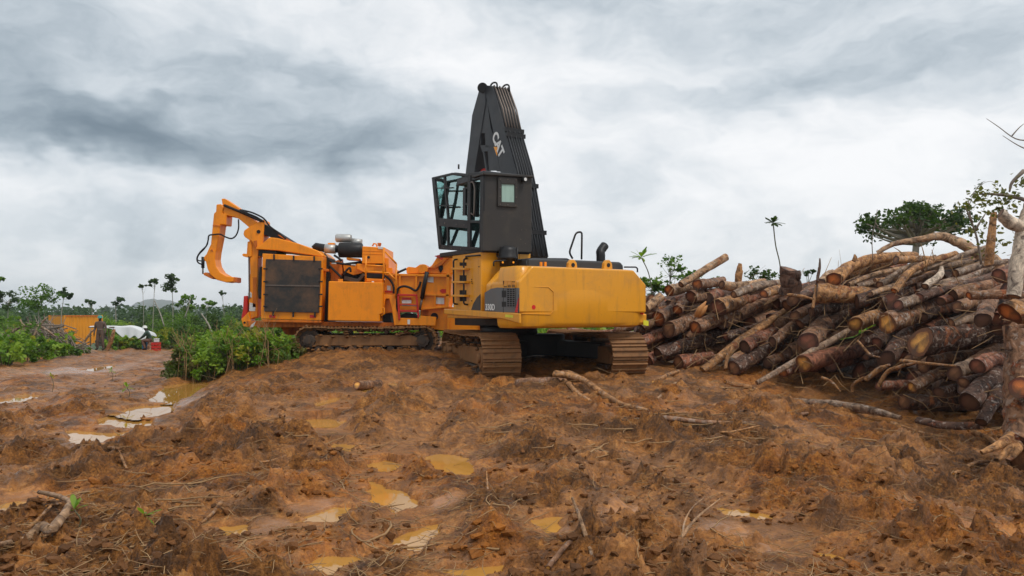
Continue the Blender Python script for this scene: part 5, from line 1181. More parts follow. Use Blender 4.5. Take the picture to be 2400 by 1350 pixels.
for i, (t_, w_) in enumerate(zip(TOP, WHERE)):
    plog(t_, (5 + i % 4 * 1.6, 6 + i % 3 * 1.5, 4), ('pale', 'grey', 'tan', 'grey', 'brown')[i % 5] if i != 10 else 'white', 'brown', 'dry bough ' + w_, name='dry_bough', cat='bough', group='dry boughs on top of the pile', dof=.9 + .12 * (i % 5), back=.9, pale=.6, peel=.2)
ANCH = {}; TAKEN = set()
for q_ in LOGS:
    if len(q_[4].split()) <= 11: ANCH[q_[4]] = [q_[0][0]]
# logs filling the body of the pile, seen only in the gaps
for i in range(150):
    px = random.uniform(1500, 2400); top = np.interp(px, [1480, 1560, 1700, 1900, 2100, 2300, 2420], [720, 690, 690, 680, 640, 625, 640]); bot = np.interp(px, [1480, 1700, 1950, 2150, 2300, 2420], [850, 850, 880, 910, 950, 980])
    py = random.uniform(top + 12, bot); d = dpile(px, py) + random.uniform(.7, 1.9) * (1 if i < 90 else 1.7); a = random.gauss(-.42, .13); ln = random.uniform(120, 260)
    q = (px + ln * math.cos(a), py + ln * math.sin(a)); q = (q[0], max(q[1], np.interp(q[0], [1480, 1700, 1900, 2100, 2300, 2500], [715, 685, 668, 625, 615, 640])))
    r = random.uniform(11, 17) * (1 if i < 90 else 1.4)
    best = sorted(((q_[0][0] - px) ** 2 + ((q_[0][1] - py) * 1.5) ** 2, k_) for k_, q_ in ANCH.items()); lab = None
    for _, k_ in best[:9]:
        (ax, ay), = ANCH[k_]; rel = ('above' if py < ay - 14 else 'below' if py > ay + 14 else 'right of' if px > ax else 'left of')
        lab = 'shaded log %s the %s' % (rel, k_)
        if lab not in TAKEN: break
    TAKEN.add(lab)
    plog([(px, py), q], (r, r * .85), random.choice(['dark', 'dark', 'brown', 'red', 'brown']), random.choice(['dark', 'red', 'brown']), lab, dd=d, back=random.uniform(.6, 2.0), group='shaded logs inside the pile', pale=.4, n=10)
# stumps, splinters, white trunk
def stump_cut(): pass
st = log([P(1850, 692, 17.6), P(1851, 660, 17.55), P(1853, 632, 17.5)], [.22, .215, .205], 'dark', 'dark', 'dark upright stump standing on top of the pile', peel=.2, pale=.1, name='stump', cat='stump', knots=.1)
log([P(1728, 670, 20.5), P(1732, 640, 20.5), P(1735, 618, 20.5)], [.09, .10, .05], 'tan', 'yellow', 'broken tan splinter standing up on the skyline', name='splinter', cat='splinter', peel=.5, pale=.1)
mb = MB()
for k, (a, b) in enumerate((((1630, 742), (1655, 706)), ((1636, 742), (1658, 716)), ((1633, 740), (1648, 712)))):
    A, B_ = P(*a, 17.4), P(*b, 17.3); mb.tube([A, A.lerp(B_, .5), B_], [.05, .075, .012], 6)
o_ = mb.build('splintered_stub', wood_mat('fresh_split_wood', (.30, .10, .03), (.62, .30, .09)), None, 0, P(1633, 742, 17.4)); o_.location = P(1633, 742, 17.4); tag(o_, 'fresh orange splintered stub sticking up beside the counterweight', 'stub')
wt = log([P(2376, 694, 11.4), P(2384, 620, 11.5), P(2394, 560, 11.6), P(2404, 515, 11.7), P(2420, 470, 11.8)], [.095, .098, .095, .09, .085], 'white', 'brown', 'white barked trunk standing upright at the right edge', peel=.12, pale=.3, name='upright_log', cat='log', knots=.03)
br_ = log([P(2400, 535, 11.65), P(2370, 522, 11.55), P(2344, 500, 11.5)], [.10, .10, .08], 'white', 'brown', None, peel=.1, pale=.2, knots=.03, name='side_branch'); br_.parent = wt; br_.location = br_.location - wt.location
pt_ = log([P(2318, 622, 12.6), P(2322, 560, 12.6), P(2330, 500, 12.7)], [.075, .065, .05], 'tan', 'brown', 'thin pale trunk standing behind the white trunk', name='upright_log', cat='log', peel=.2, pale=.4)
rs_ = log([P(2376, 775, 10.4), P(2382, 860, 10.3), P(2386, 950, 10.2), P(2392, 1030, 10.0), P(2400, 1075, 9.8)], [.145, .155, .165, .185, .25], 'brown', 'yellow', 'upended root stump with flaking orange bark at the right edge', name='root_stump', cat='stump', peel=1.0, pale=.5, knots=.14)
for k, (a, b) in enumerate((((2370, 1025), (2300, 1062)), ((2375, 1030), (2335, 1080)), ((2380, 1030), (2362, 1080)), ((2395, 1020), (2440, 1080)))):
    A, B_ = P(*a, 10.0), P(*b, 9.6); q = log([A, A.lerp(B_, .5) + Vector((0, -.1, .03)), B_], [.09, .06, .03], 'tan', 'brown', None, name='root', peel=.5, pale=.2, ends=False); q.parent = rs_; q.location = q.location - rs_.location
# small sticks and bark strips caught in the face of the pile
tw = MB()
for i in range(260):
    px = random.uniform(1500, 2400); top = np.interp(px, [1480, 1560, 1700, 1900, 2100, 2300, 2420], [720, 690, 672, 660, 610, 590, 590]); bot = np.interp(px, [1480, 1700, 1950, 2150, 2300, 2420], [880, 890, 925, 960, 1010, 1060]); py = random.uniform(top, bot)
    d = dpile(px, py) - random.uniform(-.5, .45); p = P(px, py, d); a = random.gauss(.35, .7); ln = random.uniform(.15, .8); v = Vector((math.cos(a), random.gauss(.1, .35), math.sin(a))) * ln
    q = p + v * .5 + Vector((random.gauss(0, .05), 0, random.gauss(0, .06))); r = random.uniform(.003, .009); tw.tube([p, q, p + v], [r, r * .9, r * .4], 5, caps=False)
tag(tw.build('bark_strips', M['twig']), 'sticks and bark strips caught in the face of the log pile', 'sticks', kind='stuff')
STK = [([(2060, 905), (2080, 872), (2105, 860), (2150, 850)], 5, 'bent brown root curling out of the right hollow'), ([(1998, 918), (2000, 902), (2020, 888), (2045, 880)], 3.5, 'thin forked root in front of the dark hollow'),
       ([(1925, 885), (1950, 895), (1970, 918)], 3, 'thin pale twig arching in front of the dark hollow'), ([(2030, 890), (2062, 865), (2085, 855)], 6, 'lichen covered stick pointing into the hollow'),
       ([(2010, 800), (2040, 830), (2062, 838)], 3, 'thin stick hanging below the orange streaked log'), ([(2110, 845), (2160, 850), (2240, 858)], 4, 'long thin stick under the very thick log'),
       ([(1700, 865), (1706, 830), (1712, 812)], 4, 'upright splinter by the dark wet log'), ([(1905, 722), (1908, 700), (1912, 668)], 3.5, 'thin tan stake against the tapering log'),
       ([(1916, 660), (1920, 630), (1922, 606)], 3.5, 'thin dark stake rising from the skyline'), ([(2001, 612), (2004, 604), (2003, 598)], 5, 'dark stub on top of the curved tan log'), ([(1840, 690), (1880, 695), (1910, 702)], 4, 'bright thin stick at the foot of the dark stump')]
for pts, r, lab in STK:
    q = [P(a, b, dpile(a, b) - .35) for a, b in pts]; rr = [r * dpile(*pts[0]) / F] * (len(pts) - 1) + [r * .5 * dpile(*pts[0]) / F]
    log(q, rr, 'tan' if 'dark' not in lab.split(' ')[1:2] else 'dark', 'brown', lab, name='stick', cat='stick', n=8, group='sticks around the log pile', peel=.2)
# ------------------------------------------------------------------ vegetation
def unit(v): return v / np.linalg.norm(v, axis=-1, keepdims=True)
def leaf_arrays(pts, size, rng, flat=.5, asp=.42, hang=0.0):
    """diamond leaves, each one slightly folded quad; returns vertices and quads"""
    n = len(pts); a = unit(rng.normal(size=(n, 3)) * [1, 1, flat] + [0, 0, -hang]); nn = unit(rng.normal(size=(n, 3)) * .6 + [0, 0, .8])
    s = unit(np.cross(a, nn)); size = np.asarray(size)[:, None]; up = np.cross(s, a)
    b = pts - a * size * .5
    V = np.stack([b, b + a * size * .55 + s * size * asp + up * size * .10, b + a * size, b + a * size * .55 - s * size * asp + up * size * .10], 1).reshape(-1, 3)
    return V, np.arange(4 * n).reshape(n, 4)
def foliage(name, pts, size, cols, parent, rng, flat=.5, asp=.42, hang=0.0):
    V, q = leaf_arrays(pts, size, rng, flat, asp, hang); me = bpy.data.meshes.new(name); fast_mesh(me, V, q, False); set_attr(me, 'tint', np.repeat(cols, 4, 0)); return link(name, me, parent, M['leaf'])
GREENS = {'dark': ((0.0244, 0.0549, 0.0146), (0.0610, 0.1037, 0.0220)), 'mid': ((0.0549, 0.1220, 0.0171), (0.1464, 0.2440, 0.0342)), 'bright': ((0.0976, 0.2074, 0.0171), (0.2440, 0.3538, 0.0427)), 'olive': ((0.0732, 0.0915, 0.0244), (0.1708, 0.1586, 0.0427)), 'yellow': ((0.1708, 0.2074, 0.0183), (0.3660, 0.3294, 0.0366)), 'far': ((0.0317, 0.0671, 0.0244), (0.0732, 0.1281, 0.0390))}
def gcol(kind, n, rng, clump=None):
    a, b = np.array(GREENS[kind][0]), np.array(GREENS[kind][1]); t = rng.random((n, 1)) if clump is None else np.clip(clump[:, None] + rng.normal(0, .18, (n, 1)), 0, 1.3)
    return a + (b - a) * t
def crown_pts(rng, centers, radii, per, flat=.7):
    pts, cl = [], []
    for c, r in zip(centers, radii):
        v = unit(rng.normal(size=(per, 3))) * (rng.random((per, 1)) ** .45) * r * [1, 1, flat]; pts.append(c + v); cl.append(np.full(per, rng.random()))
    return np.concatenate(pts), np.concatenate(cl)
def tree(name, loc, h, cw, ch, seed, kind='mid', nclump=14, per=55, leaf=.22, label=None, cat='tree', group=None, trunk_r=None, lean=0, trunk_m='trunk', shape='round', hang=.2):
    """tapered trunk with limbs to every leaf clump; crown of leaf clumps with gaps between"""
    rng = np.random.default_rng(seed); root = empty(name, loc); tr = trunk_r or h * .012 + .03; top = h - ch * .55
    mb = MB(); tip = Vector((lean, 0, top)); mid_ = Vector((lean * .4 + rng.normal(0, .02) * h, rng.normal(0, .02) * h, top * .5))
    mb.tube(catmull([(0, 0, -.3), mid_, tip], 4), list(np.linspace(tr, tr * .45, 9)), 7)
    cs, rs = [], []
    for i in range(nclump):
        a = rng.random() * 6.28; q = rng.random() ** .5
        if shape == 'flat': z = h - ch * (.12 + .30 * rng.random()) - ch * .45 * q * q * (.5 + .5 * rng.random())
        elif shape == 'column': z = h - ch * rng.random(); q *= .35 + .65 * (h - z) / ch
        else: z = h - ch * .5 + ch * .45 * (rng.random() * 2 - 1) * math.sqrt(max(0, 1 - q * q)) + ch * .02
        c = np.array([lean + cw / 2 * q * math.cos(a), cw / 2 * q * math.sin(a), z]); cs.append(c); rs.append((.6 * min(cw, ch) + .2 * (cw + ch)) * rng.uniform(.14, .25))
        st = tip.lerp(mid_, rng.random() * .35) ; e = Vector(c); mb.tube([st, st.lerp(e, .5) + Vector((0, 0, -.03 * h * rng.random())), e], [tr * .35, tr * .22, tr * .08], 5, caps=False)
    mb.build('trunk', M[trunk_m], root)
    pts, cl = crown_pts(rng, cs, rs, per); foliage('crown', pts, leaf * rng.uniform(.6, 1.3, len(pts)), gcol(kind, len(pts), rng, cl), root, rng, .6, .4, hang)
    return tag(root, label, cat, group)
def copy_thing(src, loc, rz, s, label, group):
    r = src.copy(); COL.objects.link(r); r.location = loc; r.rotation_euler = (0, 0, rz); r.scale = (s, s, s); r['label'] = label; r['group'] = group
    for c in src.children: k = c.copy(); COL.objects.link(k); k.parent = r
    return r
def at(px, py, d): return P(px, py, d)
def ground_at(px, d):
    x = (px - 1200) * d / F; return Vector((x, d, hz(x, d)))
def sky_tree(px, ytop, d, wpx, hpx, seed, kind, label, **k):
    """tree with its top at photo row ytop, crown wpx by hpx photo pixels, rooted on the land at distance d"""
    g = ground_at(px, d); top = P(px, ytop, d).z; s = d / F
    return tree(k.pop('name', 'tree'), g, top - g.z, wpx * s, hpx * s, seed, kind, leaf=k.pop('leaf', max(.10, 6.0 * s)), label=label, **k)
FG = 'trees of the far clearing'
sky_tree(403, 641, 62, 44, 46, 1, 'dark', 'tall slender tree with tiered dark crown against the sky', nclump=16, per=34, shape='column', trunk_r=0.045)
sky_tree(357, 651, 66, 26, 26, 2, 'dark', 'slim tree with small round top left of the tiered tree', nclump=7, per=30, trunk_r=0.041, lean=.2)
sky_tree(334, 661, 68, 18, 16, 3, 'dark', 'slimmest tree with a tuft of leaves left of the round topped one', nclump=5, per=22, trunk_r=0.032)
sky_tree(438, 690, 55, 46, 50, 4, 'mid', 'pale stemmed tree with loose green crown left of the grinder hook', nclump=12, per=40, trunk_r=0.041)
sky_tree(486, 696, 58, 30, 30, 5, 'mid', 'small pale stemmed tree right below the grinder hook', nclump=9, per=32, trunk_r=0.032)
sky_tree(521, 681, 75, 14, 10, 6, 'far', 'thin far tree with a flat tuft under the hook tip', nclump=6, per=20, trunk_r=.03)
sky_tree(90, 668, 52, 80, 75, 7, 'mid', 'bushy green tree left of the orange container', nclump=22, per=50, trunk_r=0.054)
sky_tree(150, 675, 60, 38, 30, 8, 'far', 'flat topped tree behind the orange container', nclump=12, per=34, trunk_r=0.041)
sky_tree(20, 676, 60, 50, 50, 9, 'dark', 'broad tree near the left edge of the photo', nclump=14, per=40, trunk_r=0.045)
sky_tree(-4, 631, 40, 26, 40, 10, 'mid', 'branch tip of a tree cut by the left edge', nclump=7, per=30, trunk_r=0.027)
sky_tree(270, 690, 85, 34, 26, 11, 'far', 'far tree rising above the forest right of the container', nclump=8, per=30)
sky_tree(215, 698, 90, 26, 18, 12, 'far', 'far low tree straight above the container', nclump=6, per=28)
# leafy growth behind and in the log pile
sky_tree(2150, 470, 30, 240, 105, 20, 'dark', 'big dark spreading tree behind the right of the log pile', nclump=90, per=34, leaf=.16, shape='flat', trunk_r=.22, hang=.4)
sky_tree(1532, 640, 23.5, 84, 64, 21, 'mid', 'green shrub beside the counterweight behind the log pile', name='shrub', cat='shrub', nclump=14, per=60, leaf=.10, trunk_r=.03, trunk_m='stem')
sky_tree(1572, 580, 24.5, 62, 96, 22, 'mid', 'airy sapling behind the left end of the log pile', name='sapling', cat='sapling', nclump=15, per=14, leaf=.11, trunk_r=.025, trunk_m='stem')
sky_tree(1612, 622, 24.5, 66, 60, 23, 'mid', 'loose shrub behind the steep slim log', name='shrub', cat='shrub', nclump=14, per=20, leaf=.11, trunk_r=.03, trunk_m='stem')
sky_tree(1785, 622, 23.5, 84, 56, 24, 'dark', 'loose leafy shrub between splinter and dark stump', name='shrub', cat='shrub', nclump=16, per=17, leaf=.11, trunk_r=.03, trunk_m='stem')
sky_tree(1680, 645, 25, 50, 30, 25, 'mid', 'low leaves showing between slim log and splinter', name='shrub', cat='shrub', nclump=8, per=18, leaf=.10, trunk_r=.02, trunk_m='stem')
sky_tree(1895, 625, 24, 36, 30, 26, 'dark', 'low leaves left of the orange log end on the skyline', name='shrub', cat='shrub', nclump=7, per=14, leaf=.09, trunk_r=.02, trunk_m='stem')
def rosette(name, stem, r, m_leaf, nleaf, L_, label, kind='mid', cat='sapling', wid=.30, seed=0):
    """thin stem carrying a rosette of long leaves"""
    rng = np.random.default_rng(seed); o = Vector(stem[0]); root = empty(name, o); tip = Vector(stem[-1]) - o
    MB().tube(catmull([Vector(p) - o for p in stem], 5), r, 6).build('stem', M['stem'], root)
    mb = MB(); V, Q, C = [], [], []
    for i in range(nleaf):
        a = i * 2.4 + rng.normal(0, .2); el = rng.uniform(-.45, 1.2); l = L_ * rng.uniform(.7, 1.15); d = Vector((math.cos(a) * math.cos(el), math.sin(a) * math.cos(el), math.sin(el))); s = d.cross(Vector((0, 0, 1))).normalized(); b = len(V)
        for k, (f_, w_) in enumerate(((0.08, .02), (.35, wid * .35), (.65, wid * .5), (.88, wid * .35), (1.0, .02))):
            p = tip + d * l * f_ + Vector((0, 0, -.16 * l * f_ * f_)); V += [p - s * w_ * l, p + Vector((0, 0, -.03 * l)), p + s * w_ * l]
        for k in range(4): Q += [(b + 3 * k, b + 3 * k + 1, b + 3 * k + 4, b + 3 * k + 3), (b + 3 * k + 1, b + 3 * k + 2, b + 3 * k + 5, b + 3 * k + 4)]
        c = gcol(kind, 1, rng); C.append(np.repeat(c, 15, 0))
    me = bpy.data.meshes.new('leaves'); me.from_pydata(V, [], Q); me.update(); set_attr(me, 'tint', np.concatenate(C)); link('leaves', me, root, M['leaf']); return tag(root, label, cat)
rosette('sapling', [P(1834, 690, 19), P(1828, 620, 19), P(1818, 575, 19), P(1812, 522, 19)], .014, None, 22, .26, 'lone thin stemmed sapling with a star of leaves against the sky', 'dark', seed=3)
rosette('sapling', [P(1530, 690, 22), P(1520, 640, 22), P(1503, 603, 22)], .014, None, 13, .40, 'sapling with big hand shaped leaves beside the exhaust', 'bright', seed=4, wid=.26)
def twiggy(name, paths, r, label, m='greywood', cat='branch', leaves=None, seed=1):
    rng = np.random.default_rng(seed); o = Vector(paths[0][0]); mb = MB(); root = empty(name, o)
    for p in paths: q = catmull([Vector(v) - o for v in p], 4); mb.tube(q, list(np.linspace(r, r * .35, len(q))), 6)
    mb.build('twigs', M[m], root)
    if leaves:
        n, sz, kind, pl = leaves; pts = np.concatenate([np.array(Vector(c) - o) + rng.normal(size=(n, 3)) * [w_, w_, w_ * .8] for c, w_ in pl]); foliage('leaves', pts, sz * rng.uniform(.6, 1.2, len(pts)), gcol(kind, len(pts), rng), root, rng, .8, .35, .5)
    return tag(root, label, cat)
D_ = 12.3
twiggy('bare_twig', [[P(2420, 330, D_), P(2380, 325, D_), P(2340, 297, D_), P(2312, 278, D_)], [P(2420, 356, D_), P(2385, 340, D_), P(2350, 318, D_)], [P(2372, 318, D_), P(2388, 300, D_), P(2400, 290, D_)]], .011, 'bare twigs reaching in high at the right edge')
twiggy('broken_branch', [[P(2430, 478, 12), P(2380, 462, 12), P(2330, 455, 12), P(2295, 455, 12)], [P(2400, 400, 12), P(2372, 428, 12), P(2366, 450, 12)]], .035, 'thick dark branch hung with brown leaves at the right edge', leaves=(26, .10, 'olive', [(P(2312, 470, 12), .12), (P(2350, 480, 12), .14), (P(2330, 500, 12), .13), (P(2370, 470, 12), .10), (P(2395, 430, 12), .08), (P(2300, 455, 12), .08), (P(2345, 455, 12), .1)]), seed=5)
twiggy('leafy_branch', [[P(2300, 620, 13.2), P(2290, 560, 13.2), P(2275, 510, 13.2), P(2270, 470, 13.2)], [P(2285, 540, 13.2), P(2310, 500, 13.2)], [P(2278, 520, 13.2), P(2262, 485, 13.2)]], .022, 'leafy branch between the big dark tree and the white trunk', leaves=(22, .09, 'olive', [(P(2278, 490, 13.2), .17), (P(2300, 520, 13.2), .17), (P(2285, 560, 13.2), .18), (P(2310, 575, 13.2), .15), (P(2268, 470, 13.2), .12), (P(2340, 560, 13.2), .12), (P(2335, 520, 13.2), .12)]), seed=6)
twiggy('bare_twig', [[P(2272, 480, 13), P(2290, 440, 13), P(2320, 425, 13), P(2340, 436, 13)], [P(2275, 460, 13), P(2300, 430, 13), P(2310, 424, 13)]], .006, 'wiry curled twig above the leafy branch', leaves=(5, .06, 'dark', [(P(2290, 437, 13), .05), (P(2335, 434, 13), .04), (P(2302, 428, 13), .04)]), seed=7)
twiggy('bare_twig', [[P(2046, 610, 16), P(2044, 560, 16), P(2052, 520, 16), P(2056, 490, 16)], [P(2052, 522, 16), P(2066, 545, 16)]], .010, 'thin bare twig standing left of the big dark tree')
twiggy('crossed_twigs', [[P(2170, 618, 15), P(2164, 590, 15), P(2158, 570, 15)], [P(2120, 600, 15), P(2108, 588, 15), P(2095, 580, 15)], [P(2110, 598, 15), P(2120, 590, 15)], [P(2190, 610, 15), P(2184, 585, 15)]], .014, 'tan twigs sticking up under the arching bough', 'twig')
# shrubs: four kinds, set out as individuals
def shrub(loc, w_, h, seed, kind, nclump, per, leaf, label, group=None):
    rng = np.random.default_rng(seed); root = empty('shrub', loc); mb = MB(); cs, rs = [], []
    for i in range(nclump):
        a = rng.random() * 6.28; q = rng.random() ** .6; z = h * (.15 + .8 * rng.random()) * (1 - .45 * q * q); c = np.array([w_ / 2 * q * math.cos(a), w_ / 2 * q * math.sin(a), z]); cs.append(c); rs.append(min(w_, h) * rng.uniform(.12, .22)); mb.tube([(c[0] * .2, c[1] * .2, -.1), (c[0] * .5, c[1] * .5, z * .6), tuple(c)], [.02, .014, .006], 5, caps=False)
    mb.build('stems', M['stem'], root); pts, cl = crown_pts(rng, cs, rs, per, .9); foliage('foliage', pts, leaf * rng.uniform(.6, 1.4, len(pts)), gcol(kind, len(pts), rng, cl), root, rng, .7, .36, .1); return tag(root, label, 'shrub', group)
SB = 'regrowth shrubs behind the clearing'
protos = [shrub((0, -60, 0), 3.6, 2.6, 101, 'mid', 26, 42, .22, 'x', SB), shrub((0, -60, 0), 3.0, 3.4, 102, 'bright', 24, 42, .20, 'x', SB), shrub((0, -60, 0), 4.2, 3.0, 103, 'dark', 28, 42, .24, 'x', SB), shrub((0, -60, 0), 2.6, 2.2, 104, 'yellow', 18, 36, .18, 'x', SB), shrub((0, -60, 0), 3.4, 4.6, 105, 'mid', 28, 42, .22, 'x', SB)]
used = [False] * 5; KN = ['rounded mid green', 'bright leafy', 'broad dark green', 'yellowish', 'tall mid green']
SPOTS = []
rngv = np.random.default_rng(42)
for i in range(175):
    d = 33 + 75 * rngv.random() ** 1.5; px = rngv.uniform(-80, 720) if i < 150 else rngv.uniform(1480, 2500)
    if d < 80 and 60 < px < 380: d = 80 + 30 * rngv.random()
    if d < 46 and px < 460: d = 46 + 20 * rngv.random()
    SPOTS.append((px, d, None))
for i, (px, d, _) in enumerate(SPOTS):
    k = int(rngv.choice(5, p=[.28, .30, .14, .12, .16])); g = ground_at(px, d); hm = CH + 8 * d / F - g.z; s = min(rngv.uniform(.55, 1.3), hm * rngv.uniform(.55, 1.0) / (2.6, 3.4, 3.0, 2.2, 4.6)[k]); s = max(.3, s)
    where = ('at the far left edge' if px < 60 else 'around the container' if px < 260 else 'behind the tarpaulin' if px < 420 else 'behind the near bush' if px < 700 else 'behind the log pile'); dep = 'nearer' if d < 50 else 'farther' if d < 75 else 'farthest'
    lab = '%s shrub in the %s regrowth %s' % (KN[k], dep, where)
    if not used[k]: used[k] = True; o = protos[k]; o.location = g; o.scale = (s, s, s); o['label'] = lab; o['group'] = SB
    else: copy_thing(protos[k], g, rngv.random() * 6.28, s, lab, SB)
# pale bare stems standing in the regrowth
for px, y0_, px2, y1_, d, lab in ((385, 765, 362, 705, 48, 'leaning bare pale stem behind the tarpaulin'), (432, 745, 446, 700, 50, 'straight pale stem left of the near bush'), (497, 780, 472, 735, 36, 'dry curved stalk rising from the near bush')):
    a, b = P(px, y0_, d), P(px2, y1_, d); o = a.copy(); q = MB().tube(catmull([a - o, a.lerp(b, .5) - o + Vector((.05, 0, 0)), b - o], 4), [.04] * 5 + [.03] * 4, 6).build('dead_sapling', M['trunk']); q.location = o; tag(q, lab, 'sapling')
# far wood: one mass of crowns on the falling land, nobody could count it
def far_wood():
    rng = np.random.default_rng(77); P_, S_, C_ = [], [], []
    for i in range(620):
        d = 85 + 330 * rng.random() ** 1.1; u = rng.uniform(-.80, .80); x = u * d; z0 = float(base_h(np.array([x]), np.array([d]))[0]); top = CH + (HZ - 709 + rng.normal(0, 3.0) - 3 * perlin(np.array([u * 9]), np.array([3.0]))[0] * 2) * d / F; h = max(3, min(top - z0, 26)) * rng.uniform(.82, 1.0)
        w_ = h * rng.uniform(.35, .6); n = 70; v = unit(rng.normal(size=(n, 3))) * rng.random((n, 1)) ** .4 * [w_ * .5, w_ * .5, h * .36]; P_.append(np.array([x, d, z0 + h * .62]) + v); S_.append(np.full(n, w_ * .22)); C_.append(gcol('far' if rng.random() < .7 else 'dark', n, rng, np.full(n, rng.random())))
    pts = np.concatenate(P_); V, q = leaf_arrays(pts, np.concatenate(S_), rng, .7, .5); me = bpy.data.meshes.new('far_wood'); fast_mesh(me, V, q, False); set_attr(me, 'tint', np.repeat(np.concatenate(C_), 4, 0)); tag(link('far_wood', me, None, M['leaf']), 'far rainforest reading as one dark green belt on the horizon', 'forest', kind='stuff')
far_wood()
# low ground cover between the shrubs
def ground_cover():
    rng = np.random.default_rng(5); n = 52000; d = 26 + 90 * rng.random(n) ** 1.9; u = rng.uniform(-.72, .72, n); x = u * d; h, o, g, gr = ground(x, d); k = (gr > .35) & ~((u < -.42) & (u > -.58) & (d > 38) & (d < 72)) & ~((u > -.1) & (u < .1) & (d < 30)); x, d, h = x[k], d[k], h[k]
    pts = np.stack([x, d, h + rng.random(len(x)) ** 1.6 * .9], 1); sz = rng.uniform(.14, .34, len(x)) * (1 + d / 90)
    kind = rng.random(len(x)); col = np.where((kind < .4)[:, None], gcol('mid', len(x), rng), np.where((kind < .85)[:, None], gcol('bright', len(x), rng), gcol('yellow', len(x), rng)))
    V, q = leaf_arrays(pts, sz, rng, 1.2, .28); me = bpy.data.meshes.new('ground_cover'); fast_mesh(me, V, q, False); set_attr(me, 'tint', np.repeat(col, 4, 0)); tag(link('ground_cover', me, None, M['leaf']), 'low tangled green growth covering the land', 'undergrowth', kind='stuff')
ground_cover()
# the near bush in front of the grinder, a clump of separate plants
NB = 'plants of the near bush'
BUSH = [(435, 868, 18.6, 1.0, .75, 'olive', 'dry olive plant at the left end of the near bush'), (470, 862, 18.9, 1.2, 1.05, 'mid', 'green plant second from the left in the near bush'), (500, 872, 18.4, 1.3, .95, 'bright', 'bright plant in front of the near bush'), (530, 864, 18.8, 1.3, 1.15, 'bright', 'tallest green plant in the middle of the near bush'),
        (560, 868, 18.5, 1.3, .95, 'mid', 'dark green plant in the middle front of the near bush'), (590, 858, 18.8, 1.2, 1.0, 'yellow', 'yellowish plant right of the middle of the near bush'), (615, 850, 18.7, 1.2, .85, 'bright', 'bright plant at the right front of the near bush'), (645, 838, 19.2, 1.1, .75, 'mid', 'green plant by the grinder track'),
        (668, 826, 19.6, .8, .55, 'olive', 'small olive plant touching the grinder track'), (485, 845, 20.5, 1.6, 1.35, 'bright', 'plant at the back left of the near bush'), (545, 840, 20.8, 1.7, 1.35, 'bright', 'bright plant at the back of the near bush'), (605, 832, 21.0, 1.6, 1.2, 'mid', 'plant at the back right of the near bush')]
for i, (px, py, d, w_, h, kd, lab) in enumerate(BUSH):
    p = P(px, py, d); p.z = min(p.z, hz(p.x, d)) ; shrub(p, w_ * 1.1, h * random.uniform(.75, 1.05), 200 + i, kd, 24, 30, .095, lab, NB)
dry = MB(); rng = np.random.default_rng(3)
for i in range(150):
    px, d = rng.uniform(405, 660), rng.uniform(18.0, 20); x = (px - 1200) * d / F; z = hz(x, d); h = rng.uniform(.4, 1.3); dry.tube([(x, d, z), (x + rng.normal(0, .1), d, z + h * .6), (x + rng.normal(0, .25), d + rng.normal(0, .1), z + h)], [.008, .006, .003], 4, caps=False)
tag(dry.build('dry_stalks', M['twig']), 'dry stalks standing through the near bush', 'stalks', kind='stuff')
def grass():
    rng = np.random.default_rng(31); n = 2600; px = np.concatenate([rng.uniform(395, 680, n // 2), rng.uniform(-40, 200, n // 2)]); d = np.concatenate([rng.uniform(18.3, 20.6, n // 2), rng.uniform(25.5, 33, n // 2)]); x = (px - 1200) * d / F; h, o, g, gr = ground(x, d); k = (np.arange(n) < n // 2) | (gr > .2); x, d, h = x[k], d[k], h[k]; m = len(x)
    sz = rng.uniform(.18, .5, m); pts = np.stack([x, d, h + sz * .4], 1); col = np.where((rng.random(m) < .55)[:, None], gcol('mid', m, rng), gcol('olive', m, rng))
    V, q = leaf_arrays(pts, sz, rng, .6, .035, -1.6); me = bpy.data.meshes.new('grass'); fast_mesh(me, V, q, False); set_attr(me, 'tint', np.repeat(col, 4, 0)); tag(link('grass', me, None, M['leaf']), 'long grass blades among the bush and the road verge', 'grass', kind='stuff')
grass()
# verge plants along the left road and seedlings in the mud
VP = 'verge plants left of the road'
for i, (px, py, d, w_, h, kd) in enumerate([(10, 855, 26, 2.2, 1.2, 'bright'), (60, 850, 28, 2.0, 1.0, 'mid'), (105, 842, 30, 1.8, .8, 'bright'), (150, 838, 33, 1.6, .6, 'mid'), (30, 835, 30, 2.6, 1.7, 'mid'), (-30, 850, 26, 2.4, 1.5, 'bright'), (185, 830, 37, 1.2, .4, 'bright'), (276, 815, 41, 1.5, .8, 'bright'), (300, 812, 41.5, 1.2, .6, 'yellow'), (318, 818, 41, 1.0, .45, 'mid'), (402, 800, 43, 2.0, 1.2, 'mid'), (384, 815, 42, 1.2, .4, 'olive')]):
    x = (px - 1200) * d / F; shrub((x, d, hz(x, d) - .05), w_, h, 300 + i, kd, 18, 36, .15, ['leftmost bright verge plant in the photo corner', 'second verge plant right of the left corner', 'bright verge plant before the brush heap', 'low verge plant right before the brush heap', 'taller verge plant behind the left corner ones', 'verge plant cut by the left edge', 'tiny bright verge plant near the person in brown', 'bright plant right of the person in brown', 'yellowish plant before the tarpaulin', 'low plant at the foot of the tarpaulin', 'plant right of the red crate', 'low dry plant in front of the red crate'][i], VP)
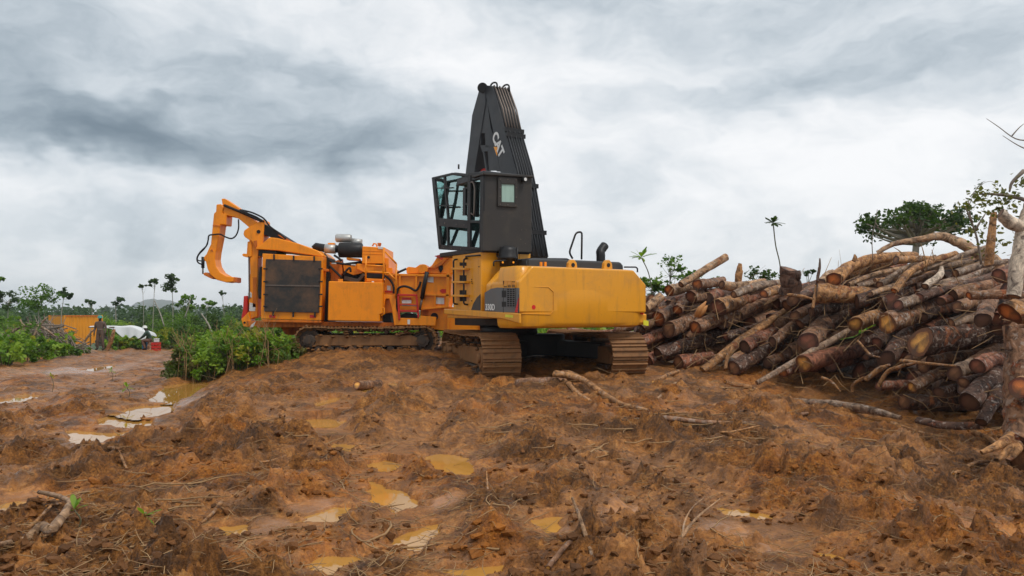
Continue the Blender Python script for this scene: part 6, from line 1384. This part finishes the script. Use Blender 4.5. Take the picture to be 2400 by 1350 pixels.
for i, (px, py, hh, lab) in enumerate(((122, 918, .34, 'small seedling with bent stem in the left mud'), (262, 896, .26, 'tiny seedling beside the white puddle chain'), (180, 1260, .16, 'tuft of fresh green by the forked branch'), (345, 1262, .12, 'tiny green shoot in the lower left mud'), (300, 940, .2, 'grassy tuft behind the left puddles'))):
    x, y = gpt(px, py); z = hz(x, y); rosette('seedling', [(x, y, z - .02), (x + .03, y, z + hh * .5), (x - .02, y, z + hh)], .006, None, 8, .13, lab, 'yellow' if i == 0 else 'bright', 'seedling', seed=30 + i)
# brush heap of dead branches at the left
bh = MB(); rng = np.random.default_rng(9)
for i in range(330):
    px = rng.choice([55, 100, 140]) + rng.normal(0, 30); d = 37 + rng.normal(0, 1.2); x = (px - 1200) * d / F; z = hz(x, d); top = 1.1 * math.exp(-((px - 105) / 60) ** 2) + .35; z += rng.random() * top; a = rng.normal(2.6, .6); l = rng.uniform(.5, 1.9); v = Vector((math.cos(a), rng.normal(0, .4), math.sin(a) * .8)) * l; p = Vector((x, d, z)) - v * .5; r = rng.uniform(.012, .04)
    bh.tube([p, p + v * .5 + Vector((0, 0, rng.normal(0, .12))), p + v], [r, r * .8, r * .4], 5, caps=False)
tag(bh.build('brush_heap', M['greywood']), 'tangled heap of dead grey branches before the orange container', 'brush heap', kind='stuff')
# ------------------------------------------------------------------ camp at the left: container, tarpaulin, people, crates
def container():
    d = 68.0; A = P(150, 739, d); B_ = P(241, 744, d + 3.0); zt_ = A.z; w_ = (B_ - A); w_.z = 0; L_ = w_.length; ang = math.atan2(w_.y, w_.x); h = 2.75
    root = empty('shipping_container', (A.x, A.y, zt_ - h), ang); tag(root, 'orange corrugated shipping container behind the brush heap', 'container')
    OM = paint('container_orange', (.72, .27, .012), .5, (.35, .15, .04), .5, spots=1.0)
    n = int(L_ / .28)
    for i in range(n):
        x = .12 + i * (L_ - .24) / n; wv_ = (L_ - .24) / n
        MB().prism([(x, .04, .15), (x + wv_ * .5, .04, .15), (x + wv_ * .62, -.0, .15), (x + wv_ * .88, -.0, .15), (x + wv_, .04, .15), (x + wv_, .06, .15), (x, .06, .15)], (0, 0, h - .27)).build('wall_panel', OM, root)
    for x in (0, L_ - .12):
        for y in (-.02, 2.3): MB().box((x, y, 0), (x + .12, y + .12, h)).build('corner_post', OM, root, .01)
    MB().box((.12, -.02, h - .12), (L_ - .12, .08, h)).build('top_rail', M['orange_worn'], root); MB().box((.12, -.02, 0), (L_ - .12, .10, .15)).build('bottom_rail', OM, root)
    MB().box((.05, .1, h - .06), (L_ - .05, 2.35, h - .02)).build('roof', M['orange_worn'], root); MB().box((.06, 2.34, .1), (L_ - .06, 2.4, h - .1)).build('back_wall', OM, root); MB().box((.02, .1, .1), (.06, 2.35, h - .1)).build('end_wall', OM, root); MB().box((L_ - .06, .1, .1), (L_ - .02, 2.35, h - .1)).build('end_wall', OM, root)
container()
def tarp():
    d = 43.0; o = P(280, 812, d); o.z = hz(o.x, d); root = empty('tarpaulin_shelter', o); tag(root, 'white tarpaulin hung over poles beyond the person in brown', 'tarpaulin')
    WM = wood_mat('white_tarpaulin', (.55, .56, .56), (.74, .75, .76), 2)
    cols = [(210, 764, 766), (225, 763, 766), (240, 763, 767), (255, 763, 768), (268, 763, 772), (280, 764, 782), (290, 763, 792), (298, 762, 797), (306, 762, 796), (312, 764, 789), (318, 768, 785), (326, 771, 794), (334, 773, 797), (340, 775, 796), (344, 786, 795)]
    V = []; nz = 7
    for i, (px, t_, b_) in enumerate(cols):
        for k in range(-3, nz):
            if k < 0: p = P(px, t_, d) + Vector((0, -k * .45, -.02 * k * k))
            else: f_ = k / (nz - 1); p = P(px, t_ + (b_ - t_) * f_, d); p.y += .10 * math.sin(i * 2.1) * f_ - .12 * f_
            V.append(p - o)
    m_ = nz + 3; Fq = [(i * m_ + k, i * m_ + k + 1, (i + 1) * m_ + k + 1, (i + 1) * m_ + k) for i in range(len(cols) - 1) for k in range(m_ - 1)]
    t_ = MB().add(V, Fq, True).build('sheet', WM, root); so = t_.modifiers.new('thick', 'SOLIDIFY'); so.thickness = .012; t_.modifiers.new('sub', 'SUBSURF').render_levels = 1
    for px, py in ((212, 766), (255, 768), (300, 764), (338, 776)):
        p = P(px, py, d + .4) - o; MB().tube([p, Vector((p.x, p.y, -.3))], .035, 6).build('pole', M['twig'], root)
    MB().bar(P(208, 767, d - .05) - o, P(268, 767, d - .05) - o, .06, .06).build('ridge_pole', M['greywood'], root)
    # stacked goods in the shade under it
    for i, (px, w_, h) in enumerate(((238, .5, .55), (262, .7, .5), (282, .5, .42))):
        p = P(px, 800, d + .9); b = empty('sack_stack', (p.x, p.y, hz(p.x, p.y))); tag(b, ['left brown sack stack under the tarpaulin', 'middle brown sack stack under the tarpaulin', 'right brown sack stack under the tarpaulin'][i], 'sacks', 'sack stacks under the tarpaulin')
        for k in range(3): MB().box((-w_ / 2 + random.uniform(-.05, .05), -.25, k * h / 3), (w_ / 2, .25, (k + .92) * h / 3)).build('sack', M['greywood'], b, .05, seg=3)
tarp()
def crate():
    p = P(366, 824, 40); p.z = hz(p.x, 40); r = empty('red_crate', p); tag(r, 'red crate with a white box on top beside the crouching person', 'crate')
    for x0, x1, y0_, y1_ in ((-.16, .16, -.2, -.17), (-.16, .16, .17, .2), (-.16, -.13, -.17, .17), (.13, .16, -.17, .17)):
        for k in range(3): MB().box((x0, y0_, .02 + k * .16), (x1, y1_, .15 + k * .16)).build('slat', M['red'], r, .004)
    MB().box((-.14, -.16, 0), (.14, .16, .02)).build('base', M['red'], r)
    q = empty('white_box', p + Vector((.02, 0, .49))); tag(q, 'small white box standing on the red crate', 'box'); MB().box((-.10, -.10, 0), (.10, .10, .15)).build('carton', M['white'], q, .008); MB().box((-.11, -.11, .15), (.11, .11, .18)).build('lid', M['white'], q, .006)
    p = P(340, 826, 40.2); p.z = hz(p.x, 40.2); BM = paint('blue_plastic', (.03, .22, .42), .4, amt=.3); b = empty('blue_canister', p); tag(b, 'blue plastic canister left of the crouching person', 'canister')
    MB().box((-.12, -.1, 0), (.12, .1, .42)).build('body', BM, b, .03, seg=2); MB().tube([(-.06, 0, .42), (-.06, 0, .48)], .035, 10).build('cap', BM, b); MB().tube(rounded([(0, 0, .42), (0, 0, .5), (.1, 0, .5), (.1, 0, .42)], .03), .015, 6).build('handle', BM, b)
crate()
def skin_body(name, joints, edges, rad, mats, zone, loc, rz, parts):
    """one continuous skinned figure; zone(v) picks the cloth or skin material of each face"""
    root = empty(name, loc, rz); me = bpy.data.meshes.new('body'); keys = list(joints); me.from_pydata([joints[k] for k in keys], [(keys.index(a), keys.index(b)) for a, b in edges], []); o = link('body', me)
    sk = o.modifiers.new('skin', 'SKIN'); sk.use_smooth_shade = True; o.modifiers.new('sub', 'SUBSURF').levels = 2
    for i, k in enumerate(keys): me.skin_vertices[0].data[i].radius = rad[k] if isinstance(rad[k], tuple) else (rad[k], rad[k])
    me.skin_vertices[0].data[keys.index('pelvis')].use_root = True
    bpy.context.view_layer.update(); m2 = bpy.data.meshes.new_from_object(o.evaluated_get(bpy.context.evaluated_depsgraph_get())); bpy.data.objects.remove(o)
    m2.materials.clear()
    for m in mats: m2.materials.append(m)
    for p in m2.polygons: p.material_index = zone(p.center); p.use_smooth = True
    link('body', m2, root)
    for nm, mb, m in parts: mb.build(nm, m, root)
    return root
SKIN = paint('dark_skin', (.045, .024, .016), .5, amt=0); COV = wood_mat('brown_coverall', (.075, .045, .032), (.135, .085, .062), 9); BOOT = paint('black_boots', (.01, .01, .01), .5); GSH = wood_mat('dark_green_shirt', (.012, .035, .024), (.025, .06, .042), 8); TRO = wood_mat('brown_trousers', (.10, .045, .03), (.15, .075, .05), 8)
def hand_edges(j, e, r, side, wrist, d):
    """palm with five separate short fingers"""
    w_ = Vector(wrist); d = Vector(d).normalized(); x = Vector((0, 1, 0)); j['palm' + side] = w_ + d * .07; e.append(('wrist' + side, 'palm' + side)); r['palm' + side] = (.036, .02)
    for k, (o_, l) in enumerate(((-.03, .07), (-.01, .085), (.012, .08), (.03, .065))):
        a = 'f%d%s' % (k, side); j[a] = j['palm' + side] + d * .035 + x * o_; j[a + 't'] = j[a] + d * l + Vector((0, -.012, 0)); e += [('palm' + side, a), (a, a + 't')]; r[a] = .010; r[a + 't'] = .008
    a = 'th' + side; j[a] = w_ + d * .03 - x * .05; e.append(('palm' + side, a)); r[a] = .011
def standing():
    j = {'pelvis': (0, 0, .93), 'waist': (0, 0, 1.06), 'chest': (0, -.01, 1.28), 'neckb': (0, 0, 1.44), 'neck': (0, -.01, 1.50), 'head': (0, -.03, 1.58), 'crown': (0, -.02, 1.69)}
    e = [('pelvis', 'waist'), ('waist', 'chest'), ('chest', 'neckb'), ('neckb', 'neck'), ('neck', 'head'), ('head', 'crown')]; r = {'pelvis': (.165, .125), 'waist': (.15, .11), 'chest': (.18, .125), 'neckb': (.10, .08), 'neck': .055, 'head': (.082, .095), 'crown': (.07, .08)}
    for s, k in ((-1, 'L'), (1, 'R')):
        j.update({'sh' + k: (.20 * s, 0, 1.38), 'el' + k: (.27 * s, .02, 1.12), 'wrist' + k: (.27 * s, -.06, .88), 'hip' + k: (.10 * s, 0, .86), 'kn' + k: (.13 * s, -.03, .48), 'an' + k: (.15 * s, .02, .10), 'toe' + k: (.17 * s, -.14, .04)})
        e += [('chest', 'sh' + k), ('sh' + k, 'el' + k), ('el' + k, 'wrist' + k), ('pelvis', 'hip' + k), ('hip' + k, 'kn' + k), ('kn' + k, 'an' + k), ('an' + k, 'toe' + k)]
        r.update({'sh' + k: .075, 'el' + k: .055, 'wrist' + k: .038, 'hip' + k: .105, 'kn' + k: .075, 'an' + k: .058, 'toe' + k: (.05, .04)}); hand_edges(j, e, r, k, j['wrist' + k], (0, -.05, -1))
    d = 39.0; p = P(235, 824, d); p.z = hz(p.x, d)
    z_ = lambda c: 0 if c.z > 1.47 or (c.z < .87 and abs(c.x) > .21) else 2 if c.z < .14 else 1
    TEAL = paint('teal_helmet_plastic', (.03, .24, .20), .3, amt=.1)
    face = MB(); 
    for s in (-1, 1): face.box((s * .03 - .012, -.128, 1.575), (s * .03 + .012, -.118, 1.59))
    nose = MB().prism([(-.014, -.12, 1.54), (.014, -.12, 1.54), (0, -.122, 1.58)], (0, -.022, 0)); mouth = MB().box((-.025, -.118, 1.508), (.025, -.112, 1.517)); helm = lathe(MB(), (0, -.02, 1.615), [(.135, 0), (.115, .005), (.112, .05), (.09, .10), (.05, .125), (0, .13)], 16)
    belt = lathe(MB(), (0, 0, 1.03), [(.158, 0), (.162, .02), (.158, .05)], 16)
    o = skin_body('person', j, e, r, [SKIN, COV, BOOT], z_, p, 0, [('eyes', face, M['white']), ('nose', nose, SKIN), ('mouth', mouth, BOOT), ('helmet', helm, TEAL), ('belt', belt, M['greywood'])])
    for c in o.children:
        if c.name.startswith('eyes'): tag(c, kind='stuff')
    tag(o, 'person in brown coveralls and teal helmet standing before the tarpaulin', 'person')
standing()
def crouching():
    j = {'pelvis': (0, 0, .52), 'waist': (-.03, 0, .64), 'chest': (-.12, 0, .84), 'neckb': (-.17, 0, .98), 'neck': (-.20, 0, 1.03), 'head': (-.24, 0, 1.10), 'crown': (-.25, 0, 1.20)}
    e = [('pelvis', 'waist'), ('waist', 'chest'), ('chest', 'neckb'), ('neckb', 'neck'), ('neck', 'head'), ('head', 'crown')]; r = {'pelvis': (.16, .15), 'waist': (.15, .13), 'chest': (.18, .14), 'neckb': (.1, .08), 'neck': .055, 'head': (.09, .085), 'crown': (.075, .07)}
    for s, k in ((-1, 'L'), (1, 'R')):
        j.update({'sh' + k: (-.15, .20 * s, .92), 'el' + k: (-.30, .24 * s, .72), 'wrist' + k: (-.45, .16 * s, .60), 'hip' + k: (0, .10 * s, .48), 'kn' + k: (-.36, .14 * s, .52), 'an' + k: (-.22, .13 * s, .10), 'toe' + k: (-.36, .14 * s, .04)})
        e += [('chest', 'sh' + k), ('sh' + k, 'el' + k), ('el' + k, 'wrist' + k), ('pelvis', 'hip' + k), ('hip' + k, 'kn' + k), ('kn' + k, 'an' + k), ('an' + k, 'toe' + k)]
        r.update({'sh' + k: .075, 'el' + k: .055, 'wrist' + k: .038, 'hip' + k: .11, 'kn' + k: .08, 'an' + k: .055, 'toe' + k: (.045, .04)}); hand_edges(j, e, r, k, j['wrist' + k], (-1, 0, -.3))
    d = 40.0; p = P(352, 826, d); p.z = hz(p.x, d)
    z_ = lambda c: 0 if (c.z > 1.0 and c.x < -.1) or c.x < -.44 else 1 if c.z > .60 else 3 if c.z < .12 else 2
    helm = lathe(MB(), (-.25, 0, 1.13), [(.14, 0), (.118, .005), (.114, .05), (.09, .10), (.05, .125), (0, .13)], 16); nose = MB().prism([(-.33, -.014, 1.06), (-.33, .014, 1.06), (-.332, 0, 1.1)], (-.022, 0, 0)); mouth = MB().box((-.33, -.025, 1.03), (-.322, .025, 1.038))
    o = skin_body('person', j, e, r, [SKIN, GSH, TRO, BOOT], z_, p, .3, [('helmet', helm, M['white']), ('nose', nose, SKIN), ('mouth', mouth, BOOT)]); tag(o, 'person in dark green shirt and white helmet crouching by the red crate', 'person')
    st_ = log([P(352, 826, d) * 0 + Vector((p.x + .05, p.y, p.z - .05)), Vector((p.x + .05, p.y, p.z + .40))], [.19, .18], 'brown', 'brown', 'short log block used as a seat by the crouching person', name='seat_block', cat='log block', n=12)
crouching()
# dead grey trunks lying round the camp
for pts, d, r, bk, lab in (([(250, 822), (262, 795), (268, 772)], 39.5, .10, 'tan', 'leaning orange brown pole right of the standing person'), ([(190, 820), (205, 790), (222, 770)], 39.5, .05, 'pale', 'thin pale pole leaning left of the standing person'), ([(78, 790), (95, 760), (112, 742)], 34, .05, 'grey', 'grey branch poking up out of the brush heap'), ([(60, 775), (50, 755), (45, 742)], 34, .04, 'grey', 'thin bent branch at the left of the brush heap'), ([(25, 780), (60, 762), (95, 765), (130, 790)], 34, .06, 'grey', 'curved grey bough over the brush heap')):
    log([P(a, b, d) for a, b in pts], [r] * (len(pts) - 1) + [r * .6], bk, 'brown', lab, name='dead_branch', cat='branch', n=8, peel=.2)
# ------------------------------------------------------------------ sticks and branches lying in the mud
def gstick(pts, rpx, label, bark='tan', lift=0.0, rise=None, name='stick', fork=None, peel=.15, pale=.4):
    """stick whose ends are given as photo pixels on the ground; rise lifts single points off it"""
    out, rr = [], []
    for i, (a, b) in enumerate(pts):
        x, y = gpt(a, b); z = hz(x, y) + (rise[i] if rise else 0) + .035; out.append(Vector((x, y, z))); rr.append(rpx[min(i, len(rpx) - 1)] * y / F)
    return log(out, rr, bark, 'yellow', label, name=name, cat='stick', n=9, group='sticks in the mud', peel=peel, pale=pale, knots=.10)
def vstick(pts, d, rpx, label, bark='pale', name='stick'):
    """stick standing out of the mud: photo pixels at one distance"""
    q = [P(a, b, d + .15 * i) for i, (a, b) in enumerate(pts)]; return log(q, [rpx[min(i, len(rpx) - 1)] * d / F for i in range(len(q))], bark, 'yellow', label, name=name, cat='stick', n=9, group='sticks in the mud', peel=.1, pale=.5, knots=.10)
vstick([(1395, 1352), (1384, 1290), (1362, 1220), (1340, 1166)], 5.3, (7, 6, 5, 3.5), 'pale stick standing in the lower middle mud')
vstick([(1520, 1356), (1560, 1305), (1592, 1270), (1632, 1215), (1686, 1170)], 5.4, (8, 7, 6, 3.5, 1.5), 'long pale splintered branch at the bottom right of centre')
vstick([(1598, 1262), (1604, 1225), (1622, 1190), (1652, 1165)], 5.7, (3, 2.5, 1.5), 'thin offshoot crossing the splintered branch')
vstick([(1602, 1292), (1625, 1262), (1625, 1250)], 5.6, (2.2, 1.6, 1), 'short twig right of the splintered branch')
vstick([(1145, 1180), (1143, 1140), (1140, 1105)], 7.3, (3, 2.5, 1.5), 'thin upright twig behind the near mud mound', 'tan')
vstick([(1190, 1300), (1160, 1225), (1148, 1190)], 6.2, (5, 4, 2), 'leaning stick on the near mud mound', 'tan')
vstick([(1402, 1262), (1408, 1225), (1410, 1200)], 6.2, (2, 1.5, 1), 'thin bare twig right of the pale standing stick', 'tan')
gstick([(1285, 1350), (1330, 1310), (1392, 1272)], (7, 6, 4), 'dark stick lying at the bottom centre', 'brown')
gstick([(0, 1345), (60, 1318), (100, 1305), (118, 1313), (150, 1272), (160, 1243), (132, 1222), (95, 1203)], (6, 9, 13, 12, 9, 7, 6, 5), 'forked pale branch lying in the lower left corner', 'pale', rise=[.03, .06, .10, .10, .12, .12, .09, .06], name='forked_branch')
gstick([(-10, 1292), (60, 1266), (120, 1238)], (5, 4, 3), 'straight stick lying left of the forked branch', 'tan')
gstick([(110, 1232), (160, 1200), (230, 1162)], (3, 2.5, 2), 'thin twig lying behind the forked branch', 'tan')
gstick([(238, 1068), (270, 1098), (298, 1122)], (3, 4, 3), 'thin curved root in the left mud', 'tan')
gstick([(1302, 893), (1365, 918), (1442, 955), (1522, 987)], (8, 7, 6, 4), 'long root branch running from the far track into the mud', 'tan', rise=[.06, .07, .06, .03])
gstick([(1405, 1006), (1480, 1002), (1555, 997)], (6, 6, 4), 'dark stick lying in the middle distance', 'dark')
gstick([(1535, 1018), (1640, 1016), (1765, 1008)], (6, 5, 3), 'long straight stick lying level in the middle', 'brown')
gstick([(836, 880), (862, 868), (890, 856)], (10, 10, 9), 'short log half sunk before the grinder track', 'brown', name='log_piece', rise=[.05, .09, .06])
gstick([(1210, 862), (1260, 866), (1322, 868)], (11, 11, 10), 'log lying under the loader between the crawler tracks', 'brown', name='log_piece')
gstick([(1318, 858), (1345, 876), (1378, 898)], (10, 9, 6), 'broken tan branch by the far crawler track', 'tan', rise=[.12, .05, 0])
gstick([(1275, 905), (1330, 890), (1345, 893)], (5, 5, 4), 'tan stick lying behind the near crawler track', 'tan')
gstick([(1530, 905), (1560, 893), (1590, 886)], (6, 5, 4), 'tan root lying right of the far crawler track', 'tan')
gstick([(1310, 905), (1350, 930), (1400, 945), (1430, 968)], (5, 5, 4, 3), 'crooked root left of the long root branch', 'tan')
gstick([(1620, 1005), (1700, 1035), (1780, 1030)], (3, 3, 2), 'thin root in front of the long straight stick', 'tan')
gstick([(1540, 945), (1570, 915), (1590, 900)], (3, 2.5, 2), 'forked pale root in front of the pile', 'pale')
gstick([(620, 1022), (650, 1032), (668, 1036)], (3, 3, 2), 'short tan twig on the dark mound', 'tan')
gstick([(520, 1195), (500, 1222), (470, 1240)], (5, 4, 3), 'short stick on the smooth mud slab', 'tan')
gstick([(500, 1102), (620, 1098), (670, 1090)], (2.5, 2.5, 2), 'long thin twig across the left mud', 'tan')
gstick([(960, 1345), (985, 1300), (1010, 1270)], (3, 2.5, 2), 'thin root hanging on the near mud mound', 'tan')
gstick([(2180, 1040), (2205, 1065), (2235, 1095)], (3, 3, 2), 'tan twig in front of the root stump', 'tan')
gstick([(2290, 1165), (2285, 1140), (2282, 1125)], (2.5, 2, 1.5), 'tiny pale twig at the lower right', 'pale')
gstick([(2020, 1088), (2100, 1098), (2200, 1108)], (2.5, 2.5, 2), 'long thin root in the right mud', 'tan')
for pts, r, lab, bk in (([(2180, 1000), (2230, 1012), (2290, 1010)], (6, 6, 4), 'broken stick in front of the half buried muddy log', 'brown'), ([(2090, 1000), (2130, 1012), (2190, 1030)], (5, 5, 3), 'bark stripped stick spilling from the right of the pile', 'tan'), ([(2280, 1035), (2320, 1050), (2350, 1080)], (6, 5, 3), 'broken root lying left of the root stump foot', 'tan'), ([(1990, 985), (2040, 1000), (2075, 1005)], (5, 4, 3), 'short root in front of the half sunk split log', 'tan'), ([(1700, 905), (1760, 915), (1800, 935)], (5, 5, 3), 'thin root at the pile foot below the dark wet log', 'tan'), ([(1860, 985), (1930, 975), (1975, 985)], (4, 4, 3), 'thin brown stick left before the half sunk split log', 'brown'), ([(2235, 1120), (2300, 1105), (2380, 1110)], (4, 4, 2), 'long thin stick before the root stump', 'tan')): gstick(pts, r, lab, bk)
# far blue hill
def hill():
    V, Fq = [], []; n = 60
    for i in range(n + 1):
        u = i / n; px = 250 + 320 * u; top = 719 - 16 * math.exp(-((px - 385) / 45) ** 2) - 10 * math.exp(-((px - 345) / 22) ** 2) - 5 * math.exp(-((px - 320) / 12) ** 2) + .8 * math.sin(px * .31)
        for d, f_ in ((1700, 0), (1800, .7), (2000, 1), (2300, .4)): p = P(px, 735, d); V.append((p.x, p.y, -20 + (CH + (HZ - top) * 2000 / F + 20) * f_))
    for i in range(n):
        for k in range(3): Fq.append((i * 4 + k, (i + 1) * 4 + k, (i + 1) * 4 + k + 1, i * 4 + k + 1))
    tag(MB().add(V, Fq, True).build('hill', wood_mat('far_wooded_hill', (.03, .05, .03), (.05, .075, .04), .02)), kind='structure')
hill()

# air: a thin even haze over the whole land
hzb = MB().box((-2600, -40, -30), (2600, 2700, 48)).build('haze', None)
hm_ = bpy.data.materials.new('haze_air'); hm_.use_nodes = True; ht = hm_.node_tree; ht.nodes.clear(); ho = ht.nodes.new('ShaderNodeOutputMaterial'); hv = ht.nodes.new('ShaderNodeVolumePrincipled')
hv.inputs['Color'].default_value = (.90, .95, 1, 1); hv.inputs['Density'].default_value = .0003; ht.links.new(hv.outputs[0], ho.inputs['Volume']); hzb.data.materials.clear(); hzb.data.materials.append(hm_); tag(hzb, 'thin pale haze in the air over the land', 'haze', kind='stuff')
